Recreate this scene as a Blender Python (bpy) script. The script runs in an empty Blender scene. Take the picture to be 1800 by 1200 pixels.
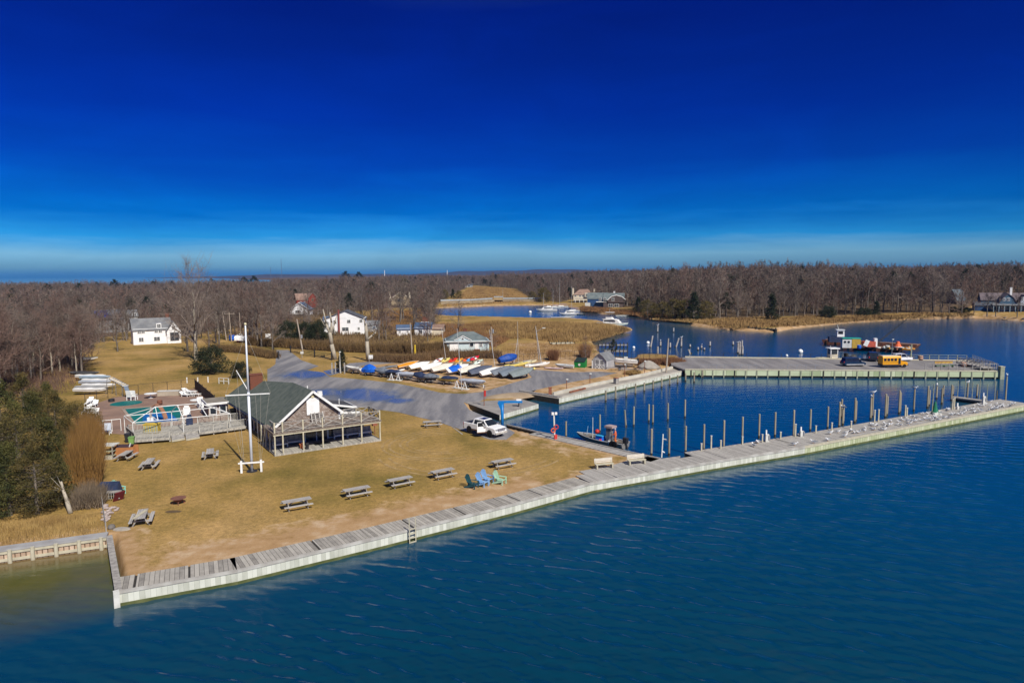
import bpy, bmesh, math, random
import numpy as np
from mathutils import Vector, Matrix, Euler
from mathutils.geometry import tessellate_polygon
S = bpy.context.scene
COL = S.collection
RAD = math.radians
PI = math.pi
# ------------------------------------------------------------------ camera
F = 1200.0; CXP = 900.0; CYP = 600.0; CZ = 20.85
PITCH = math.atan(120 / 1200.0); ROLL = 0.007
_U = Vector((0, math.sin(PITCH), math.cos(PITCH))); _W = Vector((0, math.cos(PITCH), -math.sin(PITCH))); _R = Vector((1, 0, 0))
_cr, _sr = math.cos(ROLL), math.sin(ROLL)
camr = _R * _cr - _U * _sr
camu = _U * _cr + _R * _sr
cam = bpy.data.cameras.new('camera')
camo = bpy.data.objects.new('camera', cam)
COL.objects.link(camo)
camo.matrix_world = Matrix(((camr.x, camu.x, -_W.x, 0), (camr.y, camu.y, -_W.y, 0), (camr.z, camu.z, -_W.z, CZ), (0, 0, 0, 1)))
cam.lens = 24.0; cam.sensor_width = 36.0; cam.clip_start = 0.5; cam.clip_end = 40000
S.camera = camo
O = Vector((0, 0, CZ))
ZL = 0.85      # height of the club's lawn and yard above the water
def ray(X, Y):
 a = (X - CXP) / F; b = -(Y - CYP) / F
 return _W + camr * a + camu * b
def P(X, Y, z=ZL):
 """where the photograph's pixel (1800 px wide) meets the level z"""
 d = ray(X, Y); t = (z - CZ) / d.z
 return O + d * t
def ppm(p):
 """pixels per metre at a point"""
 return F / ((Vector(p) - O).dot(_W))
# ------------------------------------------------------------------ light
SUN_EL = 43.5; SUN_DIR = Vector((0.534, -0.845))
sun_az = math.atan2(SUN_DIR.x, SUN_DIR.y)
world = bpy.data.worlds.new('World'); S.world = world; world.use_nodes = True
wn = world.node_tree.nodes; wl = world.node_tree.links
sky = wn.new('ShaderNodeTexSky'); sky.sky_type = 'NISHITA'; sky.sun_disc = False
sky.sun_elevation = RAD(SUN_EL); sky.sun_rotation = sun_az
tc = wn.new('ShaderNodeTexCoord'); sep = wn.new('ShaderNodeSeparateXYZ'); wl.new(tc.outputs['Generated'], sep.inputs[0])
mp = wn.new('ShaderNodeMapping'); mp.inputs['Scale'].default_value = (1.6, 1.6, 16); wl.new(tc.outputs['Generated'], mp.inputs[0])
mp.inputs['Rotation'].default_value = (0.12, 0.1, 0)
nz = wn.new('ShaderNodeTexNoise'); nz.inputs['Scale'].default_value = 2.2; nz.inputs['Detail'].default_value = 6; nz.inputs['Roughness'].default_value = 0.55; wl.new(mp.outputs[0], nz.inputs[0])
m1 = wn.new('ShaderNodeMath'); m1.operation = 'MULTIPLY_ADD'; m1.inputs[1].default_value = -0.065; m1.inputs[2].default_value = 0.0325; wl.new(nz.outputs[0], m1.inputs[0])
ms = wn.new('ShaderNodeMath'); ms.operation = 'MULTIPLY'; ms.use_clamp = True; ms.inputs[1].default_value = 13; wl.new(sep.outputs[2], ms.inputs[0])
m1b = wn.new('ShaderNodeMath'); m1b.operation = 'MULTIPLY'; wl.new(m1.outputs[0], m1b.inputs[0]); wl.new(ms.outputs[0], m1b.inputs[1])
m2 = wn.new('ShaderNodeMath'); m2.operation = 'ADD'; wl.new(sep.outputs[2], m2.inputs[0]); wl.new(m1b.outputs[0], m2.inputs[1])
m3 = wn.new('ShaderNodeMath'); m3.operation = 'MULTIPLY'; m3.inputs[1].default_value = 2.0; m3.use_clamp = True; wl.new(m2.outputs[0], m3.inputs[0])
rp = wn.new('ShaderNodeValToRGB'); wl.new(m3.outputs[0], rp.inputs[0])
SKYRAMP = [(0.0, (0.10, 0.44, 1.12)), (0.02, (0.26, 0.62, 1.2)), (0.055, (0.31, 0.69, 1.28)), (0.095, (0.035, 0.41, 1.1)), (0.17, (0.001, 0.21, 0.78)), (0.30, (0.0005, 0.105, 0.63)),
           (0.44, (0.0005, 0.068, 0.56)), (0.70, (0.002, 0.042, 0.43)), (0.84, (0.07, 0.13, 0.44)), (1.0, (0.46, 0.52, 0.66))]
while len(rp.color_ramp.elements) < len(SKYRAMP):
 rp.color_ramp.elements.new(0.5)
for e, (p, c) in zip(rp.color_ramp.elements, SKYRAMP):
 e.position = p; e.color = (*c, 1)
mx = wn.new('ShaderNodeMix'); mx.data_type = 'RGBA'; mx.blend_type = 'MULTIPLY'; mx.inputs[0].default_value = 1.0
wl.new(sky.outputs[0], mx.inputs[6]); wl.new(rp.outputs[0], mx.inputs[7])
mp2 = wn.new('ShaderNodeMapping'); mp2.inputs['Scale'].default_value = (1.2, 1.3, 4); mp2.inputs['Rotation'].default_value = (.28, -.22, .4); wl.new(tc.outputs['Generated'], mp2.inputs[0])
nz2 = wn.new('ShaderNodeTexNoise'); nz2.inputs['Scale'].default_value = 3.0; nz2.inputs['Detail'].default_value = 8; nz2.inputs['Roughness'].default_value = .62; nz2.inputs['Distortion'].default_value = .6; wl.new(mp2.outputs[0], nz2.inputs[0])
mr2 = wn.new('ShaderNodeMapRange'); mr2.inputs[1].default_value = .42; mr2.inputs[2].default_value = .80; mr2.inputs[3].default_value = .98; mr2.inputs[4].default_value = 1.17; wl.new(nz2.outputs[0], mr2.inputs[0])
vm = wn.new('ShaderNodeVectorMath'); vm.operation = 'SCALE'; wl.new(mx.outputs[2], vm.inputs[0]); wl.new(mr2.outputs[0], vm.inputs['Scale'])
bg = wn['Background']; bg.inputs[1].default_value = 0.1
wl.new(vm.outputs[0], bg.inputs[0])
sl = bpy.data.lights.new('sun', 'SUN'); sl.energy = 5.0; sl.angle = RAD(0.5); sl.color = (1.0, 0.94, 0.84)
so = bpy.data.objects.new('sun', sl); COL.objects.link(so)
sv = Vector((SUN_DIR.x * math.cos(RAD(SUN_EL)), SUN_DIR.y * math.cos(RAD(SUN_EL)), math.sin(RAD(SUN_EL))))
so.rotation_euler = sv.to_track_quat('Z', 'Y').to_euler(); so.location = (60, -80, 120)
S.view_settings.view_transform = 'Standard'; S.view_settings.look = 'None'
S.view_settings.exposure = 0.12; S.view_settings.gamma = 1.0; S.view_settings.use_curve_mapping = False
S.cycles.max_bounces = 5; S.cycles.diffuse_bounces = 4; S.cycles.glossy_bounces = 2; S.cycles.transmission_bounces = 2; S.cycles.volume_bounces = 0; S.cycles.transparent_max_bounces = 4
S.cycles.use_denoising = True
# ------------------------------------------------------------------ materials
MATS = {}
def mat(name, col, col2=None, scale=1.0, rough=0.75, bump=0.0, bscale=None, metal=0.0, stretch=(1, 1, 1), detail=4, spec=0.3, mid=(0.35, 0.65), rand=0.0):
 """a Principled material whose colour wanders between two tones by noise"""
 if name in MATS: return MATS[name]
 m = bpy.data.materials.new(name); m.use_nodes = True
 n = m.node_tree.nodes; l = m.node_tree.links; b = n['Principled BSDF']
 b.inputs['Roughness'].default_value = rough; b.inputs['Metallic'].default_value = metal
 b.inputs['Specular IOR Level'].default_value = spec
 if col2 is None: col2 = tuple(c * 0.8 for c in col)
 t = n.new('ShaderNodeTexCoord'); g = n.new('ShaderNodeMapping'); g.inputs['Scale'].default_value = stretch
 l.new(t.outputs['Object'], g.inputs[0])
 z = n.new('ShaderNodeTexNoise'); z.inputs['Scale'].default_value = scale; z.inputs['Detail'].default_value = detail
 l.new(g.outputs[0], z.inputs[0])
 r = n.new('ShaderNodeValToRGB'); r.color_ramp.elements[0].position = mid[0]; r.color_ramp.elements[1].position = mid[1]
 r.color_ramp.elements[0].color = (*col, 1); r.color_ramp.elements[1].color = (*col2, 1)
 l.new(z.outputs[0], r.inputs[0])
 out = r.outputs[0]
 if rand:
  oi = n.new('ShaderNodeObjectInfo'); hs = n.new('ShaderNodeHueSaturation')
  ma = n.new('ShaderNodeMath'); ma.operation = 'MULTIPLY_ADD'; ma.inputs[1].default_value = rand; ma.inputs[2].default_value = 1 - rand / 2
  l.new(oi.outputs['Random'], ma.inputs[0]); l.new(ma.outputs[0], hs.inputs['Value']); l.new(out, hs.inputs['Color']); out = hs.outputs[0]
 l.new(out, b.inputs['Base Color'])
 if bump:
  z2 = n.new('ShaderNodeTexNoise'); z2.inputs['Scale'].default_value = bscale or scale * 6; z2.inputs['Detail'].default_value = 3
  l.new(g.outputs[0], z2.inputs[0])
  bp = n.new('ShaderNodeBump'); bp.inputs['Strength'].default_value = bump; bp.inputs['Distance'].default_value = 0.05
  l.new(z2.outputs[0], bp.inputs['Height']); l.new(bp.outputs[0], b.inputs['Normal'])
 MATS[name] = m
 return m
def plank_mat(name, c1, c2, width, axis=0, rough=0.85, gap=0.12, wear=1.5):
 """boards across one local axis: tone by board, dark gaps, streaky grain"""
 if name in MATS: return MATS[name]
 m = bpy.data.materials.new(name); m.use_nodes = True
 n = m.node_tree.nodes; l = m.node_tree.links; b = n['Principled BSDF']; b.inputs['Roughness'].default_value = rough; b.inputs['Specular IOR Level'].default_value = 0.2
 t = n.new('ShaderNodeTexCoord'); s = n.new('ShaderNodeSeparateXYZ'); l.new(t.outputs['Object'], s.inputs[0])
 d = n.new('ShaderNodeMath'); d.operation = 'DIVIDE'; d.inputs[1].default_value = width; l.new(s.outputs[axis], d.inputs[0])
 fl = n.new('ShaderNodeMath'); fl.operation = 'FLOOR'; l.new(d.outputs[0], fl.inputs[0])
 fr = n.new('ShaderNodeMath'); fr.operation = 'FRACT'; l.new(d.outputs[0], fr.inputs[0])
 wn_ = n.new('ShaderNodeTexWhiteNoise'); wn_.noise_dimensions = '1D'; l.new(fl.outputs[0], wn_.inputs['W'])
 g = n.new('ShaderNodeMapping'); sc = [1.0, 1.0, 1.0]; sc[axis] = 12.0 / max(width, .05) * .05; g.inputs['Scale'].default_value = sc; l.new(t.outputs['Object'], g.inputs[0])
 z = n.new('ShaderNodeTexNoise'); z.inputs['Scale'].default_value = wear; z.inputs['Detail'].default_value = 5; l.new(g.outputs[0], z.inputs[0])
 ad = n.new('ShaderNodeMath'); ad.operation = 'MULTIPLY_ADD'; ad.inputs[1].default_value = 0.45; l.new(wn_.outputs[0], ad.inputs[0])
 sb = n.new('ShaderNodeMath'); sb.operation = 'MULTIPLY'; sb.inputs[1].default_value = 0.75; l.new(z.outputs[0], sb.inputs[0]); l.new(sb.outputs[0], ad.inputs[2])
 r = n.new('ShaderNodeValToRGB'); r.color_ramp.elements[0].position = 0.28; r.color_ramp.elements[1].position = 0.8
 r.color_ramp.elements[0].color = (*c1, 1); r.color_ramp.elements[1].color = (*c2, 1); l.new(ad.outputs[0], r.inputs[0])
 gp = n.new('ShaderNodeMath'); gp.operation = 'LESS_THAN'; gp.inputs[1].default_value = gap; l.new(fr.outputs[0], gp.inputs[0])
 mm = n.new('ShaderNodeMix'); mm.data_type = 'RGBA'; l.new(gp.outputs[0], mm.inputs[0]); l.new(r.outputs[0], mm.inputs[6]); mm.inputs[7].default_value = tuple(c * .45 for c in c1) + (1,)
 l.new(mm.outputs[2], b.inputs['Base Color'])
 MATS[name] = m
 return m
# ------------------------------------------------------------------ mesh builder
class MB:
 def __init__(s): s.v = []; s.f = []; s.mi = []
 def _add(s, vs, fs, mi=0):
  o = len(s.v); s.v += [tuple(v) for v in vs]; s.f += [tuple(o + i for i in f) for f in fs]; s.mi += [mi] * len(fs)
  return s
 def box(s, c, d, rz=0.0, mi=0, tilt=None):
  x, y, z = d[0] / 2, d[1] / 2, d[2] / 2
  vs = [Vector((a, b, e)) for a, b, e in ((-x, -y, -z), (x, -y, -z), (x, y, -z), (-x, y, -z), (-x, -y, z), (x, -y, z), (x, y, z), (-x, y, z))]
  M = Euler((tilt[0], tilt[1], rz) if tilt else (0, 0, rz)).to_matrix()
  vs = [M @ v + Vector(c) for v in vs]
  return s._add(vs, [(0, 3, 2, 1), (4, 5, 6, 7), (0, 1, 5, 4), (1, 2, 6, 5), (2, 3, 7, 6), (3, 0, 4, 7)], mi)
 def bar(s, p, q, w, h, mi=0):
  p, q = Vector(p), Vector(q); d = (q - p).normalized()
  up = Vector((0, 0, 1)) if abs(d.z) < 0.95 else Vector((1, 0, 0))
  a = d.cross(up).normalized() * (w / 2); b = a.cross(d).normalized() * (h / 2)
  vs = [p - a - b, p + a - b, p + a + b, p - a + b, q - a - b, q + a - b, q + a + b, q - a + b]
  return s._add(vs, [(0, 1, 2, 3), (7, 6, 5, 4), (0, 4, 5, 1), (1, 5, 6, 2), (2, 6, 7, 3), (3, 7, 4, 0)], mi)
 def tube(s, p, q, r0, r1=None, n=8, mi=0, caps=True):
  r1 = r0 if r1 is None else r1
  p, q = Vector(p), Vector(q); d = (q - p)
  if d.length < 1e-6: return s
  d.normalize(); up = Vector((0, 0, 1)) if abs(d.z) < 0.9 else Vector((1, 0, 0))
  a = d.cross(up).normalized(); b = a.cross(d)
  vs = []
  for c, r in ((p, r0), (q, r1)):
   vs += [c + (a * math.cos(2 * PI * i / n) + b * math.sin(2 * PI * i / n)) * r for i in range(n)]
  fs = [(i, i + n, (i + 1) % n + n, (i + 1) % n) for i in range(n)]
  if caps: fs += [tuple(range(n)), tuple(range(2 * n - 1, n - 1, -1))]
  return s._add(vs, fs, mi)
 def path(s, pts, r, n=6, mi=0):
  for i in range(len(pts) - 1): s.tube(pts[i], pts[i + 1], r, r, n, mi)
  return s
 def lathe(s, prof, n=16, c=(0, 0, 0), mi=0, sx=1, sy=1):
  vs = []; fs = []
  for r, z in prof:
   vs += [(c[0] + r * sx * math.cos(2 * PI * i / n), c[1] + r * sy * math.sin(2 * PI * i / n), c[2] + z) for i in range(n)]
  for k in range(len(prof) - 1):
   fs += [(k * n + i, k * n + (i + 1) % n, (k + 1) * n + (i + 1) % n, (k + 1) * n + i) for i in range(n)]
  if prof[0][0] > 1e-4: fs.append(tuple(range(n - 1, -1, -1)))
  if prof[-1][0] > 1e-4: fs.append(tuple((len(prof) - 1) * n + i for i in range(n)))
  return s._add(vs, fs, mi)
 def prism(s, pts, z0, z1, mi=0, mside=None):
  pts = [Vector((p[0], p[1])) for p in pts]
  ar = sum(pts[i].x * pts[(i + 1) % len(pts)].y - pts[(i + 1) % len(pts)].x * pts[i].y for i in range(len(pts)))
  if ar < 0: pts = pts[::-1]
  n = len(pts); vs = [(p.x, p.y, z0) for p in pts] + [(p.x, p.y, z1) for p in pts]
  tri = tessellate_polygon([[Vector((p.x, p.y, 0)) for p in pts]])
  up = []
  for a, b, c in tri:
   cr = (pts[b] - pts[a]).cross(pts[c] - pts[a])
   up.append((a, b, c) if cr > 0 else (a, c, b))
  s._add(vs, [tuple(i + n for i in t) for t in up] + [t[::-1] for t in up], mi)
  o = len(s.v) - 2 * n
  sd = [(o + i, o + (i + 1) % n, o + (i + 1) % n + n, o + i + n) for i in range(n)]
  s.f += sd; s.mi += [mi if mside is None else mside] * n
  return s
 def profile(s, pts, axis, a0, a1, mi=0):
  """a closed outline in a vertical plane, extruded along x or y"""
  t = MB(); t.prism(pts, a0, a1, mi)
  for i, (u, v, w) in enumerate(t.v):
   t.v[i] = (w, u, v) if axis == 'x' else (u, w, v)
  fl = [f[::-1] for f in t.f] if axis == 'y' else t.f
  return s._add(t.v, fl, mi)
 def loft(s, rings, closed=False, cap0=True, cap1=True, mi=0):
  n = len(rings[0]); vs = [p for r in rings for p in r]; fs = []
  m = n if closed else n - 1
  for k in range(len(rings) - 1):
   fs += [(k * n + i, k * n + (i + 1) % n, (k + 1) * n + (i + 1) % n, (k + 1) * n + i) for i in range(m)]
  if cap0: fs.append(tuple(range(n - 1, -1, -1)))
  if cap1: fs.append(tuple((len(rings) - 1) * n + i for i in range(n)))
  return s._add(vs, fs, mi)
 def quad(s, a, b, c, d, mi=0): return s._add([a, b, c, d], [(0, 1, 2, 3)], mi)
 def poly(s, pts, mi=0): return s._add(pts, [tuple(range(len(pts)))], mi)
 def slab(s, pts, th, mi=0):
  """a tilted flat panel with thickness th downwards"""
  n = len(pts); lo = [(p[0], p[1], p[2] - th) for p in pts]
  return s._add(list(pts) + lo, [tuple(range(n)), tuple(range(2 * n - 1, n - 1, -1))] + [(i, i + n, (i + 1) % n + n, (i + 1) % n) for i in range(n)], mi)
 def ball(s, c, r, n=10, sz=1.0, mi=0):
  k = 6; prof = [(r * math.sin(PI * i / k) if 0 < i < k else 0.0001 * r, -r * sz * math.cos(PI * i / k)) for i in range(k + 1)]
  return s.lathe(prof, n, c, mi)
 def move(s, M):
  s.v = [tuple(M @ Vector(v)) for v in s.v]; return s
 def add(s, o, M=None, mi=None):
  vs = o.v if M is None else [tuple(M @ Vector(v)) for v in o.v]
  b = len(s.v); s.v += vs; s.f += [tuple(b + i for i in f) for f in o.f]; s.mi += o.mi if mi is None else [mi] * len(o.f)
  return s
 def mesh(s, name, mats, smooth=False, fix=True):
  me = bpy.data.meshes.new(name); me.from_pydata(s.v, [], s.f)
  for m in (mats if isinstance(mats, (list, tuple)) else [mats]): me.materials.append(m)
  me.polygons.foreach_set('material_index', s.mi)
  if fix:
   bm = bmesh.new(); bm.from_mesh(me); bmesh.ops.recalc_face_normals(bm, faces=bm.faces); bm.to_mesh(me); bm.free()
  if smooth: me.polygons.foreach_set('use_smooth', [True] * len(me.polygons))
  me.update(); return me
 def build(s, name, mats, parent=None, loc=(0, 0, 0), rz=0.0, smooth=False, fix=True):
  o = bpy.data.objects.new(name, s.mesh(name, mats, smooth, fix)); COL.objects.link(o)
  o.location = loc; o.rotation_euler = (0, 0, rz)
  if parent is not None: o.parent = parent
  return o
def np_mesh(name, verts, faces, material, smooth=False):
 """fast mesh from arrays: verts (n,3), faces (m,3|4)"""
 me = bpy.data.meshes.new(name); nv = len(verts); nf, k = faces.shape
 me.vertices.add(nv); me.vertices.foreach_set('co', np.asarray(verts, np.float32).ravel())
 me.loops.add(nf * k); me.loops.foreach_set('vertex_index', faces.astype(np.int32).ravel())
 me.polygons.add(nf); me.polygons.foreach_set('loop_start', np.arange(0, nf * k, k, dtype=np.int32))
 me.polygons.foreach_set('use_smooth', np.full(nf, smooth))
 me.materials.append(material); me.update(calc_edges=True); me.validate()
 return me
def obj(name, me, parent=None, loc=(0, 0, 0), rz=0.0):
 o = bpy.data.objects.new(name, me); COL.objects.link(o); o.location = loc; o.rotation_euler = (0, 0, rz)
 if parent is not None: o.parent = parent
 return o
def tag(o, label=None, cat=None, group=None, kind=None):
 if label: o['label'] = label
 if cat: o['category'] = cat
 if group: o['group'] = group
 if kind: o['kind'] = kind
 return o
def thing(name, label, cat, loc=(0, 0, 0), rz=0.0, group=None):
 o = bpy.data.objects.new(name, None); COL.objects.link(o); o.empty_display_size = 0.3
 o.location = loc; o.rotation_euler = (0, 0, rz)
 return tag(o, label, cat, group)
def dup(root, loc, rz=None, label=None, group=None, scale=None):
 def rec(o, par):
  c = o.copy(); COL.objects.link(c)
  if par is not None: c.parent = par
  for ch in o.children: rec(ch, c)
  return c
 r = rec(root, None); r.location = loc
 if rz is not None: r.rotation_euler = (root.rotation_euler[0], root.rotation_euler[1], rz)
 if label: r['label'] = label
 if group: r['group'] = group
 if scale: r.scale = (scale,) * 3 if not isinstance(scale, tuple) else scale
 return r
rng = random.Random(7); nr = np.random.default_rng(7)
WHITE = mat('white_paint', (0.80, 0.80, 0.78), (0.68, 0.68, 0.66), 1.5, 0.5)
OFFWHITE = mat('weathered_white', (0.62, 0.62, 0.58), (0.48, 0.48, 0.44), 2.5, 0.6)
GREYW = mat('weathered_wood', (0.36, 0.34, 0.31), (0.22, 0.205, 0.19), 3, 0.85, stretch=(1, 1, .3))
GREENW = mat('treated_timber', (0.34, 0.36, 0.25), (0.24, 0.25, 0.18), 2, 0.85)
PALEW = mat('pale_timber', (0.50, 0.46, 0.34), (0.38, 0.35, 0.26), 2, 0.8)
PILEW = mat('piling_wood', (0.36, 0.31, 0.22), (0.20, 0.175, 0.12), 1.6, 0.85, stretch=(1, 1, .25), rand=.35)
WETW = mat('wet_timber', (0.035, 0.03, 0.022), (0.06, 0.055, 0.04), 3, 0.5)
DARK = mat('dark_metal', (0.02, 0.02, 0.022), (0.035, 0.035, 0.04), 3, 0.5)
BLACK = mat('black_rubber', (0.012, 0.012, 0.013), None, 3, 0.7)
STEEL = mat('galvanised_steel', (0.42, 0.43, 0.44), (0.30, 0.31, 0.32), 3, 0.45, metal=0.6)
GLASS = mat('window_glass', (0.02, 0.026, 0.035), (0.035, 0.045, 0.06), 1.0, 0.08, spec=0.6)
RED = mat('red_paint', (0.50, 0.03, 0.025), (0.38, 0.03, 0.025), 2, 0.5)
ORANGE = mat('orange_vinyl', (0.72, 0.15, 0.05), (0.6, 0.11, 0.04), 3, 0.6)
BLUE = mat('blue_tarp', (0.012, 0.13, 0.62), (0.01, 0.09, 0.45), 2, 0.45, bump=0.3, bscale=4)
DKBLUE = mat('navy_cover', (0.03, 0.045, 0.10), (0.02, 0.03, 0.06), 2, 0.6, bump=.3, bscale=4)
GREYC = mat('grey_cover', (0.17, 0.19, 0.22), (0.11, 0.125, 0.15), 2, 0.65, bump=.3, bscale=4)
YELLOW = mat('yellow_gelcoat', (0.68, 0.56, 0.16), (0.58, 0.47, 0.13), 2, 0.4)
CREAM = mat('cream_gelcoat', (0.66, 0.60, 0.38), (0.55, 0.49, 0.30), 2, 0.4)
GEL = mat('white_gelcoat', (0.78, 0.77, 0.74), (0.64, 0.63, 0.60), 1.5, 0.35)
OCHRE = mat('orange_yellow_hull', (0.62, 0.27, 0.02), (0.5, 0.2, 0.02), 2, 0.4)
BRICK = mat('red_brick', (.19, .065, .038), (.12, .045, .028), 9, 0.9)
RUST = mat('rusty_steel', (.27, .10, .055), (.13, .055, .035), 1.2, 0.85, bump=.2)
# ================================================================== ground and water
def W2(X, Y, z=0.9):
 p = P(X, Y, z); return (p.x, p.y)
FRONT = [(204, 1042), (417, 1004), (655, 948), (895, 889), (1040, 850), (1250, 813), (1415, 786), (1800, 713)]
JF = [Vector(W2(*p)) for p in FRONT]                       # outer top edge of the bulkhead
_e = (JF[-1] - JF[-2]).normalized()
JF.append(JF[-1] + _e * 2.2)
def offs(pts, d):
 """offset polyline to its left"""
 out = []
 for i, p in enumerate(pts):
  a = (pts[i] - pts[i - 1]).normalized() if i else (pts[1] - pts[0]).normalized()
  b = (pts[i + 1] - pts[i]).normalized() if i < len(pts) - 1 else a
  t = (a + b).normalized(); nrm = Vector((-t.y, t.x)); out.append(p + nrm * (d / max(0.5, nrm.dot(Vector((-a.y, a.x))))))
 return out
CORNER = Vector(W2(1160, 806))
lawn_front = [JF[0], JF[1], JF[2], JF[3], JF[4]]
mid = offs(JF, 1.2)
wl_px_basin = [(1133, 799), (1100, 793), (1008, 772), (950, 760), (890, 746)]
wl_px_2 = [(872, 738), (846, 730), (828, 722), (835, 717), (877, 729), (942, 713), (920, 703), (932, 702)]
wl_px_3 = [(912, 690), (976, 699), (1083, 674), (1192, 649), (1203, 644), (1203, 626), (1150, 624), (1110, 624), (1106, 631), (1080, 629), (1062, 620), (1054, 606),
           (1048, 598), (1068, 592), (1100, 584), (1122, 578), (1100, 574), (1060, 564), (1000, 559), (960, 560), (900, 558), (860, 557), (800, 556), (766, 553), (764, 547),
           (775, 541), (870, 537), (948, 536), (985, 537), (1017, 546), (1050, 551), (1107, 555), (1133, 559), (1200, 565), (1212, 568), (1202, 571), (1227, 574), (1273, 579),
           (1365, 584), (1400, 577), (1450, 572), (1511, 566.5), (1622, 560.5), (1722, 559), (1800, 564), (1960, 572), (2300, 566)]
WATER = [W2(-500, 1040), W2(0, 970), W2(186, 944), W2(196, 1000), W2(203, 1032)]
WATER += [tuple(p) for p in mid[:5]] + [tuple(CORNER + Vector((-1.0, -0.6)))]
WATER += [W2(*p) for p in wl_px_basin] + [W2(*p, 0.4) for p in wl_px_2] + [W2(*p, 0.3) for p in wl_px_3]
WATER += [(520.0, 380.0), (600.0, 100.0), (400.0, -80.0), (-300.0, -80.0), (-300.0, 20.0)]
WPOLY = np.array(WATER)
def sdist(pts, poly):
 """signed distance: positive inside the polygon"""
 out = np.full(len(pts), 1e9); inside = np.zeros(len(pts), bool)
 n = len(poly)
 for i in range(n):
  a = poly[i]; b = poly[(i + 1) % n]; ab = b - a; L = (ab ** 2).sum()
  ap = pts - a; t = np.clip((ap @ ab) / max(L, 1e-9), 0, 1)
  d = ap - t[:, None] * ab; out = np.minimum(out, (d ** 2).sum(1))
  c = ((a[1] > pts[:, 1]) != (b[1] > pts[:, 1]))
  xx = (b[0] - a[0]) * (pts[:, 1] - a[1]) / (b[1] - a[1] if abs(b[1] - a[1]) > 1e-9 else 1e-9) + a[0]
  inside ^= c & (pts[:, 0] < xx)
 return np.where(inside, 1, -1) * np.sqrt(out)
FOREST = [(-500, 655), (-150, 650), (40, 655), (120, 640), (150, 606), (235, 580), (330, 592), (400, 575), (470, 568), (520, 560), (565, 556), (640, 545), (690, 541), (760, 540), (790, 524), (830, 506), (905, 512),
          (930, 525), (985, 531), (1005, 527), (1040, 535), (1110, 541), (1140, 554), (1200, 559), (1262, 559), (1330, 557), (1440, 555), (1600, 553), (1690, 554), (1722, 545), (1760, 540), (1900, 540), (2300, 545)]
FPOLY = np.array([W2(X, Y, 1.0) for X, Y in FOREST] + [(1900, 1500), (1200, 3200), (-1200, 3200), (-1900, 1500)])
MARSH = np.array([W2(*p, 1.0) for p in [(800, 578), (860, 569), (960, 570), (1060, 573), (1108, 579), (1066, 592), (1046, 598), (1000, 601), (960, 599), (930, 594), (880, 595), (840, 590)]])
MARSH2 = np.array([W2(*p, 1.0) for p in [(1140, 560), (1215, 566), (1290, 577), (1400, 572), (1520, 562), (1640, 557), (1710, 557), (1710, 555), (1600, 555), (1440, 557), (1262, 562), (1200, 561)]])
FIELD = np.array([W2(*p, 1.0) for p in [(775, 538), (830, 508), (905, 513), (948, 531), (870, 533)]])
FOREST_HUMP = 7.0
def land_z(x, y):
 """height of dry land (numpy)"""
 r = np.hypot(x, y)
 fd = np.clip((r - 420) / 500, 0, 1)
 rise = fd * fd * (3 - 2 * fd) * 3.0 * np.clip((x / np.maximum(y, 1) + .35) / .3, 0, 1)
 k = np.clip((x - 60) / 120, 0, 1) * np.clip((r - 335) / 150, 0, 1)
 hill = np.clip((x + 60) / 30, 0, 1) * np.clip((40 - x) / 30, 0, 1) * np.clip((y - 520) / 200, 0, 1) * .8
 return ZL + 0.05 * np.clip((r - 150) / 100, 0, 1) + rise + k * FOREST_HUMP + hill
def ground_z(x, y):
 a = np.array([[x, y]]); s = sdist(a, WPOLY)[0]
 z = float(land_z(np.array([x]), np.array([y]))[0])
 if s > 0: return 0.0
 w = min(max(math.hypot(x, y) * 0.012, 1.0), 8)
 t = min(1, -s / w); return -1.6 * (1 - t) + z * t if t < 1 else z
def G(X, Y):
 """where the pixel meets the modelled ground"""
 z = 1.0
 for _ in range(9):
  p = P(X, Y, z); z = .5 * z + .5 * max(ZL, ground_z(p.x, p.y))
 return P(X, Y, z)
NR, NA = 620, 520
rr = 34 * (9500 / 34.0) ** (np.arange(NR) / (NR - 1)); aa = np.radians(np.linspace(-50, 50, NA))
RR, AA = np.meshgrid(rr, aa, indexing='ij')
gx = (RR * np.sin(AA)).ravel(); gy = (RR * np.cos(AA)).ravel(); gp = np.stack([gx, gy], 1)
sd = np.full(len(gp), -1e6); near = RR.ravel() < 1200
sd[near] = sdist(gp[near], WPOLY)
wid = np.clip(RR.ravel() * 0.012, 0.9, 7)
t = np.clip(-sd / wid, 0, 1); t = t * t * (3 - 2 * t)
lz = land_z(gx, gy) + 0.3 * np.sin(gx * 0.11 + 1) * np.sin(gy * 0.07) * np.clip((RR.ravel() - 280) / 100, 0, 1)
gz = np.where(sd > 0, -1.6, -1.6 * (1 - t) + lz * t); gz = np.where((RR.ravel() > 1260) & (gx / gy < -.36 - .05 * np.sin(RR.ravel() * .002)), -1.6, gz)
idx = np.arange(NR * NA).reshape(NR, NA)
gf = np.stack([idx[:-1, :-1].ravel(), idx[:-1, 1:].ravel(), idx[1:, 1:].ravel(), idx[1:, :-1].ravel()], 1)
fs = np.full(len(gp), -1e3); fs[near] = sdist(gp[near], FPOLY); fs[~near] = 30
mk = np.maximum(np.maximum(sdist(gp, MARSH), sdist(gp, MARSH2)), sdist(gp, FIELD))
sandw = np.where(RR.ravel() < 130, 4.2, np.where(RR.ravel() < 200, 4, 9))
front_d = sdist(gp, np.array([tuple(p) for p in offs(JF[:5], -3)] + [tuple(p) for p in offs(JF[:5], 9)][::-1]))
sand = np.clip(1 - (-sd) / sandw, 0, 1) * (RR.ravel() < 700)
sand = np.maximum(sand, np.clip(front_d / 4.5, 0, 1) * 0.8)
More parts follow.
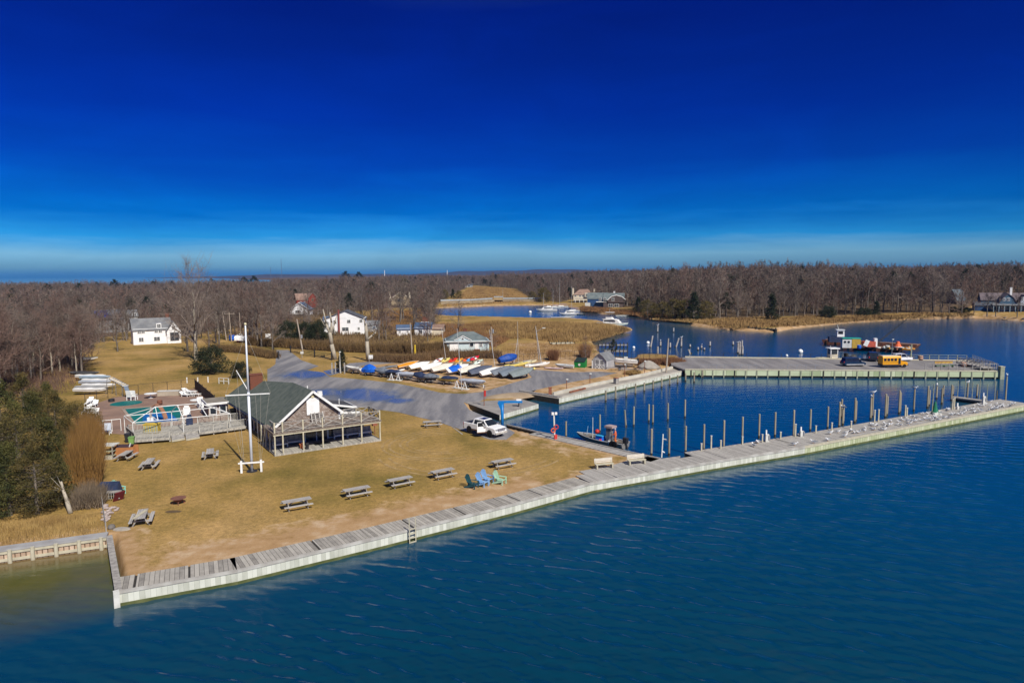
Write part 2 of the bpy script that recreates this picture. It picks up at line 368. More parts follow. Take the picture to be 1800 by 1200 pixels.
SANDY = np.array([W2(*p) for p in [(890, 745), (800, 762), (870, 790), (960, 800), (1040, 830), (1040, 850), (1160, 806), (950, 760)]])
YARD = np.array([W2(*p) for p in [(600, 655), (640, 640), (760, 626), (1000, 610), (1190, 640), (1090, 668), (970, 700), (860, 696), (780, 690)]])
DIRT = np.array([W2(*p) for p in [(392, 800), (415, 790), (452, 800), (440, 815), (405, 812)]])
WASTE = np.array([W2(*p) for p in [(880, 602), (960, 600), (1040, 604), (1060, 618), (1000, 622), (890, 618)]])
sand = np.maximum(sand, np.clip(sdist(gp, SANDY) / 4, 0, 1) * 0.5)
sand = np.maximum(sand, np.clip(sdist(gp, YARD) / 3, 0, 1) * 0.62)
sand = np.maximum(sand, np.clip(sdist(gp, WASTE) / 4, 0, 1) * 0.6); sand = np.maximum(sand, np.clip(sdist(gp, DIRT) / 2, 0, 1) * 0.45)
msk = np.stack([sand, np.clip(mk / 6 + .4, 0, 1), np.clip(fs / 8 + .3, 0, 1), np.clip(sd / .6 + .5, 0, 1)], 1).astype(np.float32)
def ground_material():
 m = bpy.data.materials.new('dry_grass_ground'); m.use_nodes = True
 n = m.node_tree.nodes; l = m.node_tree.links; b = n['Principled BSDF']; b.inputs['Roughness'].default_value = 0.95; b.inputs['Specular IOR Level'].default_value = 0.1
 at = n.new('ShaderNodeAttribute'); at.attribute_name = 'zone'; sp = n.new('ShaderNodeSeparateColor'); l.new(at.outputs['Color'], sp.inputs[0])
 t = n.new('ShaderNodeTexCoord')
 def noise(sc, det=5, ro=.55):
  z = n.new('ShaderNodeTexNoise'); z.inputs['Scale'].default_value = sc; z.inputs['Detail'].default_value = det; z.inputs['Roughness'].default_value = ro; l.new(t.outputs['Object'], z.inputs[0]); return z.outputs[0]
 def ramp(src, *stops):
  r = n.new('ShaderNodeValToRGB')
  while len(r.color_ramp.elements) < len(stops): r.color_ramp.elements.new(.5)
  for e, (p, c) in zip(r.color_ramp.elements, stops): e.position = p; e.color = (*c, 1)
  l.new(src, r.inputs[0]); return r.outputs[0]
 def mix(f, a, c, bt='MIX'):
  x = n.new('ShaderNodeMix'); x.data_type = 'RGBA'; x.blend_type = bt
  if isinstance(f, float): x.inputs[0].default_value = f
  else: l.new(f, x.inputs[0])
  l.new(a, x.inputs[6]); l.new(c, x.inputs[7]); return x.outputs[2]
 def math_(op, a, c, clamp=False):
  x = n.new('ShaderNodeMath'); x.operation = op; x.use_clamp = clamp
  for i, v in enumerate((a, c)):
   if isinstance(v, (int, float)): x.inputs[i].default_value = v
   else: l.new(v, x.inputs[i])
  return x.outputs[0]
 big = noise(0.07, 6, .6); midn = noise(0.55, 6, .6); fine = noise(7.0, 6, .7)
 grass = ramp(big, (.34, (.200, .150, .044)), (.50, (.335, .224, .080)), (.66, (.43, .285, .125)))
 grass = mix(0.7, grass, ramp(fine, (.3, (.45, .45, .42)), (.7, (1.3, 1.27, 1.25))), 'MULTIPLY'); grass = mix(0.6, grass, ramp(noise(2.2, 6, .7), (.32, (.62, .62, .58)), (.68, (1.28, 1.25, 1.2))), 'MULTIPLY')
 grass = mix(0.6, grass, ramp(midn, (.3, (.70, .72, .66)), (.7, (1.2, 1.15, 1.05))), 'MULTIPLY')
 sandc = ramp(midn, (.25, (.30, .180, .080)), (.5, (.40, .255, .13)), (.72, (.52, .39, .26)))
 sandc = mix(0.4, sandc, ramp(fine, (.3, (.6, .6, .6)), (.7, (1.2, 1.2, 1.2))), 'MULTIPLY')
 marsh = ramp(midn, (.3, (.20, .12, .045)), (.7, (.31, .195, .075)))
 litter = ramp(midn, (.3, (.075, .052, .034)), (.7, (.14, .095, .055)))
 rag = math_('MULTIPLY_ADD', midn, 1.3); n[-1].inputs[2].default_value = -.65
 def edge(ch):
  s_ = math_('ADD', sp.outputs[ch], rag); x = n.new('ShaderNodeMapRange'); x.inputs[1].default_value = .32; x.inputs[2].default_value = .62; l.new(s_, x.inputs[0]); return x.outputs[0]
 c = mix(edge(1), grass, marsh); c = mix(edge(2), c, litter); c = mix(edge(0), c, sandc)
 dk_ = n.new('ShaderNodeRGB'); dk_.outputs[0].default_value = (.004, .02, .035, 1); c = mix(at.outputs['Alpha'], c, dk_.outputs[0])
 l.new(c, b.inputs['Base Color'])
 bp = n.new('ShaderNodeBump'); bp.inputs['Strength'].default_value = .5; bp.inputs['Distance'].default_value = .06; l.new(fine, bp.inputs['Height']); l.new(bp.outputs[0], b.inputs['Normal'])
 return m
GROUND_M = ground_material()
gme = np_mesh('ground', np.stack([gx, gy, gz], 1), gf[:, ::-1], GROUND_M, True)
ca = gme.color_attributes.new('zone', 'FLOAT_COLOR', 'POINT'); ca.data.foreach_set('color', msk.ravel())
tag(obj('ground', gme), kind='structure')
# ---- water: one sheet, coarse polar grid carrying how shallow it is
NA2 = 620
r2 = np.concatenate([np.linspace(5, 24, 14)[:-1], 24 * (170 / 24.0) ** (np.arange(560) / 560.0), 170 * (9000 / 170.0) ** (np.arange(110) / 109.0)]); NR2 = len(r2); a2 = np.radians(np.linspace(-58, 58, NA2))
R2, A2 = np.meshgrid(r2, a2, indexing='ij'); wx = (R2 * np.sin(A2)).ravel(); wy = (R2 * np.cos(A2)).ravel(); wp = np.stack([wx, wy], 1)
swd = sdist(wp, WPOLY)
jd = sdist(wp, np.array([tuple(p) for p in JF[3:]] + [tuple(p) for p in offs(JF, 4)[3:]][::-1]))
edge_d = np.minimum(np.abs(swd), np.abs(jd))
cove = np.array([W2(-600, 1060, 0), W2(0, 985, 0), W2(188, 955, 0), W2(205, 1060, 0)])
cd = np.abs(sdist(wp, cove)); cin = sdist(wp, cove)
kx = W2(0, 985, 0); seg_a = np.array(W2(-500, 1050, 0)); seg_b = np.array(W2(196, 960, 0))
ab = seg_b - seg_a; tt = np.clip(((wp - seg_a) @ ab) / (ab @ ab), 0, 1); dcove = np.sqrt((((wp - seg_a) - tt[:, None] * ab) ** 2).sum(1))
crossx = np.clip((-22.0 - wx - np.clip(42.0 - wy, 0, 99) * 0.9) / 4.0, 0, 1)
shal = np.clip(1 - dcove / 15.0, 0, 1) * crossx
shelf = np.clip(1 - edge_d / 3.4, 0, 1) ** 1.5 * 0.55 * (R2.ravel() < 120)
shelf = np.maximum(shelf, np.clip(1 - edge_d / 9, 0, 1) * .45 * (R2.ravel() >= 120) * (R2.ravel() < 330))
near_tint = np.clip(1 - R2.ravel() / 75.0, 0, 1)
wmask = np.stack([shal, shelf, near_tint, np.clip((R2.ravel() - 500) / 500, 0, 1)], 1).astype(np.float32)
idx = np.arange(NR2 * NA2).reshape(NR2, NA2)
wf = np.stack([idx[:-1, :-1].ravel(), idx[1:, :-1].ravel(), idx[1:, 1:].ravel(), idx[:-1, 1:].ravel()], 1)[:, ::-1]
def water_material():
 m = bpy.data.materials.new('sea_water'); m.use_nodes = True
 n = m.node_tree.nodes; l = m.node_tree.links; b = n['Principled BSDF']
 b.inputs['Roughness'].default_value = 0.12; b.inputs['IOR'].default_value = 1.33; b.inputs['Specular IOR Level'].default_value = 0.5
 at = n.new('ShaderNodeAttribute'); at.attribute_name = 'shallow'; sp = n.new('ShaderNodeSeparateColor'); l.new(at.outputs['Color'], sp.inputs[0])
 t = n.new('ShaderNodeTexCoord')
 def noise(sc, det, stretch, rot, ro=.5, dist=0.0):
  g = n.new('ShaderNodeMapping'); g.inputs['Scale'].default_value = stretch; g.inputs['Rotation'].default_value = (0, 0, RAD(rot)); l.new(t.outputs['Object'], g.inputs[0])
  z = n.new('ShaderNodeTexNoise'); z.inputs['Scale'].default_value = sc; z.inputs['Detail'].default_value = det; z.inputs['Roughness'].default_value = ro; z.inputs['Distortion'].default_value = dist; l.new(g.outputs[0], z.inputs[0]); return z.outputs[0]
 def mul(a, k):
  x = n.new('ShaderNodeMath'); x.operation = 'MULTIPLY'; l.new(a, x.inputs[0])
  if isinstance(k, (int, float)): x.inputs[1].default_value = k
  else: l.new(k, x.inputs[1])
  return x.outputs[0]
 def add(a, c):
  x = n.new('ShaderNodeMath'); x.operation = 'ADD'; l.new(a, x.inputs[0]); l.new(c, x.inputs[1]); return x.outputs[0]
 w1 = noise(0.9, 3, (0.3, 1, 1), -28, .5, .3); w2 = noise(1.6, 4, (0.33, 1, 1), -25, .55, .4); w3 = noise(5.0, 3, (.6, 1, 1), 8, .6)
 patch = noise(0.05, 3, (1, 1, 1), 30)
 h = add(add(mul(w1, 1.0), mul(w2, 0.42)), mul(w3, 0.10))
 bp = n.new('ShaderNodeBump'); bp.inputs['Strength'].default_value = 1.0; mr_ = n.new('ShaderNodeMapRange'); mr_.inputs[1].default_value = 0; mr_.inputs[2].default_value = .4; mr_.inputs[3].default_value = .05; mr_.inputs[4].default_value = .03; l.new(sp.outputs[2], mr_.inputs[0]); fb_ = n.new('ShaderNodeMath'); fb_.operation = 'SUBTRACT'; fb_.inputs[0].default_value = 1; l.new(at.outputs['Alpha'], fb_.inputs[1]); l.new(fb_.outputs[0], bp.inputs['Strength']); l.new(mr_.outputs[0], bp.inputs['Distance']); l.new(mul(fb_.outputs[0], .14), b.inputs['Roughness']); l.new(h, bp.inputs['Height']); l.new(bp.outputs[0], b.inputs['Normal'])
 def mix(f, a, c):
  x = n.new('ShaderNodeMix'); x.data_type = 'RGBA'
  if isinstance(f, float): x.inputs[0].default_value = f
  else: l.new(f, x.inputs[0])
  for i, v in ((6, a), (7, c)):
   if isinstance(v, tuple): x.inputs[i].default_value = (*v, 1)
   else: l.new(v, x.inputs[i])
  return x.outputs[2]
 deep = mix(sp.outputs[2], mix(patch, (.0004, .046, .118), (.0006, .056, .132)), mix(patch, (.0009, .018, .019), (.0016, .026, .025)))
 rag = mul(w1, 1.0)
 s_ = n.new('ShaderNodeMapRange'); s_.inputs[1].default_value = .45; s_.inputs[2].default_value = 1.0; l.new(add(sp.outputs[1], mul(w1, .6)), s_.inputs[0])
 c = mix(mul(sp.outputs[1], .9), deep, (.055, .085, .04))
 sc = n.new('ShaderNodeValToRGB'); l.new(add(sp.outputs[0], mul(add(patch, w2), .12)), sc.inputs[0])
 for e, (p, cc) in zip(sc.color_ramp.elements, ((.12, (0, 0, 0)), (.75, (1, 1, 1)))): e.position = p; e.color = (*cc, 1)
 bed = mix(noise(.8, 5, (1, 1, 1), 0), (.062, .068, .018), (.115, .105, .032))
 bed2 = n.new('ShaderNodeMapRange'); bed2.inputs[1].default_value = .80; bed2.inputs[2].default_value = .98; l.new(sp.outputs[0], bed2.inputs[0])
 bed = mix(bed2.outputs[0], bed, (.17, .115, .055))
 c = mix(sc.outputs[0], c, bed)
 l.new(c, b.inputs['Base Color'])
 return m
wz = np.zeros_like(wx); rw = np.random.default_rng(11)
lee = (jd_side := (JF[7].x - JF[4].x) * (wy - JF[4].y) - (JF[7].y - JF[4].y) * (wx - JF[4].x)) > 0
ampl = np.clip((230 - R2.ravel()) / 120, 0, 1) * np.where(lee, .35, 1) * (.75 + .5 * np.sin(wx * .05 + 2 * np.sin(wy * .04)))
for lam in 1.7 * (0.48 / 1.7) ** (np.arange(30) / 29.0):
 th = RAD(64) + rw.normal(0, .40); k_ = 2 * PI / lam; a_ = .042 * lam / (2 * PI)
 ph = k_ * (wx * math.cos(th) + wy * math.sin(th)) + rw.uniform(0, 6.28) + .8 * np.sin(wx * rw.uniform(.05, .15) + wy * rw.uniform(-.12, .12))
 wz += a_ * np.sin(ph) * np.clip((lam / (R2.ravel() * .0056) - 1) / 1.5, 0, 1)
wz *= ampl * np.clip(edge_d / 13, .3, 1)
wme = np_mesh('water', np.stack([wx, wy, wz], 1), wf, water_material(), True)
ca = wme.color_attributes.new('shallow', 'FLOAT_COLOR', 'POINT'); ca.data.foreach_set('color', wmask.ravel())
tag(obj('water', wme), kind='structure')
# ---- far hills
def hills(name, d, x0, x1, h0, seed, m, depth):
 r_ = np.random.default_rng(seed); n_ = 90; xs = np.linspace(x0, x1, n_)
 ph = r_.uniform(0, 6, 6)
 hh = h0 * (0.55 + 0.2 * np.sin(xs / 900 + ph[0]) + .14 * np.sin(xs / 380 + ph[1]) + .08 * np.sin(xs / 150 + ph[2]) + .05 * np.sin(xs / 60 + ph[3]))
 edge = np.clip((xs - x0) / (.25 * (x1 - x0)), 0, 1) * np.clip((x1 - xs) / (.2 * (x1 - x0)), 0, 1)
 hh = hh * edge + 2
 rows = []
 for k, f in enumerate((0, .5, .85, 1.0, .8, 0)):
  rows.append(np.stack([xs, np.full(n_, d + depth * k / 5), f * hh - (2 if f == 0 else 0)], 1))
 v = np.concatenate(rows); i_ = np.arange(6 * n_).reshape(6, n_)
 f = np.stack([i_[:-1, :-1].ravel(), i_[:-1, 1:].ravel(), i_[1:, 1:].ravel(), i_[1:, :-1].ravel()], 1)
 tag(obj(name, np_mesh(name, v, f, m, True)), kind='structure')
HILLM = mat('far_woodland', (.035, .03, .03), (.06, .05, .045), .02, .95)
hills('hills', 6200, -3400, 3000, 62, 3, HILLM, 900)
hills('hills', 8000, -1500, 6800, 52, 5, HILLM, 700)
# ---- asphalt and concrete sheets on the level yard
def sheet(name, px, z, m, th=0.05):
 mb = MB(); mb.prism([W2(X, Y, z) for X, Y in px], z - th, z)
 return tag(mb.build(name, m), kind='structure')
def asphalt_material(name, dark, pale, puddles):
 m = bpy.data.materials.new(name); m.use_nodes = True
 n = m.node_tree.nodes; l = m.node_tree.links; b = n['Principled BSDF']; b.inputs['Specular IOR Level'].default_value = .3
 t = n.new('ShaderNodeTexCoord')
 def noise(sc, det=5, st=(1, 1, 1), rot=0):
  g = n.new('ShaderNodeMapping'); g.inputs['Scale'].default_value = st; g.inputs['Rotation'].default_value = (0, 0, RAD(rot)); l.new(t.outputs['Object'], g.inputs[0])
  z = n.new('ShaderNodeTexNoise'); z.inputs['Scale'].default_value = sc; z.inputs['Detail'].default_value = det; z.inputs['Roughness'].default_value = .6; l.new(g.outputs[0], z.inputs[0]); return z.outputs[0]
 a = noise(.5, 9, (1, .12, 1), 28); f = noise(4, 6)
 r = n.new('ShaderNodeValToRGB'); l.new(a, r.inputs[0]); r.color_ramp.elements[0].position = .40; r.color_ramp.elements[1].position = .60
 r.color_ramp.elements[0].color = (*dark, 1); r.color_ramp.elements[1].color = (*pale, 1)
 x = n.new('ShaderNodeMix'); x.data_type = 'RGBA'; x.blend_type = 'MULTIPLY'; x.inputs[0].default_value = .5; l.new(r.outputs[0], x.inputs[6])
 r2 = n.new('ShaderNodeValToRGB'); l.new(f, r2.inputs[0]); r2.color_ramp.elements[0].position = .3; r2.color_ramp.elements[1].position = .7
 r2.color_ramp.elements[0].color = (.6, .6, .6, 1); r2.color_ramp.elements[1].color = (1.2, 1.2, 1.2, 1); l.new(r2.outputs[0], x.inputs[7])
 l.new(x.outputs[2], b.inputs['Base Color'])
 f2 = noise(.6, 7, (1, .45, 1), 25); acc = None
 for (X, Y, R_) in puddles or ():
  c_ = P(X, Y); d_ = n.new('ShaderNodeVectorMath'); d_.operation = 'DISTANCE'; l.new(t.outputs['Object'], d_.inputs[0]); d_.inputs[1].default_value = (c_.x, c_.y, c_.z + .03)
  k_ = n.new('ShaderNodeMapRange'); k_.inputs[1].default_value = R_; k_.inputs[2].default_value = 0; l.new(d_.outputs['Value'], k_.inputs[0])
  if acc is None: acc = k_.outputs[0]
  else:
   a_ = n.new('ShaderNodeMath'); a_.operation = 'MAXIMUM'; l.new(acc, a_.inputs[0]); l.new(k_.outputs[0], a_.inputs[1]); acc = a_.outputs[0]
 b.inputs['Roughness'].default_value = .85
 if acc is not None:
  a_ = n.new('ShaderNodeMath'); a_.operation = 'MULTIPLY_ADD'; a_.inputs[1].default_value = 1.1; l.new(acc, a_.inputs[0]); l.new(f2, a_.inputs[2])
  def wet(p0, p1, v0, v1):
   w_ = n.new('ShaderNodeMapRange'); w_.inputs[1].default_value = p0; w_.inputs[2].default_value = p1; w_.inputs[3].default_value = v0; w_.inputs[4].default_value = v1; l.new(a_.outputs[0], w_.inputs[0]); return w_.outputs[0]
  l.new(wet(.72, 1.22, .85, .16), b.inputs['Roughness'])
  wm = n.new('ShaderNodeMix'); wm.data_type = 'RGBA'; l.new(wet(.75, 1.2, 0, .55), wm.inputs[0]); l.new(x.outputs[2], wm.inputs[6]); wm.inputs[7].default_value = (.03, .10, .20, 1); l.new(wm.outputs[2], b.inputs['Base Color'])  # puddle base colour tinted blue, painting in the reflected sky
  b.inputs['IOR'].default_value = 1.5; b.inputs['Specular IOR Level'].default_value = .6
 return m
ASPH = asphalt_material('worn_asphalt', (.145, .142, .152), (.25, .238, .235), [(548, 657, 10), (638, 693, 9), (620, 689, 7), (664, 699, 6), (570, 690, 6), (700, 704, 4)])
ASPH2 = asphalt_material('pier_surface', (.17, .16, .16), (.25, .235, .23), None)
CONC = mat('concrete', (.34, .31, .27), (.26, .235, .20), .8, .9, stretch=(1, 1, 1))
SANDC = mat('sandy_concrete', (.34, .26, .17), (.27, .2, .13), .6, .9)
sheet('road', [(486, 615), (507, 615), (530, 633), (560, 643), (535, 652), (470, 650), (484, 640)], ZL + .045, ASPH)
lot = [(470, 648), (536, 650), (568, 654), (580, 662), (640, 667), (700, 674), (745, 683), (775, 690), (815, 692), (850, 688), (900, 673), (935, 663), (928, 654), (935, 649), (1000, 654), (1055, 653), (1085, 655),
       (1050, 663), (1000, 672), (950, 683), (905, 694), (858, 699), (835, 708), (815, 707), (825, 720), (860, 735), (885, 748), (905, 760), (890, 772), (862, 772), (820, 758), (770, 741), (700, 724), (640, 716), (580, 712), (510, 690), (470, 680)]
sheet('parking_lot', lot, ZL + .035, ASPH)
sheet('access_road', [(568, 652), (600, 645), (615, 638), (700, 632), (760, 629), (760, 632), (700, 637), (640, 642), (618, 647), (600, 654), (580, 660)], ZL + .03, ASPH)
TRK = mat('tyre_track_soil', (.47, .33, .16), (.39, .26, .10), 1.2, .95)
_n = TRK.node_tree.nodes; _t = _n.new('ShaderNodeBsdfTransparent'); _x = _n.new('ShaderNodeMixShader'); _z = _n.new('ShaderNodeTexNoise'); _z.inputs['Scale'].default_value = .7; _z.inputs['Detail'].default_value = 6
_c = _n.new('ShaderNodeTexCoord'); _m = _n.new('ShaderNodeMapRange'); _m.inputs[1].default_value = .34; _m.inputs[2].default_value = .74; _m.inputs[3].default_value = .2
_l = TRK.node_tree.links; _l.new(_c.outputs['Object'], _z.inputs[0]); _l.new(_z.outputs[0], _m.inputs[0]); _l.new(_m.outputs[0], _x.inputs[0]); _l.new(_n['Principled BSDF'].outputs[0], _x.inputs[1]); _l.new(_t.outputs[0], _x.inputs[2]); _l.new(_x.outputs[0], _n['Material Output'].inputs[0])
for (X, Y, R_, a0, a1) in [(778, 778, 4.2, 80, 285), (778, 778, 5.0, 85, 290), (781, 780, 6.4, 95, 300), (781, 780, 7.2, 100, 305), (830, 790, 9.5, 200, 330), (830, 790, 10.6, 200, 335)]:
 c_ = P(X, Y); k = 40; a_ = [RAD(a0 + (a1 - a0) * i / k) for i in range(k + 1)]; w_ = .16; mb = MB()
 pts = [(c_.x + (R_ + w_) * math.cos(q), c_.y + (R_ + w_) * math.sin(q), ZL + .022) for q in a_] + [(c_.x + (R_ - w_) * math.cos(q), c_.y + (R_ - w_) * math.sin(q), ZL + .022) for q in a_]
 mb._add(pts, [(i, i + 1, i + k + 2, i + k + 1) for i in range(k)]); tag(mb.build('tyre_track', TRK), kind='structure')
def ramp_slab(name, top_px, low_px, m):
 a = [P(X, Y, ZL + .03) for X, Y in top_px]; c = [P(X, Y, -.5) for X, Y in low_px]
 mb = MB(); mb.slab([a[0], a[1], c[1], c[0]], .25); return tag(mb.build(name, m), kind='structure')
ramp_slab('boat_ramp', [(742, 712), (812, 763)], [(880, 740), (900, 752)], CONC)
ramp_slab('boat_ramp', [(742, 711), (818, 705)], [(872, 735), (862, 731)], SANDC)
ramp_slab('boat_ramp', [(858, 698), (900, 688)], [(935, 706), (952, 702)], SANDC)
# ================================================================== bulkheads, jetty, pier
DECKM = plank_mat('deck_boards', (.20, .185, .165), (.40, .375, .33), .30, 0, gap=.10)
DECKM2 = plank_mat('jetty_boards', (.25, .235, .215), (.40, .38, .35), .22, 0, gap=.12)
WALLM = plank_mat('pale_sheet_piling', (.39, .40, .33), (.60, .61, .53), .32, 0, gap=.03, wear=.8)
WALLG = plank_mat('mossy_sheet_piling', (.30, .34, .18), (.50, .52, .36), .45, 0, gap=.08, wear=1.2)
ALGAE = mat('algae_stain', (.06, .075, .02), (.12, .13, .05), 1.2, .7)
CAPW = mat('cap_board', (.48, .47, .43), (.30, .28, .25), .9, .8)
def seg_frame(a, b):
 a = Vector(a); b = Vector(b); d = b - a
 return (a.x, a.y, 0), math.atan2(d.y, d.x), d.length
def deck_run(root, a, b, w, z, m, cuts=(), gap=.22, name='deck', th=.14):
 """boarded strip to the left of a->b, cut at distances"""
 loc, rz, L = seg_frame(a, b); cs = [0] + [c for c in cuts if 0 < c < L] + [L]
 for i in range(len(cs) - 1):
  x0 = cs[i] + (gap / 2 if i else 0); x1 = cs[i + 1] - (gap / 2 if i < len(cs) - 2 else 0)
  mb = MB(); mb.box(((x0 + x1) / 2, w / 2, z - th / 2), (x1 - x0, w, th))
  mb.build(name, m, root, loc, rz)
def wall_run(root, a, b, m, z0=-1.6, z1=.80, out=0.0, th=.16, name='wall_face', alg=True):
 loc, rz, L = seg_frame(a, b)
 mb = MB(); mb.box((L / 2, th / 2 - out, (z0 + z1) / 2), (L, th, z1 - z0)); mb.build(name, m, root, loc, rz)
 if alg:
  mb = MB(); mb.box((L / 2, -out - .006, .0), (L, .03, .42)); mb.build('waterline_stain', ALGAE, root, loc, rz)
def cap_run(root, a, b, z, w=.24, h=.16, m=None, out=.05, name='cap_board'):
 loc, rz, L = seg_frame(a, b)
 mb = MB(); mb.box((L / 2, w / 2 - out, z - h / 2), (L, w, h)); mb.build(name, m or CAPW, root, loc, rz)
# --- the long front bulkhead with its boardwalk
r = thing('bulkhead_walkway', 'long grey boardwalk on a pale bulkhead along the front edge of the lawn', 'boardwalk')
for i in range(4):
 a, b = JF[i], JF[i + 1]; L = (b - a).length
 wall_run(r, a, b, WALLM); cap_run(r, a, b, .99, m=CAPW)
 cuts = {0: (1.0, 4.2, 9.2, 13.6), 1: (5.8,), 2: (3.6, 4.4 + 4.0), 3: (1.5, 4.0)}[i]
 ins = (b - a).normalized(); nrm = Vector((-ins.y, ins.x)) * .2
 deck_run(r, a + nrm, b + nrm, 2.25, .955, DECKM, cuts, .14); l0, z0_, LL = seg_frame(a + nrm, b + nrm); MB().box((LL / 2, 1.1, .80), (LL, 2.1, .20)).build('gap_shade_strip', WETW, r, l0, z0_)  # dark strip added under the boards to paint shade into the deck gaps
r = thing('jetty', 'long straight timber jetty running out past the basin, crowded with gulls', 'jetty')
for i in range(4, len(JF) - 1):
 a, b = JF[i], JF[i + 1]; ins = (b - a).normalized(); nrm = Vector((-ins.y, ins.x))
 m_ = WALLM if i < 6 else WALLG
 wall_run(r, a, b, m_); cap_run(r, a, b, 1.0, m=CAPW if i < 6 else PALEW, h=.2)
 W_ = 2.6 if i == 4 else 4.0
 deck_run(r, a + nrm * .2, b + nrm * .2, W_, .96, DECKM2, {4: (3.2, 7.0), 5: (2.4,)}.get(i, ()), gap=.1)
 if i > 4:
  s0 = a + nrm * 4.25; s1 = b + nrm * 4.25
  wall_run(r, s1, s0, WALLG, out=.0, z1=.86); cap_run(r, s1, s0, 1.0, m=GREYW)
loc, rz, L = seg_frame(JF[4], JF[5]); M_ = Matrix.Rotation(-rz, 4, 'Z') @ Matrix.Translation((-loc[0], -loc[1], 0)); mb = MB()
mb.prism([tuple((M_ @ P(X, Y, .93)).xy) for X, Y in [(1018, 828), (1078, 816.5), (1105, 808), (1140, 801.5), (1160, 806), (1196, 801), (1190, 812), (1048, 842)]], .80, .93); mb.build('corner_deck', DECKM2, r, loc, rz)
e0 = JF[-1]; ins = (JF[-1] - JF[-2]).normalized(); nrm = Vector((-ins.y, ins.x))
wall_run(r, JF[-1], JF[-1] + nrm * 4.25, WALLG, z1=.86)
hd = [P(1745, 706, .9), P(1772, 704.5, .9)]
# --- left bulkhead with its narrow cap walk
r = thing('bulkhead', 'short bulkhead with a flat cap and pink corrugated panels at the left cove', 'bulkhead')
A0 = Vector(W2(-260, 1004)); A1 = Vector(W2(188, 943))
PANEL = plank_mat('corrugated_panels', (.30, .20, .13), (.52, .40, .30), .34, 0, gap=.22)
wall_run(r, A0, A1, PANEL, z1=.62, alg=False, name='corrugated_panel')
cap_run(r, A0, A1, 1.02, w=.95, h=.14, m=mat('cap_walk', (.34, .34, .34), (.26, .25, .25), 1, .8), out=.12, name='cap_walk')
cap_run(r, A0, A1, .86, w=.14, h=.2, m=PALEW, out=.09, name='upper_waler'); cap_run(r, A0, A1, .30, w=.14, h=.2, m=PALEW, out=.09, name='lower_waler')
d = (A1 - A0).normalized(); n_ = Vector((-d.y, d.x))
for px in (-130, -85, -40, 15, 56, 98, 139, 178):
 q = Vector(W2(px, 972 - px * .155)); t_ = (q - A0).dot(d); q = A0 + d * t_ - n_ * .22
 mb = MB(); mb.tube((0, 0, -1.4), (0, 0, .98), .15, .14, 10); mb.build('post', PALEW, r, (q.x, q.y, 0))
r = thing('side_bulkhead', 'narrow timber return wall between the cove and the lawn corner', 'bulkhead')
C0 = Vector(W2(188, 943)); C1 = Vector(W2(197, 1000)); C2 = JF[0]
for a, b in ((C0, C1), (C1, C2)):
 wall_run(r, a, b, WETW, z1=.85, alg=False); cap_run(r, a, b, 1.0, w=.42, h=.14, m=GREYW, out=.06)
mb = MB(); mb.box((0, 0, -.2), (.34, .34, 2.5)); mb.build('corner_post', OFFWHITE, r, (C2.x + .02, C2.y - .02, 0), .6)
# --- basin walkway (inner edge of the lawn)
r = thing('basin_walkway', 'pale weathered boardwalk along the lawn side of the basin beside the workboat', 'boardwalk')
bp_ = [CORNER, Vector(W2(1100, 793)), Vector(W2(1008, 772)), Vector(W2(946, 759))]
for i in range(3):
 wall_run(r, bp_[i + 1], bp_[i], WETW, z1=.8, alg=False); cap_run(r, bp_[i + 1], bp_[i], .97, m=GREYW)
 a = bp_[i + 1]; b = bp_[i]
 ins = (b - a).normalized(); nrm = Vector((-ins.y, ins.x))
 loc, rz, L = seg_frame(a, b); MB().box((L / 2, -.95, .86), (L, 1.6, .14)).build('deck', DECKM2, r, loc, rz)
wall_run(r, Vector(W2(890, 746)), bp_[3], WETW, z1=.8, alg=False); cap_run(r, Vector(W2(890, 746)), bp_[3], .95, m=GREYW)
# --- platform between the two boat ramps
def platform(name, label, px, z, topm, faces):
 r = thing(name, label, 'dock')
 pts = [Vector(W2(X, Y, z)) for X, Y in px]
 MB().prism([(p.x, p.y) for p in pts], z - .25, z).build('deck', topm, r)
 for (i, m_, alg) in faces:
  a = pts[i]; b = pts[(i + 1) % len(pts)]
  wall_run(r, a, b, m_, z1=z - .05, out=.05, alg=alg, th=.1)
 return r
platform('ramp_dock', 'grey flat dock jutting between the two boat ramps', [(816, 706.5), (878, 729), (946, 709.5), (916, 701)], .9, mat('dock_top', (.30, .28, .255), (.22, .205, .19), .7, .85, stretch=(1, 1, 1)), [(0, WETW, False), (1, WALLM, True), (2, GREYW, False)])
r2_ = thing('sand_mound', 'low heap of sand on the slip behind the grey dock', 'sand heap')
q = P(893, 697, .7)
MB().lathe([(5.2, 0), (4.0, .25), (2.4, .5), (1.0, .62), (.01, .66)], 14, (0, 0, 0), 0, 1.1, .5).build('heap', SANDC, r2_, q, .5, smooth=True)
for o in r2_.children: o.location = (q.x, q.y, .6)
r = platform('basin_bulkhead', 'long pale bulkhead with two stepped kerbs on the far side of the basin', [(910, 688.5), (982.5, 700.5), (1200, 653), (1183, 647), (1050, 675), (983, 692)], .92, CONC, [(0, WETW, False), (1, WALLM, True)])
ub = [Vector(W2(X, Y)) for X, Y in ((974, 695), (1050, 677), (1133, 661), (1183, 648))]
for i in range(3): cap_run(r, ub[i], ub[i + 1], 1.42, w=.35, h=.6, m=mat('pale_concrete', (.52, .49, .42), (.40, .38, .32), .6, .85), out=0, name='upper_kerb')
b0, b1, b2 = Vector(W2(910, 688.5)), Vector(W2(982.5, 700.5)), Vector(W2(1200, 653))
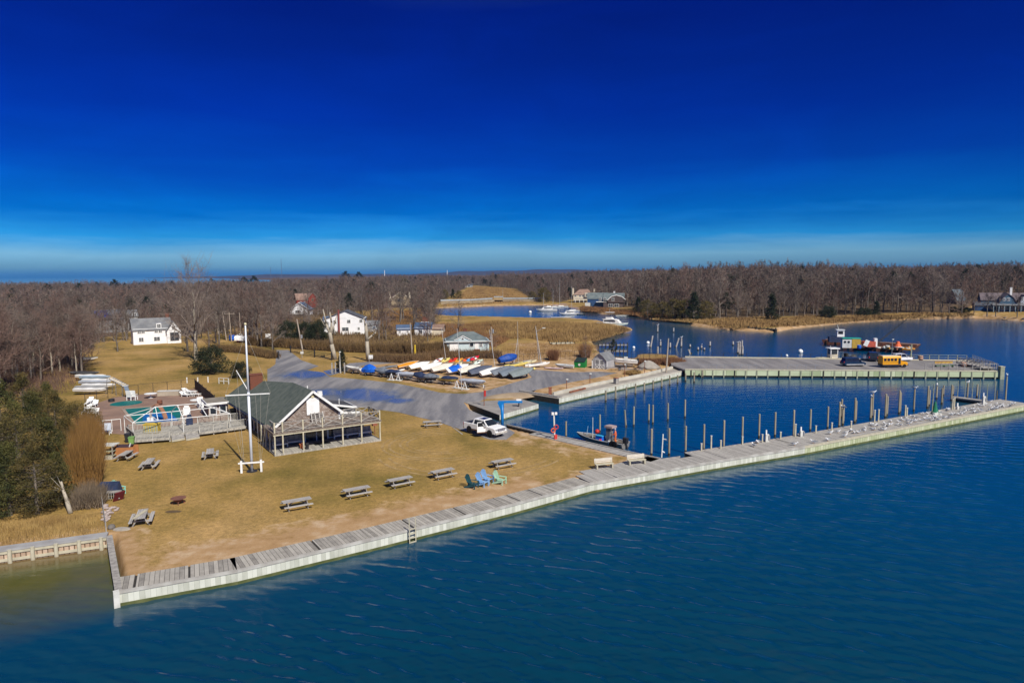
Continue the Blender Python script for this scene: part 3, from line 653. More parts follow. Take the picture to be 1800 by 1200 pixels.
cap_run(r, b0, b1, 1.15, w=.5, h=.3, m=GREYW, out=-.3, name='dark_cap'); cap_run(r, b1, b2, 1.03, w=.5, h=.2, m=mat('pale_concrete', (.5, .5, .5)), out=.02, name='front_cap')
cap_run(r, Vector(W2(1003, 691)), Vector(W2(1030, 684)), 1.2, w=.3, h=.25, m=RUST, out=0, name='rusty_beam')
# --- the pier
PZ = 1.45
pn0, pn1 = Vector(W2(1204, 650, PZ)), Vector(W2(1757, 661 - 8, PZ))
pf0, pf1 = Vector(W2(1204, 627.5, PZ)), Vector(W2(1708, 634, PZ))
r = thing('pier', 'wide grey parking pier with a pale green timber side', 'pier')
MB().prism([tuple(pn0), tuple(pn1), tuple(pf1), tuple(pf0), tuple(Vector(W2(1178, 631, PZ))), tuple(Vector(W2(1180, 641, PZ)))], PZ - .3, PZ).build('deck', ASPH2, r)
PIERW = plank_mat('pier_timber_side', (.30, .36, .20), (.50, .55, .37), 2.0, 0, gap=.03, wear=.7)
loc, rz, L = seg_frame(pn0, pn1)
MB().box((L / 2, 0, .88), (L, .2, 1.0)).build('side_boards', PIERW, r, loc, rz)
MB().box((L / 2, .25, -.3), (L, .2, 1.5)).build('wet_lower_wall', WETW, r, loc, rz)
MB().box((L / 2, .12, PZ + .1), (L, .3, .2)).build('kerb', PALEW, r, loc, rz)
for k in range(28):
 x = 1.2 + k * (L - 2) / 27
 MB().box((x, -.14, .35), (.22, .12, 2.1)).build('fender_post', WETW if k % 4 == 0 else GREENW, r, loc, rz)
for sgn in (0,):
 l2, rz2, L2 = seg_frame(pn1, pf1); MB().box((L2 / 2, .1, .2), (L2, .2, 2.6)).build('end_wall', GREENW, r, l2, rz2)
 l3, rz3, L3 = seg_frame(pf1, pf0); MB().box((L3 / 2, .1, .2), (L3, .2, 2.6)).build('far_wall', GREENW, r, l3, rz3)
 MB().box((L3 / 2, .3, PZ + .12), (L3, .3, .24)).build('kerb', PALEW, r, l3, rz3)
def railing(name, label, a, b, z, n, h=1.05, m=None, rails=(1.0, .55), w=.07, pr=.05):
 """posts and rails from a to b (2-D), z of the deck"""
 loc, rz, L = seg_frame(a, b); r = thing(name, label, 'railing', (loc[0], loc[1], z), rz); m = m or GREENW
 for k in range(n + 1): MB().box((L * k / n, 0, h / 2), (w, w, h)).build('post', m, r)
 for q in rails: MB().box((L / 2, 0, h * q - .02), (L, pr, pr)).build('rail', m, r)
 return r
dn = (pn1 - pn0).normalized(); nn = Vector((-dn.y, dn.x))
def on_near(X):   # point on the near edge under pixel column X
 d_ = ray(X, 655); t_ = (pn0.x * dn.y - pn0.y * dn.x) / (d_.x * dn.y - d_.y * dn.x); return Vector((d_.x * t_, d_.y * t_))
railing('pier_railing', 'grey rail along the near side at the right end of the pier', on_near(1627) + nn * .2, on_near(1752) + nn * .2, PZ, 9, 1.5, GREYW, (1.0, .5), .12, .1)
railing('pier_railing', 'low pipe rail on the near side at the landward end of the pier', on_near(1232) + nn * .3, on_near(1345) + nn * .3, PZ, 8, 1.05, STEEL, (1.0,), .06)
railing('pier_railing', 'short pipe rail on the near side in the middle of the pier', on_near(1385) + nn * .3, on_near(1450) + nn * .3, PZ, 4, 1.05, STEEL, (1.0,), .06)
df = (pf1 - pf0).normalized()
railing('pier_railing', 'long cable rail on the far side of the pier behind the old piles', pf0 + df * 6, pf0 + df * 21, PZ + .2, 6, .9, DARK, (1.0, .6), .09, .04)
railing('pier_railing', 'cable rail on the far side of the pier left of the booth', pf0 + df * 25, pf0 + df * 36, PZ + .2, 5, .9, DARK, (1.0, .6), .09, .04)
railing('pier_railing', 'rail on the far side of the pier beyond the school bus', pf0 + df * 46, pf1 - df * 1.0, PZ + .2, 7, 1.0, GREENW, (1.0, .5), .1, .06)
railing('pier_railing', 'pale balustrade across the outer end of the pier', pn1 + (pf1 - pn1) * .06, pf1 - (pf1 - pn1) * .02, PZ, 16, 1.4, STEEL, (1.0, .5, .15), .08, .06)
r = thing('pile_cluster', 'square pale corner pile at the outer end of the pier', 'piling')
q = pn1 + dn * .3
MB().box((0, 0, .55), (.75, .9, 3.7)).build('pile', GREENW, r, (q.x, q.y, 0), math.atan2(dn.y, dn.x)); MB().box((0, 0, 2.44), (.85, 1.0, .12)).build('cap', PALEW, r, (q.x, q.y, 0), math.atan2(dn.y, dn.x))
r = thing('gangway', 'dark sloping timber gangway with a handrail lying along the outer end of the pier', 'gangway')
g0 = P(1690, 641, PZ); g1 = P(1738, 651, PZ)
loc, rz, L = seg_frame(g0.xy, g1.xy)
mb = MB(); mb.box((L / 2, 0, .5), (L, 2.2, .25)); mb.build('deck', GREYW, r, (loc[0], loc[1], PZ), rz)
for y in (-1.0, 1.0):
 mb = MB(); mb.bar((0, y, 1.5), (L, y, 1.5), .1, .1)
 for k in range(8): mb.bar((L * k / 7, y, .6), (L * k / 7, y, 1.5), .09, .09)
 for k in range(7): mb.bar((L * k / 7, y, .6), (L * (k + 1) / 7, y, 1.5), .06, .06)
 mb.build('truss_rail', GREYW, r, (loc[0], loc[1], PZ), rz)
for k in range(4): MB().box((L * (k + .5) / 4, 0, .19), (.3, 2, .36)).build('bearer', WETW, r, (loc[0], loc[1], PZ), rz)
fd0, fd1 = Vector(W2(1674, 697, .6)), Vector(W2(1752, 707, .6))
r = thing('finger_dock', 'dark low finger dock with thin posts near the outer end of the jetty', 'dock')
loc, rz, L = seg_frame(fd0, fd1)
MB().box((L / 2, 0, .55), (L, 1.4, .2)).build('deck', GREYW, r, loc, rz); MB().box((L / 2, -.62, .05), (L, .1, .8)).build('side', WETW, r, loc, rz)
for k in range(6): MB().tube((L * (k + .5) / 6, .6, -1.5), (L * (k + .5) / 6, .6, 3.2 + (k % 2) * .6), .06, .05, 8).build('post', GREENW, r, loc, rz)
def stage(name, label, px0, px1, w, z, m, n=4):
 a = Vector(W2(*px0, z)); b = Vector(W2(*px1, z)); loc, rz, L = seg_frame(a, b); r = thing(name, label, 'dock', (loc[0], loc[1], 0), rz)
 MB().box((L / 2, 0, z - .1), (L, w, .2)).build('deck', m, r)
 for k in range(n + 1):
  for s_ in (-1, 1): MB().tube((L * k / n, s_ * w / 2, -1.2), (L * k / n, s_ * w / 2, z + .5), .12, .12, 6).build('post', WETW, r)
 return r
stage('marsh_dock', 'dark long low dock in the channel behind the small pine', (1052, 605.5), (1103, 605.5), 1.6, .75, GREYW, 8)
stage('marsh_dock', 'grey dock on thin legs at the edge of the channel below the pine', (1062, 616), (1103, 616.5), 2.2, .85, GREYW, 6)
stage('creek_dock', 'pale floating dock at the left bank of the creek', (768, 556), (866, 556.5), 3, .5, PALEW, 10)
stage('creek_dock', 'thin dark dock on the far bank below the dark blue house', (1026, 550.5), (1050, 551), 2, .9, WETW, 5)
stage('marsh_boardwalk', 'pale planks laid over the marsh left of the pine', (968, 603), (1008, 602), 3, 1.15, PALEW, 5)
r = thing('causeway', 'pale stone causeway wall with a dark culvert across the head of the creek', 'causeway')
cw = [(775, 537), (830, 536), (868, 533), (884, 533), (950, 533)]
STONE = mat('pale_stone', (.34, .28, .19), (.24, .19, .12), .3, .9)
for i in range(4):
 a = Vector(W2(*cw[i], 0)); b = Vector(W2(*cw[i + 1], 0)); loc, rz, L = seg_frame(a, b)
 if i == 2:
  MB().box((L / 2, 0, 3.2), (L, 1.2, 2.0)).build('culvert_lintel', mat('culvert_stone', (.40, .29, .15), None, .5, .9), r, loc, rz); MB().box((L / 2, .9, .8), (L - .4, .4, 3.0)).build('culvert_mouth', BLACK, r, loc, rz)
 else: MB().box((L / 2, 0, .8), (L, 1.2, 3.6)).build('wall', STONE, r, loc, rz)
 MB().box((L / 2, 1.2, 3.4 if i != 2 else 4.4), (L, .3, 1.0)).build('guard_rail', mat('guard_rail', (.36, .40, .42), (.28, .31, .33), .5, .6), r, loc, rz)
r = thing('old_bulkhead', 'black rotten timber bulkhead standing off the sandy point', 'groyne')
ob = [(1273, 576), (1318, 581), (1365, 584)]
for i in range(2):
 a = Vector(W2(*ob[i], 0)); b = Vector(W2(*ob[i + 1], 0)); loc, rz, L = seg_frame(a, b)
 MB().box((L / 2, 0, .2), (L, .9, 1.9)).build('timbers', WETW, r, loc, rz)
 for k in range(8): MB().tube((L * k / 7, -.6, -1), (L * k / 7, -.6, 1.5 + .4 * math.sin(k * 3.1)), .2, .18, 6).build('post', WETW, r, loc, rz)
r = thing('seawall', 'dark boulder seawall below the lawn of the blue house on the right', 'seawall')
sw = [(1768, 562), (1800, 564), (1900, 570)]
ROCK = mat('dark_rock', (.10, .09, .08), (.2, .18, .16), .6, .9)
for i in range(2):
 a = Vector(W2(*sw[i], 0)); b = Vector(W2(*sw[i + 1], 0)); loc, rz, L = seg_frame(a, b); mb = MB()
 for k in range(int(L / 1.3)): mb.ball((k * 1.3 + rng.uniform(-.3, .3), rng.uniform(-.5, .8), rng.uniform(.2, .9)), rng.uniform(.7, 1.2), 6, .7)
 mb.build('boulders', ROCK, r, loc, rz)
# ================================================================== vegetation
BARK = mat('grey_bark', (.20, .165, .13), (.12, .10, .08), 2.5, .9, stretch=(1, 1, .3))
PALEBARK = mat('pale_bark', (.42, .37, .29), (.26, .23, .18), 1.8, .9, stretch=(1, 1, .4))
TWIG = mat('bare_twigs', (.175, .138, .112), (.105, .083, .07), .35, .95, rand=.8)
GBARK = mat('dull_bark', (.17, .145, .12), (.10, .085, .07), 2.5, .9, stretch=(1, 1, .3), rand=.4)
TWIGR = mat('reddish_twigs', (.185, .118, .092), (.115, .078, .063), .3, .95, rand=.7)
CEDAR = mat('cedar_foliage', (.105, .098, .024), (.034, .042, .013), .9, .85, rand=.4)
CEDARB = mat('bronzed_cedar', (.135, .095, .026), (.05, .048, .015), .8, .85, rand=.4)
PINE = mat('pine_foliage', (.026, .034, .013), (.012, .018, .008), .9, .85, rand=.4)
HEDGET = mat('hedge_twigs', (.16, .098, .04), (.10, .064, .03), .6, .95)
REED = mat('dry_reeds', (.35, .225, .085), (.21, .125, .05), .09, .9, detail=6)
REEDR = mat('russet_reeds', (.26, .135, .055), (.19, .10, .045), .15, .9)
class Tris:
 """loose triangles and ribbons collected for one mesh"""
 def __init__(s): s.t = []
 def ribbon(s, p, q, w, r_):
  d = q - p; L = np.linalg.norm(d)
  a = np.cross(d / max(L, 1e-6), r_.normal(size=3)); a /= max(np.linalg.norm(a), 1e-6)
  s.t.append((p - a * w / 2, p + a * w / 2, q))
 def mesh(s, name, m):
  v = np.array(s.t).reshape(-1, 3); f = np.arange(len(v)).reshape(-1, 3); return np_mesh(name, v, f, m)
def bare_tree(seed, H=14.0, spread=.36, limbs=11, subs=6, twigs=7, tw=.05, lean=0.0, rt=.24, low=.22, fine=0):
 """trunk mesh builder, crown (limb tubes + twig ribbons)"""
 r_ = np.random.default_rng(seed); tk = MB(); cr = MB(); tr = Tris()
 pts = [np.zeros(3)]; n = 6
 for i in range(1, n + 1):
  pts.append(np.array([r_.normal(0, .02 * H * i / n) + lean * H * i / n, r_.normal(0, .02 * H * i / n), H * .86 * i / n]))
 def rad(t): return rt * (1 - t) ** .8 + .025
 for i in range(n): tk.tube(pts[i], pts[i + 1], rad(i / n), rad((i + 1) / n), 6, caps=False)
 def at(t):
  k = min(int(t * n), n - 1); f = t * n - k; return pts[k] * (1 - f) + pts[k + 1] * f
 def grow(p, d, L, r0, lvl, m):
  k = 3 if lvl == 0 else 2; q = p; dd = d / np.linalg.norm(d); path = [p]
  for i in range(k):
   dd = dd + r_.normal(0, .16, 3) + np.array([0, 0, .10]); dd /= np.linalg.norm(dd); q = q + dd * L / k; path.append(q)
  for i in range(k): cr.tube(path[i], path[i + 1], r0 * (1 - i / k * .75), r0 * (1 - (i + 1) / k * .75), 4 if lvl == 0 else 3, caps=False)
  cnt = (subs if lvl == 0 else twigs)
  for j in range(cnt):
   t = r_.uniform(.25, 1.0); kk = min(int(t * k), k - 1); f = t * k - kk; b = path[kk] * (1 - f) + path[kk + 1] * f
   nd = dd * .7 + r_.normal(0, .55, 3) + np.array([0, 0, .28])
   nd /= np.linalg.norm(nd)
   if lvl == 0: grow(b, nd, L * r_.uniform(.35, .6), r0 * .42, 1, 0)
   else:
    e = b + nd * L * r_.uniform(.45, .95); tr.ribbon(b, e, tw, r_)
    for _ in range(fine):
     f2 = r_.uniform(.2, 1); s0 = b + (e - b) * f2; tr.ribbon(s0, s0 + (nd + r_.normal(0, .6, 3)) * L * .42, tw * .7, r_)
 for i in range(limbs):
  t = low + (1 - low) * (i + r_.uniform(0, .8)) / limbs; t = min(t, .99); az = i * 2.4 + r_.uniform(-.5, .5)
  el = .35 + .75 * t + r_.uniform(-.15, .2); L = H * spread * (1.15 - .62 * t) * r_.uniform(.8, 1.15)
  grow(at(t), np.array([math.cos(az) * math.cos(el), math.sin(az) * math.cos(el), math.sin(el)]), L, rad(t) * .55, 0, 0)
 return tk, cr, tr
def tree_meshes(name, args, bark, twig):
 tk, cr, tr = bare_tree(**args)
 tm = tk.mesh(name + '_trunk', bark, True, fix=False)
 v = np.array(cr.v); f4 = np.array([f for f in cr.f if len(f) == 4])
 tv = np.array(tr.t).reshape(-1, 3)
 faces = np.concatenate([f4[:, [0, 1, 2]], f4[:, [0, 2, 3]], np.arange(len(tv)).reshape(-1, 3) + len(v)])
 cm = np_mesh(name + '_crown', np.concatenate([v, tv]), faces, twig)
 return tm, cm
def plant_tree(name, label, cat, meshes, loc, rz, sc, group):
 r = thing(name, label, cat, loc, rz, group)
 r.scale = sc if isinstance(sc, tuple) else (sc, sc, sc)
 obj('trunk', meshes[0], r); obj('crown', meshes[1], r)
 return r
def blobs(tris, c, rad, n, size, r_, up=.0, flat=1.0):
 """leaf clumps: little random triangles in a ball"""
 d = r_.normal(size=(n, 3)); d /= np.linalg.norm(d, axis=1)[:, None]
 p = c + d * (rad * r_.uniform(.35, 1.0, n)[:, None] ** .6) * np.array([1, 1, flat])
 a = r_.normal(size=(n, 3)); b = r_.normal(size=(n, 3)); a[:, 2] += up
 a *= size / np.linalg.norm(a, axis=1)[:, None] * r_.uniform(.6, 1.3, n)[:, None]; b *= size * .6 / np.linalg.norm(b, axis=1)[:, None]
 tris += list(zip(p - b * .5, p + b * .5, p + a))
def cedar_meshes(name, seed, H, W, m, dense=1.0, shape='cone', leaf=.22):
 r_ = np.random.default_rng(seed); T = []; tk = MB(); tk.tube((0, 0, 0), (0, 0, H * .9), .035 * H ** .9, .02, 7, caps=False)
 nb = int(80 * dense)
 for i in range(nb):
  t = (i + r_.uniform(0, 1)) / nb
  if shape == 'cone': prof = (1 - t) ** .75 * (.25 + .75 * min(1, t * 6 + .45))
  elif shape == 'round': prof = math.sqrt(max(0.02, 1 - (2 * t - .85) ** 2 / 1.35))
  else: prof = (math.sin(PI * min(1, t * 1.02 + .1))) ** .6
  az = r_.uniform(0, 2 * PI); rr_ = W / 2 * prof * r_.uniform(.45, 1.08)
  z = H * (.06 + .93 * t) if shape != 'pine' else H * (.35 + .65 * t)
  c = np.array([math.cos(az) * rr_, math.sin(az) * rr_, z + r_.uniform(-.3, .3)])
  tk.tube((0, 0, max(.1, z - .25 * rr_)), c, .035, .012, 3, caps=False)
  blobs(T, c, W * r_.uniform(.10, .19), int(95 * dense), leaf, r_, .5, .75)
 tm = tk.mesh(name + '_trunk', BARK, True, fix=False)
 v = np.array(T).reshape(-1, 3); v[:, 2] = np.maximum(v[:, 2], .05)
 return tm, np_mesh(name + '_crown', v, np.arange(len(v)).reshape(-1, 3), m)
BT = [tree_meshes('bare_tree_%d' % i, dict(seed=20 + i, H=14, spread=(.34, .30, .38, .33, .27)[i], limbs=(11, 12, 10, 12, 11)[i], subs=6, twigs=7, fine=1, tw=.065, low=(.14, .2, .12, .2, .16)[i]), GBARK, (TWIG, TWIG, TWIGR, TWIG, TWIGR)[i]) for i in range(5)]
NT = [tree_meshes('near_bare_tree_%d' % i, dict(seed=50 + i, H=12, spread=.36, limbs=13, subs=8, twigs=9, fine=3, tw=.03, low=.18, rt=.17), PALEBARK if i else BARK, (TWIGR, TWIG, TWIGR)[i]) for i in range(3)]
OAK = tree_meshes('oak', dict(seed=91, H=20, spread=.46, limbs=15, subs=9, twigs=8, fine=2, tw=.05, low=.17, rt=.55), PALEBARK, TWIG)
CD = [cedar_meshes('cedar_%d' % i, 70 + i, 8, (4.6, 5.2, 4.0, 5.6)[i], (CEDAR, CEDARB, CEDAR, CEDARB)[i], 1.25, ('cone', 'egg', 'egg', 'round')[i], .17) for i in range(4)]
YEW = cedar_meshes('yew', 81, 5, 6.4, PINE, 1.1, 'round', .26)
SPR = cedar_meshes('spruce', 82, 8, 4.6, PINE, .8, 'cone', .3)
PIN = cedar_meshes('pine', 83, 9, 5.5, PINE, .55, 'pine', .4)
BRN = cedar_meshes('brown_evergreen', 84, 9, 8.5, CEDARB, .8, 'round', .42)
# ---- the wood on the left behind the cedars
GW = 'bare trees in the thicket at the left edge'
for i in range(76):
 X = rng.uniform(-190, 148); Y = rng.uniform(628, 700) if X < 95 else rng.uniform(622, 660)
 p = P(X, Y); k = rng.randrange(3)
 plant_tree('bare_tree', 'bare reddish brown tree in the dense thicket left of the lawn', 'tree', NT[k], (p.x, p.y, ZL - .1), rng.uniform(0, 6.3), rng.uniform(.85, 1.25), GW)
# ---- cedars in the lower left corner
cedars = [(18, 906, .85, 0), (66, 903, .80, 1), (104, 884, .62, 0), (-40, 900, 1.0, 2), (36, 862, 1.0, 3), (90, 846, .85, 2), (-18, 840, 1.05, 1), (122, 820, .72, 1), (60, 806, 1.0, 0), (5, 790, 1.1, 2), (100, 782, .86, 1),
          (140, 772, .62, 3), (45, 758, 1.0, 1), (160, 764, .48, 3), (-40, 770, 1.1, 0), (86, 748, .8, 2), (-110, 880, 1.0, 1), (-100, 800, 1.1, 3)]
for i, (X, Y, s_, k) in enumerate(cedars):
 p = P(X, Y); plant_tree('cedar', 'dense bronze green cedar in the clump filling the lower left corner', 'tree', CD[k], (p.x, p.y, ZL - .1), i * 1.7, (s_ * 1.05, s_ * 1.05, s_ * .92), 'cedars in the lower left clump')
p = P(124, 902); r = thing('dead_tree', 'leaning pale bare trunk in front of the cedars at lower left', 'tree', (p.x, p.y, ZL), 0)
mb = MB(); pts = [(0, 0, 0), (-.35, .2, 1.0), (-.75, .4, 1.9), (-1.0, .6, 2.6)]
for i in range(3): mb.tube(pts[i], pts[i + 1], .2 - .04 * i, .16 - .04 * i, 8)
for q in ((-1.9, 0, 2.5), (-2.2, .4, 1.9), (-1.2, -.4, 3.3), (-1.6, .9, 3.2)): mb.tube(pts[2], q, .06, .015, 5)
mb.build('trunk', PALEBARK, r, smooth=True)
def twig_mass(name, label, cat, pts, width, h, n, m, seed, lean=.22, tw=.05, kind=None, group=None, top=None):
 """an upright thicket of fine stems along a ground polyline"""
 r_ = np.random.default_rng(seed); pts = [np.array(p[:2]) for p in pts]; seg = [np.linalg.norm(pts[i + 1] - pts[i]) for i in range(len(pts) - 1)]; tot = sum(seg)
 T = []; o = pts[0]
 s_ = r_.uniform(0, tot, n); w_ = r_.uniform(-.5, .5, n) * width
 for a, b in zip(s_, w_):
  i = 0
  while i < len(seg) - 1 and a > seg[i]: a -= seg[i]; i += 1
  d = (pts[i + 1] - pts[i]) / seg[i]; q = pts[i] + d * a + np.array([-d[1], d[0]]) * b - o
  hh = h * r_.uniform(.55, 1.08) * (1 - .35 * (2 * abs(b) / width) ** 2)
  z0 = r_.uniform(0, .45) * hh; p0 = np.array([q[0], q[1], z0]); e = p0 + np.array([r_.normal(0, lean), r_.normal(0, lean), 1.0]) * (hh - z0)
  c = np.cross(e - p0, r_.normal(size=3)); c *= tw / np.linalg.norm(c); T.append((p0 - c, p0 + c, e))
 v = np.array(T).reshape(-1, 3)
 ob = obj(name, np_mesh(name, v, np.arange(len(v)).reshape(-1, 3), m), None, (o[0], o[1], ZL - .05)); return tag(ob, label, cat, group, kind)
G2 = lambda *px: [P(X, Y) for X, Y in px]
twig_mass('hedge', 'tall orange brown bare hedge standing at the left edge of the lawn', 'hedge', G2((152, 862), (158, 800)), 2.5, 5.6, 11000, mat('orange_hedge', (.25, .135, .036), (.17, .09, .028), .5, .95), 1, .16, .02)
twig_mass('bush', 'low grey bare bush at the foot of the tall orange hedge', 'bush', G2((150, 897), (163, 880)), 2.4, 2.3, 2600, mat('grey_bush', (.20, .15, .10), (.13, .10, .07), .8, .95), 2, .3, .018)
twig_mass('hedge', 'dark clipped hedge along the back of the side lawn left of the gate', 'hedge', G2((372, 616), (430, 620), (484, 630)), 3.0, 2.3, 5200, HEDGET, 3, .2, .05)
twig_mass('hedge', 'long brown hedge running from behind the gate to the white house', 'hedge', G2((440, 606), (520, 612), (590, 617), (690, 621)), 3.2, 3.0, 10000, HEDGET, 4, .2, .055)
twig_mass('hedge', 'brown hedge between the utility pole and the small pale green house', 'hedge', G2((690, 621), (740, 621), (785, 617)), 3.2, 3.1, 6000, HEDGET, 41, .2, .055)
twig_mass('hedge', 'lower russet thicket in front of the long hedge behind the kayaks', 'hedge', G2((655, 634), (720, 637), (785, 629), (840, 628), (880, 629)), 4.0, 2.4, 9000, mat('russet_thicket', (.19, .115, .055), (.13, .08, .042), .4, .95), 5, .25, .045)
twig_mass('bush', 'russet scrub behind the fence at the landward end of the pier', 'bush', G2((1120, 640), (1160, 641), (1195, 638)), 5, 1.7, 5000, mat('russet_scrub', (.22, .105, .05), (.15, .075, .04), .5, .95), 6, .3, .04)
twig_mass('bush', 'round russet bush behind the catamaran with the mast', 'bush', G2((965, 632), (980, 632)), 4, 2.6, 2600, mat('russet_scrub', (.2, .1, .05)), 7, .3, .04)
twig_mass('bush', 'tawny grass tuft on the bank in front of the brown boat trailers', 'bush', G2((1104, 659), (1120, 656)), 2.6, 1.0, 1400, REED, 8, .35, .04)
twig_mass('bush', 'small bare brown tree crown of twigs behind the green shed', 'bush', G2((1020, 627), (1036, 627)), 5, 3.4, 2200, REEDR, 9, .3, .035)
def ever(label, X, Y, top, meshes, h0, name='evergreen_tree', wide=1.0, group=None):
 p = G(X, Y) if Y < 600 else P(X, Y); gz_ = p.z; D = (p - O).dot(_W); h = (Y - top) / F * D * 1.02; s_ = h / h0
 return plant_tree(name, label, 'tree', meshes, (p.x, p.y, gz_ - .1), X * .1, (s_ * wide, s_ * wide, s_), group)
ever('big dark round yew on the side lawn behind the clubhouse', 372, 657, 616, YEW, 4.6, wide=1.0)
ever('low dark yew beside the brick chimney of the clubhouse', 422, 664, 640, YEW, 4.6, wide=1.0)
ever('dark pointed evergreen by the corner of the side lawn', 158, 612, 578, SPR, 8, wide=1.0)
ever('dark small spruce beside the light pole at the boat yard entrance', 601, 653, 615, SPR, 8, wide=1.1)
ever('dark evergreen left of the leaning utility pole behind the hedge', 508, 600, 570, YEW, 4.6)
ever('dark evergreen right of the leaning utility pole behind the hedge', 535, 600, 572, YEW, 4.6)
ever('olive round evergreen at the left corner of the white house', 563, 600, 569, YEW, 4.6)
ever('small dark pine growing in the water by the marsh docks', 1078, 627, 597, PIN, 9, 'pine_tree', wide=.8)
ever('black pointed spruce on the beach across the channel', 1356, 564, 518, SPR, 8, wide=1.1)
ever('dark bush like evergreen on the right bank before the tall wood', 1455, 560, 541, YEW, 4.6)
ever('dark spruce on the right bank behind the barge', 1540, 557, 530, SPR, 8, wide=1.3)
ever('dark low evergreen on the right bank left of the spruce', 1518, 557, 543, YEW, 4.6, wide=1.4)
ever('dark shrub left of the blue shingled house on the right', 1676, 548, 540, YEW, 4.6, wide=1.2)
ever('dark shrub by the path of the blue shingled house', 1696, 550, 541, YEW, 4.6, wide=1.4)
for i, (X, Y, t_, k) in enumerate([(1122, 553, 523, SPR), (1138, 558, 530, BRN), (1164, 560, 533, BRN), (1186, 562, 529, BRN), (1204, 563, 530, BRN), (1219, 564, 515, SPR), (1240, 562, 532, BRN)]):
 ever('dark brown evergreen in the row on the bank right of the dark blue house', X, Y, t_, k, 8.6 if k is BRN else 8, wide=1.1, group='evergreens on the far bank')
for i, (X, Y, t_, k) in enumerate([(781, 527, 511, BRN), (796, 524, 508, SPR), (806, 525, 512, BRN), (936, 530, 514, BRN), (956, 531, 508, BRN), (1001, 527, 506, PIN)]):
 ever('dark evergreen by the head of the creek near the causeway', X, Y, t_, k, 8.6 if k is BRN else 8 if k is SPR else 9, wide=1.1, group='evergreens at the head of the creek')
for i, (X, Y, t_) in enumerate([(18, 520, 499), (36, 515, 498), (140, 520, 496), (202, 512, 489), (372, 505, 487), (430, 510, 490), (447, 508, 488), (608, 500, 480), (631, 500, 481), (711, 525, 494), (730, 530, 506), (1207, 500, 478), (1570, 520, 482), (1770, 490, 478), (355, 540, 515), (1125, 535, 502), (230, 545, 520), (300, 530, 508), (392, 520, 498), (480, 530, 505), (655, 525, 500), (585, 515, 494), (90, 545, 520), (270, 510, 492), (760, 520, 498)]):
 ever('dark pine standing above the bare wood', X, Y, t_ - (2 if X > 400 else -3), PIN, 9, 'pine_tree', wide=1.3, group='pines in the far wood')
def bare(label, X, Y, top, k, name='bare_tree', wide=1.0, group=None, h0=None):
 p = G(X, Y) if Y < 600 else P(X, Y); gz_ = p.z; D = (p - O).dot(_W); h = (Y - top) / F * D
 m_ = OAK if k == 'oak' else BT[k]; s_ = h / (h0 or (19.5 if k == 'oak' else 13.6))
 return plant_tree(name, label, 'tree', m_, (p.x, p.y, gz_ - .15), X * .37, (s_ * wide, s_ * wide, s_), group)
bare('huge spreading bare oak beside the white house with the grey roof', 345, 633, 484, 'oak', wide=.85)
bare('slim bare tree on the lawn left of the white house', 207, 618, 545, 1)
bare('bare tree with a double trunk at the hedge left of the gate', 479, 614, 540, 3)
bare('pale bare birch behind the big round yew', 368, 617, 545, 4)
bare('bare tree between the oak and the hedge', 330, 618, 520, 0)
bare('bare tree behind the far end of the ranch house roof', 806, 590, 530, 0)
bare('tall thin bare tree right of the white shed', 756, 592, 525, 1)
bare('bare tree behind the small pale green house', 752, 600, 548, 4)
bare('small bare tree behind the gambrel shed', 1029, 636, 592, 4, wide=1.1)
bare('bare tree at the right end of the small pale green house', 866, 618, 580, 0)
for X, Y, t_ in [(1668, 553, 500), (1712, 551, 515), (1640, 549, 505), (1600, 550, 498), (1580, 548, 505), (1735, 556, 505), (1690, 555, 498), (1788, 557, 512), (1655, 552, 500), (1750, 556, 515)]:
 bare('bare tree on the right bank in front of the far houses', X, Y, t_, rng.randrange(5), group='bare trees on the right bank')
for i in range(84):
 X = rng.uniform(395, 765); Y = rng.uniform(560, 598)
 if 560 < X < 650 and Y > 575: continue
 if 690 < X < 765 and Y > 585: continue
 bare('bare brown tree among the houses behind the long hedge', X, Y, Y - rng.uniform(40, 78), rng.randrange(5), group='bare trees among the houses')
for i in range(15): bare('bare tree in the screen of trunks before the grey house', rng.uniform(150, 240), rng.uniform(588, 603), rng.uniform(520, 548), rng.randrange(5), group='bare trees before the grey house')
for i in range(30): bare('bare tree in the thicket right of the white house and behind the oak', rng.uniform(322, 478), rng.uniform(582, 610), rng.uniform(505, 545), rng.randrange(5), group='bare trees right of the white house')
for i in range(14): bare('tall bare tree rising above the wood on the right bank', 1300 + i * 26 + rng.uniform(-10, 10), rng.uniform(548, 553), rng.uniform(467, 480), rng.randrange(5), group='tall trees of the right wood')
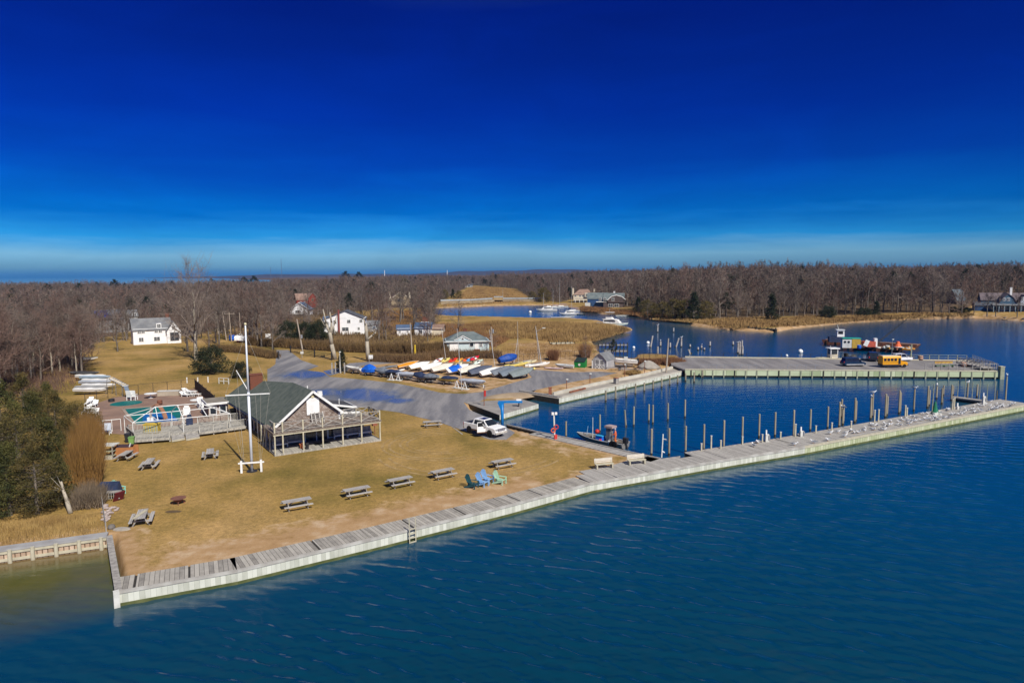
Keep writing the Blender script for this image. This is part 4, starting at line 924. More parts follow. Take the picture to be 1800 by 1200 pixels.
def reeds(name, label, poly, n, h, w, m, seed, dens=None):
 poly = np.array(poly); r_ = np.random.default_rng(seed); lo = poly.min(0); hi = poly.max(0); q = r_.uniform(lo, hi, (n * 4, 2)); s_ = sdist(q, poly); q = q[s_ > -.4][:n]; s_ = sdist(q, poly)
 k = len(q); cl = np.sin(q[:, 0] * .23 + 1.3 * np.sin(q[:, 1] * .11)) * np.sin(q[:, 1] * .19 + np.sin(q[:, 0] * .13)); hh = h * (.75 + .3 * cl) * r_.uniform(.6, 1.1, k) * np.clip(s_ / 3 + .45, .3, 1)
 z = np.array([ground_z(x, y) for x, y in q]) if k < 1 else land_z(q[:, 0], q[:, 1]) - .1
 a = r_.uniform(0, PI, k); d = np.stack([np.cos(a), np.sin(a), a * 0], 1) * (w * r_.uniform(.6, 1.3, k))[:, None]
 p0 = np.stack([q[:, 0], q[:, 1], z], 1); e = p0 + np.stack([r_.normal(0, .16, k) * hh, r_.normal(0, .16, k) * hh, hh], 1)
 v = np.stack([p0 - d, p0 + d, e], 1).reshape(-1, 3)
 return tag(obj(name, np_mesh(name, v, np.arange(3 * k).reshape(-1, 3), m)), label, 'reeds', kind='stuff')
reeds('brush', 'reddish brown undergrowth among the trees of the left thicket', [W2(*p) for p in [(-220, 704), (-220, 640), (60, 628), (138, 622), (148, 648), (118, 690), (0, 706)]], 15000, 2.4, .05, mat('reddish_scrub', (.17, .10, .07), (.11, .07, .05), .3, .95), 62)
def stump_tree(label, X, Y, segs):
 """pale lopped trunk: list of pixel polylines with radii, standing in one vertical plane facing the camera"""
 p = P(X, Y); r = thing('lopped_tree', label, 'tree', p, 0); mb = MB(); s_ = 1 / ppm(p)
 for pts, r0, r1 in segs:
  q = [Vector(((x - X) * s_, rng.uniform(-.4, .4) if i else 0, (Y - y) * s_ * 1.02)) for i, (x, y) in enumerate(pts)]
  n = len(q) - 1
  for i in range(n): mb.tube(q[i], q[i + 1], r0 + (r1 - r0) * i / n, r0 + (r1 - r0) * (i + 1) / n, 8)
 mb.build('trunk', PALEBARK, r, smooth=True)
 return r
stump_tree('pale lopped tree with forked trunks in front of the white house', 589, 632, [([(589, 632), (584, 605), (582, 585)], .55, .40), ([(582, 590), (576, 570), (571, 545)], .34, .14), ([(583, 592), (585, 568), (583, 550)], .34, .16), ([(583, 590), (590, 572), (594, 555)], .22, .1), ([(578, 575), (572, 572), (566, 560)], .12, .05)])
stump_tree('pale lopped trunk with one broken limb right of the white house', 647, 634, [([(647, 634), (646, 600), (644, 570)], .5, .34), ([(646, 598), (655, 590), (662, 585)], .22, .12), ([(644, 572), (641, 560)], .2, .08), ([(660, 586), (655, 580)], .1, .05)])
EXC = [(206, 580, 30), (276, 600, 34), (536, 540, 30), (526, 552, 20), (704, 536, 24), (605, 588, 26), (1026, 530, 26), (1070, 540, 34), (1190, 517, 10), (1672, 545, 14), (1765, 547, 42), (830, 512, 40)]
HOUSES = [(W2(X, Y, 1.5), w) for X, Y, w in EXC]
def hidden_lane(x, y):
 """true where a tree would stand between a house and the camera, or in it"""
 for (hx, hy), w in HOUSES:
  L = math.hypot(hx, hy); ux, uy = hx / L, hy / L; a = x * ux + y * uy - L; b = abs(-x * uy + y * ux)
  if -120 < a < 14 and b < w / F * L * .55 * 1.0 + (0 if a < -12 else 4): return True
 return False
def in_forest(n_, r0, r1, seed):
 r_ = np.random.default_rng(seed); R = np.sqrt(r_.uniform(r0 ** 2, r1 ** 2, n_)); A = np.radians(r_.uniform(-41, 41, n_)); q = np.stack([R * np.sin(A), R * np.cos(A)], 1)
 s1 = sdist(q, FPOLY); s2 = sdist(q, WPOLY); s3 = sdist(q, FIELD)
 return q[(s1 > 0) & (s2 < -3) & (s3 < -2)]
def thin(q, dmin):
 """keep points at least dmin apart"""
 cell = {}; keep = []
 for i, (x, y) in enumerate(q):
  d = dmin(math.hypot(x, y)) if callable(dmin) else dmin; k = (int(x // d), int(y // d))
  if k in cell: continue
  cell[k] = 1; keep.append(i)
 return q[keep]
fp = in_forest(90000, 180, 1500, 5)
fp = thin(fp, 5.6)
keepers = []
for x, y in fp:
 r0 = math.hypot(x, y)
 if hidden_lane(x, y) and r0 < 620: continue
 if r0 > 640 and rng.random() > (640 / r0) ** 1.3: continue
 if r0 > 1245 and x / y < -.35: continue
 keepers.append((x, y))
keepers.sort(key=lambda p: math.hypot(*p))
fd_ = sdist(np.array(keepers), FPOLY)
order = sorted(range(len(keepers)), key=lambda i: math.hypot(*keepers[i]) + 6 * max(0, fd_[i] - 6) + rng.uniform(0, 60))
chosen = set(order[:165])
lift = ZL
pts_rest = []
for i, (x, y) in enumerate(keepers):
 z = float(land_z(np.array([x]), np.array([y]))[0]) - .2
 right = x > 40 and y < 560
 s_ = rng.uniform(.62, 1.1) * (1.14 if right else .95 if x > -.25 * y else .80) * (1 + .16 * math.sin(x * .021 + 1.7 * math.sin(y * .009)) + .10 * math.sin(x * .067 + y * .03))
 if i in chosen:
  lab = 'bare brown tree at the front of the wood across the water' if x > -15 else 'bare brown tree at the front of the wood beyond the lawn and houses'
  plant_tree('bare_tree', lab, 'tree', BT[rng.randrange(5)], (x, y, z), rng.uniform(0, 6.3), (s_, s_, s_ * rng.uniform(.92, 1.12)), 'front trees of the far bank wood' if x > -15 else 'front trees of the left wood')
 else: ev_ = rng.random() < .05; pts_rest.append((x, y, z, s_ * (1.35 if ev_ else 1), rng.uniform(0, 6.28), 5 if ev_ else rng.randrange(5)))
LOD = [tree_meshes('far_tree_%d' % i, dict(seed=120 + i, H=14, spread=(.34, .30, .38, .33, .31)[i], limbs=10, subs=5, twigs=7, fine=0, tw=.14, low=.14), GBARK, (TWIG, TWIGR, TWIG, TWIG, TWIGR)[i]) for i in range(5)]
protos = []; LOD.append(PIN)
for i, (a, b) in enumerate(LOD):
 mb = bmesh.new(); mb.from_mesh(a); n0 = len(mb.faces); mb.from_mesh(b)
 mb.faces.ensure_lookup_table()
 for f in mb.faces[n0:]: f.material_index = 1
 me = bpy.data.meshes.new('far_tree_%d' % i); mb.to_mesh(me); mb.free(); me.materials.append(a.materials[0]); me.materials.append(b.materials[0]); protos.append(bpy.data.objects.new('far_tree_source_%d' % i, me))
pr_ = np.array(pts_rest)
fm = bpy.data.meshes.new('far_wood'); fm.vertices.add(len(pr_)); fm.vertices.foreach_set('co', pr_[:, :3].astype(np.float32).ravel())
for nm, tp, ar in (('scl', 'FLOAT', pr_[:, 3].astype(np.float32)), ('rot', 'FLOAT', pr_[:, 4].astype(np.float32)), ('pick', 'INT', pr_[:, 5].astype(np.int32))):
 at_ = fm.attributes.new(nm, tp, 'POINT'); at_.data.foreach_set('value', ar)
fo = tag(obj('far_wood', fm), 'grey brown mass of bare winter woodland reaching to the horizon', 'woodland', kind='stuff')
ng = bpy.data.node_groups.new('wood', 'GeometryNodeTree'); ng.interface.new_socket('Geometry', in_out='INPUT', socket_type='NodeSocketGeometry'); ng.interface.new_socket('Geometry', in_out='OUTPUT', socket_type='NodeSocketGeometry')
N = ng.nodes; Lk = ng.links; gi = N.new('NodeGroupInput'); go = N.new('NodeGroupOutput'); io = N.new('GeometryNodeInstanceOnPoints'); jg = N.new('GeometryNodeJoinGeometry')
for p_ in protos[::-1]:
 oi = N.new('GeometryNodeObjectInfo'); oi.inputs['Object'].default_value = p_; oi.inputs['As Instance'].default_value = True; Lk.new(oi.outputs['Geometry'], jg.inputs[0])
def named(nm, tp):
 q = N.new('GeometryNodeInputNamedAttribute'); q.data_type = tp; q.inputs['Name'].default_value = nm; return q.outputs['Attribute']
cx = N.new('ShaderNodeCombineXYZ'); Lk.new(named('rot', 'FLOAT'), cx.inputs[2])
e2r = N.new('FunctionNodeEulerToRotation'); Lk.new(cx.outputs[0], e2r.inputs[0])
Lk.new(gi.outputs[0], io.inputs['Points']); Lk.new(jg.outputs[0], io.inputs['Instance']); io.inputs['Pick Instance'].default_value = True
Lk.new(named('pick', 'INT'), io.inputs['Instance Index']); Lk.new(e2r.outputs[0], io.inputs['Rotation']); Lk.new(named('scl', 'FLOAT'), io.inputs['Scale']); Lk.new(io.outputs[0], go.inputs[0])
md = fo.modifiers.new('wood', 'NODES'); md.node_group = ng
print('forest', len(keepers), len(pts_rest))
# ---- reeds and rough grass
reeds('reeds', 'golden reed bed on the marsh between the boat yard and the creek', MARSH, 42000, 2.3, .14, REED, 1)
reeds('reeds', 'tawny reeds along the sandy bank across the channel', MARSH2, 24000, 1.7, .2, REED, 2)
reeds('reeds', 'golden grass on the rise behind the causeway', FIELD, 20000, 1.2, .3, REED, 3)
reeds('reeds', 'russet brush at the left end of the marsh', [W2(*p, 1.0) for p in [(770, 572), (860, 571), (900, 592), (868, 610), (800, 600), (760, 585)]], 16000, 2.4, .12, REEDR, 4)
reeds('reeds', 'russet reeds on the far bank below the dark blue house', [W2(*p, 1.0) for p in [(1022, 546), (1060, 548), (1110, 553), (1200, 563), (1200, 558), (1130, 551), (1060, 543), (1020, 542)]], 15000, 2.4, .2, REEDR, 5)
reeds('brush', 'dull brown scrub between the houses behind the long hedge', [W2(*p, 1.0) for p in [(436, 600), (440, 566), (560, 556), (650, 556), (770, 566), (775, 590), (735, 606), (690, 610), (640, 607), (560, 604), (500, 606)]], 26000, 2.0, .11, mat('dull_scrub', (.19, .125, .06), (.12, .08, .042), .08, .95), 61)
reeds('reeds', 'tawny brush on the slope behind the white house', [W2(*p, 1.0) for p in [(640, 572), (680, 548), (760, 545), (765, 556), (740, 572), (690, 578)]], 14000, 1.8, .2, mat('tawny_brush', (.30, .165, .055), (.19, .10, .04), .1, .9), 6)
reeds('grass', 'tall pale grass behind the left bulkhead', [W2(*p) for p in [(-300, 1000), (-300, 920), (0, 912), (100, 905), (172, 905), (184, 936), (90, 952), (0, 964)]], 26000, .75, .022, mat('pale_tall_grass', (.40, .27, .10), (.27, .17, .06), .6, .9), 7)
reeds('grass', 'rough tawny grass in the waste ground behind the boat yard fence', [W2(*p) for p in [(880, 603), (1000, 602), (1050, 606), (1050, 626), (960, 630), (880, 629)]], 12000, .6, .06, REED, 8)
# ================================================================== clubhouse
def shingle_mat(name, c1, c2, w, h):
 m = bpy.data.materials.new(name); m.use_nodes = True; n = m.node_tree.nodes; l = m.node_tree.links; b = n['Principled BSDF']; b.inputs['Roughness'].default_value = .9; b.inputs['Specular IOR Level'].default_value = .15
 t = n.new('ShaderNodeTexCoord'); sp = n.new('ShaderNodeSeparateXYZ'); l.new(t.outputs['Object'], sp.inputs[0])
 ad = n.new('ShaderNodeMath'); ad.operation = 'ADD'; l.new(sp.outputs[0], ad.inputs[0]); l.new(sp.outputs[1], ad.inputs[1])
 cb = n.new('ShaderNodeCombineXYZ'); l.new(ad.outputs[0], cb.inputs[0]); l.new(sp.outputs[2], cb.inputs[1])
 br = n.new('ShaderNodeTexBrick'); br.inputs['Scale'].default_value = 1; br.inputs['Brick Width'].default_value = w; br.inputs['Row Height'].default_value = h; br.inputs['Mortar Size'].default_value = .008
 br.inputs['Color1'].default_value = (*c1, 1); br.inputs['Color2'].default_value = (*c2, 1); br.inputs['Mortar'].default_value = (*[c * .4 for c in c1], 1); l.new(cb.outputs[0], br.inputs[0])
 z = n.new('ShaderNodeTexNoise'); z.inputs['Scale'].default_value = 1.1; z.inputs['Detail'].default_value = 5; l.new(t.outputs['Object'], z.inputs[0])
 r = n.new('ShaderNodeValToRGB'); l.new(z.outputs[0], r.inputs[0]); r.color_ramp.elements[0].position = .35; r.color_ramp.elements[1].position = .65; r.color_ramp.elements[0].color = (.65, .62, .6, 1); r.color_ramp.elements[1].color = (1.25, 1.25, 1.25, 1)
 x = n.new('ShaderNodeMix'); x.data_type = 'RGBA'; x.blend_type = 'MULTIPLY'; x.inputs[0].default_value = .85; l.new(br.outputs[0], x.inputs[6]); l.new(r.outputs[0], x.inputs[7]); l.new(x.outputs[2], b.inputs['Base Color'])
 MATS[name] = m; return m
SHING = shingle_mat('cedar_shingles', (.20, .145, .115), (.37, .32, .28), .22, .16)
ROOFG = mat('green_grey_shingle_roof', (.070, .088, .075), (.115, .13, .11), 1.4, .9, bump=.3, bscale=9)
ROOFD = mat('dark_roofing', (.05, .05, .055), (.075, .075, .08), 1.2, .9)
PDECK = plank_mat('porch_boards', (.24, .225, .20), (.42, .40, .35), .16, 0, gap=.1)
F0 = P(483, 800, .95); F1 = P(669, 773, .95); CRZ = math.atan2(F1.y - F0.y, F1.x - F0.x)
ch = thing('clubhouse', 'brown shingled clubhouse with a green roof and a railed porch on the lawn', 'clubhouse', (F0.x, F0.y, ZL), CRZ)
CM = Matrix.Translation((F0.x, F0.y, ZL)) @ Matrix.Rotation(CRZ, 4, 'Z')
def cl(x, y, z=0): return CM @ Vector((x, y, z))
MB().box((6.2, 2.4, .06), (12.5, 5.0, .28)).box((.55, 5.4, .055), (1.2, 2.2, .27)).build('porch_floor', PDECK, ch)
wb = MB(); wb.box((5.0, 16, 1.2), (8.0, 24.2, 2.4)); wb.build('wall', SHING, ch)
MB().box((10.4, 8.6, 1.27), (2.8, 9.4, 2.54)).build('side_wall', SHING, ch)
fr = MB(); fr.profile([(.85, 2.6), (5.31, 6.3), (8.6, 3.6), (8.6, 2.6)], 'y', 3.25, 3.45); gb = fr.build('gable_wall', SHING, ch)
MB().box((8.52, 3.3, 3.1), (.2, .24, 1.0)).build('corner_board', WHITE, ch)
R0, R1, R2, R3 = (5.31, 2.85, 6.44), (5.31, 11.5, 6.25), (5.0, 21, 4.75), (3.2, 28.4, 4.6)
L0, L1, L2 = (.45, 2.85, 2.42), (.25, 13, 2.34), (-.35, 28.4, 2.2)
E0, E1, E2, E3 = (8.85, 2.85, 3.52), (8.85, 11.5, 3.42), (9.2, 21, 2.3), (8.2, 28.4, 2.2)
rf = MB()
for q in ([L0, L1, R1, R0], [L1, L2, R3, R2, R1], [R0, R1, E1, E0], [R1, R2, E2, E1], [R2, R3, E3, E2]):
 rf.slab([Vector(a) for a in q], .14)
roof = rf.build('roof', ROOFG, ch)
for a, b in ((L0, R0), (R0, E0)):
 mb = MB(); A = Vector(a) + Vector((0, -.06, -.12)); B = Vector(b) + Vector((0, -.06, -.12)); mb.bar(A, B, .08, .26); mb.build('bargeboard', WHITE, ch)
MB().box((3.1, 22.6, 4.4), (1.7, 1.0, 3.4)).box((3.1, 22.6, 6.16), (1.85, 1.15, .14)).build('chimney', BRICK, ch)
mb = MB(); mb.tube((8.3, 10.2, 3.4), (8.3, 10.2, 4.5), .32, .32, 10); mb.build('vent', DARK, roof); mb = MB(); mb.tube((8.3, 10.2, 4.4), (8.3, 10.2, 5.0), .38, .34, 10); mb.build('vent_cap', WHITE, roof)
mb = MB(); mb.tube((7.4, 12.5, 4.4), (7.4, 12.5, 5.5), .07, .07, 6); mb.build('pipe', WHITE, roof); mb = MB(); mb.tube((10.6, 9.5, 2.7), (10.6, 9.5, 3.9), .05, .05, 6); mb.build('pipe', WHITE, ch)
mb = MB(); mb.slab([Vector((8.9, 8.6, 3.5)), Vector((12.3, 8.0, 2.85)), Vector((12.3, 13, 2.85)), Vector((8.9, 13, 3.5))], .15); mb.build('lean_to_roof', ROOFD, ch)
mb = MB(); mb.bar((8.9, 8.5, 3.46), (12.4, 7.9, 2.82), .1, .24); mb.bar((12.4, 7.9, 2.8), (12.4, 13, 2.8), .1, .24); mb.build('fascia', WHITE, ch)
mb = MB(); mb.bar((8.9, 5.2, 2.9), (11.6, 4.6, 2.84), .1, .22); mb.build('fascia', WHITE, ch)
MB().box((10.4, 8.4, 2.6), (3.3, 9.8, .14)).build('flat_roof', ROOFD, ch)
MB().box((6.2, 1.72, 2.52), (12.7, 3.75, .12)).box((.5, 4.3, 2.50), (1.1, 1.8, .1)).build('porch_roof', plank_mat('roof_deck_boards', (.13, .10, .085), (.26, .215, .18), .18, 0, gap=.12), ch)
mb = MB(); mb.box((6.2, .0, 2.36), (12.6, .14, .24)); mb.build('beam', PALEW, ch); mb = MB(); mb.box((-.02, 2.3, 2.36), (.14, 4.3, .22)); mb.build('beam', PALEW, ch)
PX = [.06, .93, 3.2, 5.42, 7.77, 10.06, 12.36]
for x in PX: MB().box((x, 0, 1.95), (.15, .16, 3.6) if True else 0).build('post', PALEW, ch)
for x, y in ((.0, 2.1), (-.02, 4.0), (-.05, 5.8)): MB().box((x, y, 1.3), (.13, .13, 2.35)).build('post', PALEW, ch)
for x, y in ((12.36, 1.9), (12.36, 3.5), (9.0, 3.3), (10.7, 3.5)): MB().box((x, y, 3.1), (.1, .1, 1.1)).build('railing_post', PALEW, ch)
segs = [(PX[i], 0, PX[i + 1], 0) for i in range(6)] + [(12.36, 0, 12.36, 1.9), (12.36, 1.9, 12.36, 3.5), (12.36, 3.5, 10.7, 3.5), (10.7, 3.5, 9.0, 3.3), (.06, 0, .06, 2.0)]
for x0, y0, x1, y1 in segs:
 mb = MB(); mb.bar((x0, y0, 3.66), (x1, y1, 3.66), .14, .07); mb.bar((x0, y0, 2.72), (x1, y1, 2.72), .06, .07)
 if abs(x1 - x0) + abs(y1 - y0) > 1: mb.bar((x0, y0, 2.74), (x1, y1, 3.62), .05, .09); mb.bar((x0, y0 + .06, 3.62), (x1, y1 + .06, 2.74), .05, .09)
 mb.build('railing', GREYW, ch)
def framed(par, x, z, w, h, y, glass=GLASS, frame=WHITE, mull=0, name='window', d=-1):
 o = MB().box((x, y, z), (w + .2, .1, h + .2)).build(name, frame, par)
 MB().box((x, y + d * .05, z), (w, .06, h)).build('pane', glass, o)
 for k in range(mull): MB().box((x - w / 2 + w * (k + 1) / (mull + 1), y + d * .075, z), (.07, .06, h)).build('mullion', frame, o)
 return o
framed(ch, 5.15, 1.15, 1.2, 1.95, 3.86, name='door', mull=0); framed(ch, 6.5, 1.15, 1.2, 1.95, 3.86, name='door')
framed(ch, 3.75, 1.25, .9, 1.7, 3.86); framed(ch, 7.75, 1.25, .9, 1.7, 3.86); framed(ch, 2.2, 1.5, 1.0, 1.1, 3.86, mull=1); framed(ch, 9.4, 1.5, 1.0, 1.15, 3.86, mull=1); framed(ch, 11.0, 1.5, .9, 1.15, 3.86)
o = MB().box((5.35, 3.2, 4.52), (1.5, .08, 2.0)).build('loft_door', WHITE, ch); o['label'] = 'plain white loft door in the gable'
mb = MB(); mb.tube((5.33, 3.1, 5.72), (5.33, 3.3, 5.72), .2, .2, 10); mb.box((5.33, 3.22, 5.62), (.38, .1, .34)); mb.build('lantern', CREAM, ch)
for k, (y, w, h, z) in enumerate([(6.2, .9, 1.3, 1.35), (8.2, .9, 1.9, 1.05), (10.5, 1.0, 1.2, 1.4), (13.2, .9, 1.9, 1.05), (15.2, .9, 1.9, 1.05), (18.0, 1.2, 1.1, 1.4), (21, 1.2, 1.1, 1.4)]):
 o = MB().box((.96, y, z), (.1, w + .3, h + .3)).build('door' if h > 1.5 else 'window', WHITE, ch); MB().box((.90, y, z), (.06, w, h)).build('pane', GLASS, o)
mb = MB(); mb.bar((.3, 3.2, 2.28), (.12, 13, 2.2), .1, .16); mb.bar((.12, 13, 2.2), (-.45, 28, 2.06), .1, .16); mb.build('gutter', DKBLUE, ch)
an = thing('pool_annex', 'low flat roofed annex with white fascia between the pool and the clubhouse', 'annex', tuple(cl(0, 0)), CRZ)
MB().box((-1.5, 27.4, 1.05), (2.6, 4.0, 2.1)).build('wall', SHING, an); MB().box((-1.5, 27.3, 2.2), (3.0, 4.6, .16)).build('roof', mat('tan_roofing', (.25, .22, .18), (.18, .16, .13), .8, .9), an)
mb = MB(); mb.box((-1.5, 24.96, 2.16), (3.2, .1, .3)); mb.box((-3.05, 27.3, 2.16), (.1, 4.6, .3)); mb.build('fascia', WHITE, an)
for x in (-2.2, -.9): framed(an, x, 1.2, .75, 1.0, 25.4)
def bench_proto():
 r = thing('bench', 'grey bench', 'bench', (0, 0, 0));
 MB().box((0, 0, .44), (1.7, .45, .06)).build('seat', OFFWHITE, r)
 MB().box((0, .24, .76), (1.7, .06, .62), tilt=(-.15, 0)).build('backrest', GREYW, r)
 MB().box((0, -.20, .36), (1.6, .05, .12)).build('apron', WHITE, r)
 for x in (-.78, .78): MB().box((x, 0, .21), (.08, .42, .42)).build('leg', WHITE, r); MB().box((x, 0, .62), (.09, .5, .05)).build('armrest', WHITE, r)
 return r
bn = bench_proto()
PB = 'benches under the porch roof'
for i, (x, y, lab) in enumerate([(1.35, 2.9, 'grey bench at the left end of the porch'), (3.0, 3.35, 'grey porch bench left of the glass doors'), (8.6, 3.35, 'grey porch bench just right of the glass doors'), (10.2, 3.2, 'middle one of the three grey benches on the right half of the porch'), (11.6, 3.1, 'grey bench at the right end of the porch')]):
 q = cl(x, y, .2); o = bn if i == 0 else dup(bn, q); o.location = q; o.rotation_euler = (0, 0, CRZ); o['label'] = lab; o['group'] = PB
q = cl(3.25, 1.0, .2); r = thing('planter', 'orange terracotta pot on the porch floor left of the doors', 'planter', q); MB().lathe([(.16, 0), (.24, .45), (.28, .47), (.28, .55), (.2, .55), (.19, .5), (.01, .5)], 12).build('pot', mat('terracotta', (.5, .16, .06), (.38, .12, .05), 2, .8), r); MB().lathe([(.2, .49), (.12, .54), (.01, .56)], 10).build('soil', WETW, r)
q = cl(3.7, .35, .2); r = thing('litter_bin', 'dark bin behind a porch post near the doors', 'bin', q); MB().lathe([(.18, 0), (.22, .6), (.2, .6), (.17, .1)], 12).build('body', DARK, r); MB().lathe([(.24, .6), (.22, .68), (.01, .72)], 12).build('lid', DARK, r)
q = cl(5.9, 2.0, .2); r = thing('door_mat', 'black mat lying before the porch doors', 'mat', q, CRZ); MB().box((0, 0, .012), (1.9, 1.1, .02)).build('mat', BLACK, r)
q = cl(5.7, 2.35, 2.6); r = thing('pallet', 'slatted wooden rack leaning on the gable below the white loft door', 'rack', q, CRZ)
mb = MB()
for k in range(6): mb.box((0, .62 * (k + .4) / 6, .12 + 1.1 * k / 6), (1.5, .05, .12), tilt=(.5, 0))
mb.build('slats', GREYW, r); mb = MB()
for x in (-.7, -.25, .25, .7): mb.bar((x, 0, 0), (x, .66, 1.2), .1, .08)
mb.build('bearers', mat('bleached_wood', (.5, .48, .44), (.35, .33, .3), 2, .8), r)
q = cl(13.1, 3.6, 0); r = thing('grill', 'rusty charcoal grill on a post beside the right end of the porch', 'grill', q, CRZ); MB().tube((0, 0, 0), (0, 0, 1.1), .05, .05, 8).build('post', RUST, r); MB().box((0, 0, 1.22), (.6, .45, .22)).build('firebox', RUST, r); MB().box((0, .24, 1.42), (.6, .04, .3)).build('shield', RUST, r)
# ================================================================== flagpole
p = P(443, 828); fp_ = thing('flagpole', 'tall white mast with a yardarm and gaff on the lawn before the clubhouse', 'flagpole', (p.x, p.y, ZL), 0)
MPAINT = mat('mast_paint', (.70, .74, .80), (.58, .62, .68), 1, .4)
MB().tube((0, 0, 0), (0, 0, 8.2), .145, .125, 12).tube((0, 0, 7.7), (0, 0, 15.0), .11, .07, 12).build('pole', MPAINT, fp_, smooth=True)
MB().ball((0, 0, 15.1), .14, 10).build('ball', CREAM, fp_, smooth=True)
ydir = Vector((math.cos(.25), math.sin(.25), 0))
MB().bar(tuple(ydir * -2.1 + Vector((0, -.2, 8.0))), tuple(ydir * 2.1 + Vector((0, -.2, 8.0))), .10, .10).build('yardarm', WHITE, fp_)
MB().tube((-.1, 0, 8.5), (-1.25, .3, 10.4), .05, .035, 8).build('gaff', WHITE, fp_)
MB().lathe([(.55, 0), (.55, .05), (.3, .08), (.2, .25)], 14).build('base', DARK, fp_)
wires = MB()
for q in ((-2.1, -.6, 8.0), (2.1, .4, 8.0)):
 wires.tube((q[0], q[1], q[2]), (0, 0, 14.2), .010, .010, 4);
for x0, x1 in ((-2.0, -1.0), (-1.2, -.9), (-.9, -.8), (2.0, .9), (1.2, .85), (.7, .8)): wires.tube((x0, x0 * .25 - .2, 8.0), (x1, .1, .9), .011, .011, 4)
wires.tube((-1.2, .3, 10.3), (-.8, .1, .9), .01, .01, 4); wires.build('rigging', mat('rope', (.4, .38, .33)), fp_)
fr_ = thing('pin_rail', 'white two post rail frame at the foot of the mast', 'rail', (p.x, p.y, ZL), .25)
MB().box((0, -.35, 1.0), (2.5, .1, .14)).build('crossbar', WHITE, fr_)
for x in (-.95, .95): MB().box((x, -.35, .62), (.2, .2, 1.24)).build('post', WHITE, fr_)
# ================================================================== pool terrace
TER = mat('brick_terrace', (.27, .175, .13), (.20, .13, .10), .5, .9, bump=.2, bscale=8)
sheet('pool_terrace', [(120, 757), (160, 712), (200, 698), (343, 683), (378, 714), (404, 730), (432, 748), (340, 757), (228, 765), (205, 762)], ZL + .03, TER)
pl = thing('swimming_pool', 'large winter covered swimming pool with a green cover', 'pool')
COVER = mat('green_pool_cover', (.006, .15, .135), (.008, .11, .105), .5, .6); POOLB = mat('blue_pool_cover', (.008, .14, .42), (.006, .10, .30), .6, .5)
pc = [(216, 719), (310, 712), (322, 725), (318, 741), (238, 748)]
mb = MB(); mb.prism([W2(X, Y, ZL) for X, Y in pc], ZL - .2, ZL + .06); mb.build('cover', COVER, pl)
mb = MB(); mb.prism([W2(X, Y, ZL) for X, Y in [(252, 731), (262, 727), (296, 726), (308, 733), (314, 741), (262, 745.5), (250, 740)]], ZL + .02, ZL + .075); mb.build('blue_cover_panel', POOLB, pl)
cop = MB(); c3 = [P(X, Y, ZL) for X, Y in pc]
for i in range(5): cop.bar(c3[i] + Vector((0, 0, .06)), c3[(i + 1) % 5] + Vector((0, 0, .06)), .4, .1)
cop.build('coping', mat('pool_coping', (.36, .28, .22), (.28, .21, .17), 1, .8), pl)
p = P(222, 709.3); wp_ = thing('wading_pool', 'small round wading pool with a flat green cover', 'pool', (p.x, p.y, ZL))
MB().lathe([(2.25, 0), (2.25, .07), (.01, .09)], 28).build('cover', COVER, wp_); MB().lathe([(2.28, .0), (2.5, .0), (2.5, .06), (2.28, .06)], 28).build('rim', TER, wp_)
p = P(273, 742); sl_ = thing('pool_slide', 'arched brown pool slide with a pale ladder', 'slide', (p.x, p.y, ZL), .2)
pts = [Vector((-.9, 1.2, .15)), Vector((-.85, 1.1, 1.1)), Vector((-.55, 1.0, 2.0)), Vector((-.05, .9, 2.35)), Vector((.45, .8, 2.05)), Vector((.95, .6, 1.25)), Vector((1.25, .4, .35))]
mb = MB()
for i in range(2, 6): mb.bar(pts[i], pts[i + 1], .62, .12)
mb.build('chute', mat('brown_fibreglass', (.34, .17, .10), (.26, .13, .08), 2, .5), sl_)
mb = MB()
for i in range(0, 2): mb.bar(pts[i], pts[i + 1], .62, .1)
mb.build('ladder', mat('pale_brick_face', (.45, .30, .22), (.55, .42, .34), 3, .7), sl_); mb = MB(); mb.box((-.9, 1.15, .25), (.8, .5, .5)); mb.build('step', WHITE, sl_)
cf = thing('canopy_frame', 'bare white pipe frame of a marquee standing over the pool end', 'marquee frame')
ZE = 3.15; fl, frr, bl_, br_ = P(233, 743, ZE), P(405, 727, ZE), P(218, 731, ZE), P(380, 716, ZE)
rl, rr_2 = P(267, 712.5, 4.5), P(345, 705, 4.5)
rl = (fl + bl_) / 2 * .72 + (frr + br_) / 2 * .28 + Vector((0, 0, 1.25)); rr_2 = (fl + bl_) / 2 * .26 + (frr + br_) / 2 * .74 + Vector((0, 0, 1.25))
mfm, mbm = (fl + frr) / 2, (bl_ + br_) / 2; mrm = (rl + rr_2) / 2
for a, b in ((fl, frr), (bl_, br_), (fl, bl_), (frr, br_), (rl, rr_2), (rl, fl), (rl, bl_), (rr_2, frr), (rr_2, br_), (mrm, mfm), (mrm, mbm), (rl, (fl + mfm) / 2), (rr_2, (frr + mfm) / 2), ((fl + mfm) / 2, (bl_ + mbm) / 2)):
 MB().tube(a, b, .045, .045, 8).build('pipe', WHITE, cf)
for a in (fl, frr, bl_, br_, mfm, mbm): MB().tube(a, (a.x, a.y, ZL), .045, .045, 8).build('leg', WHITE, cf)
RAILG = mat('grey_railing', (.46, .45, .41), (.33, .32, .29), 2.5, .7)
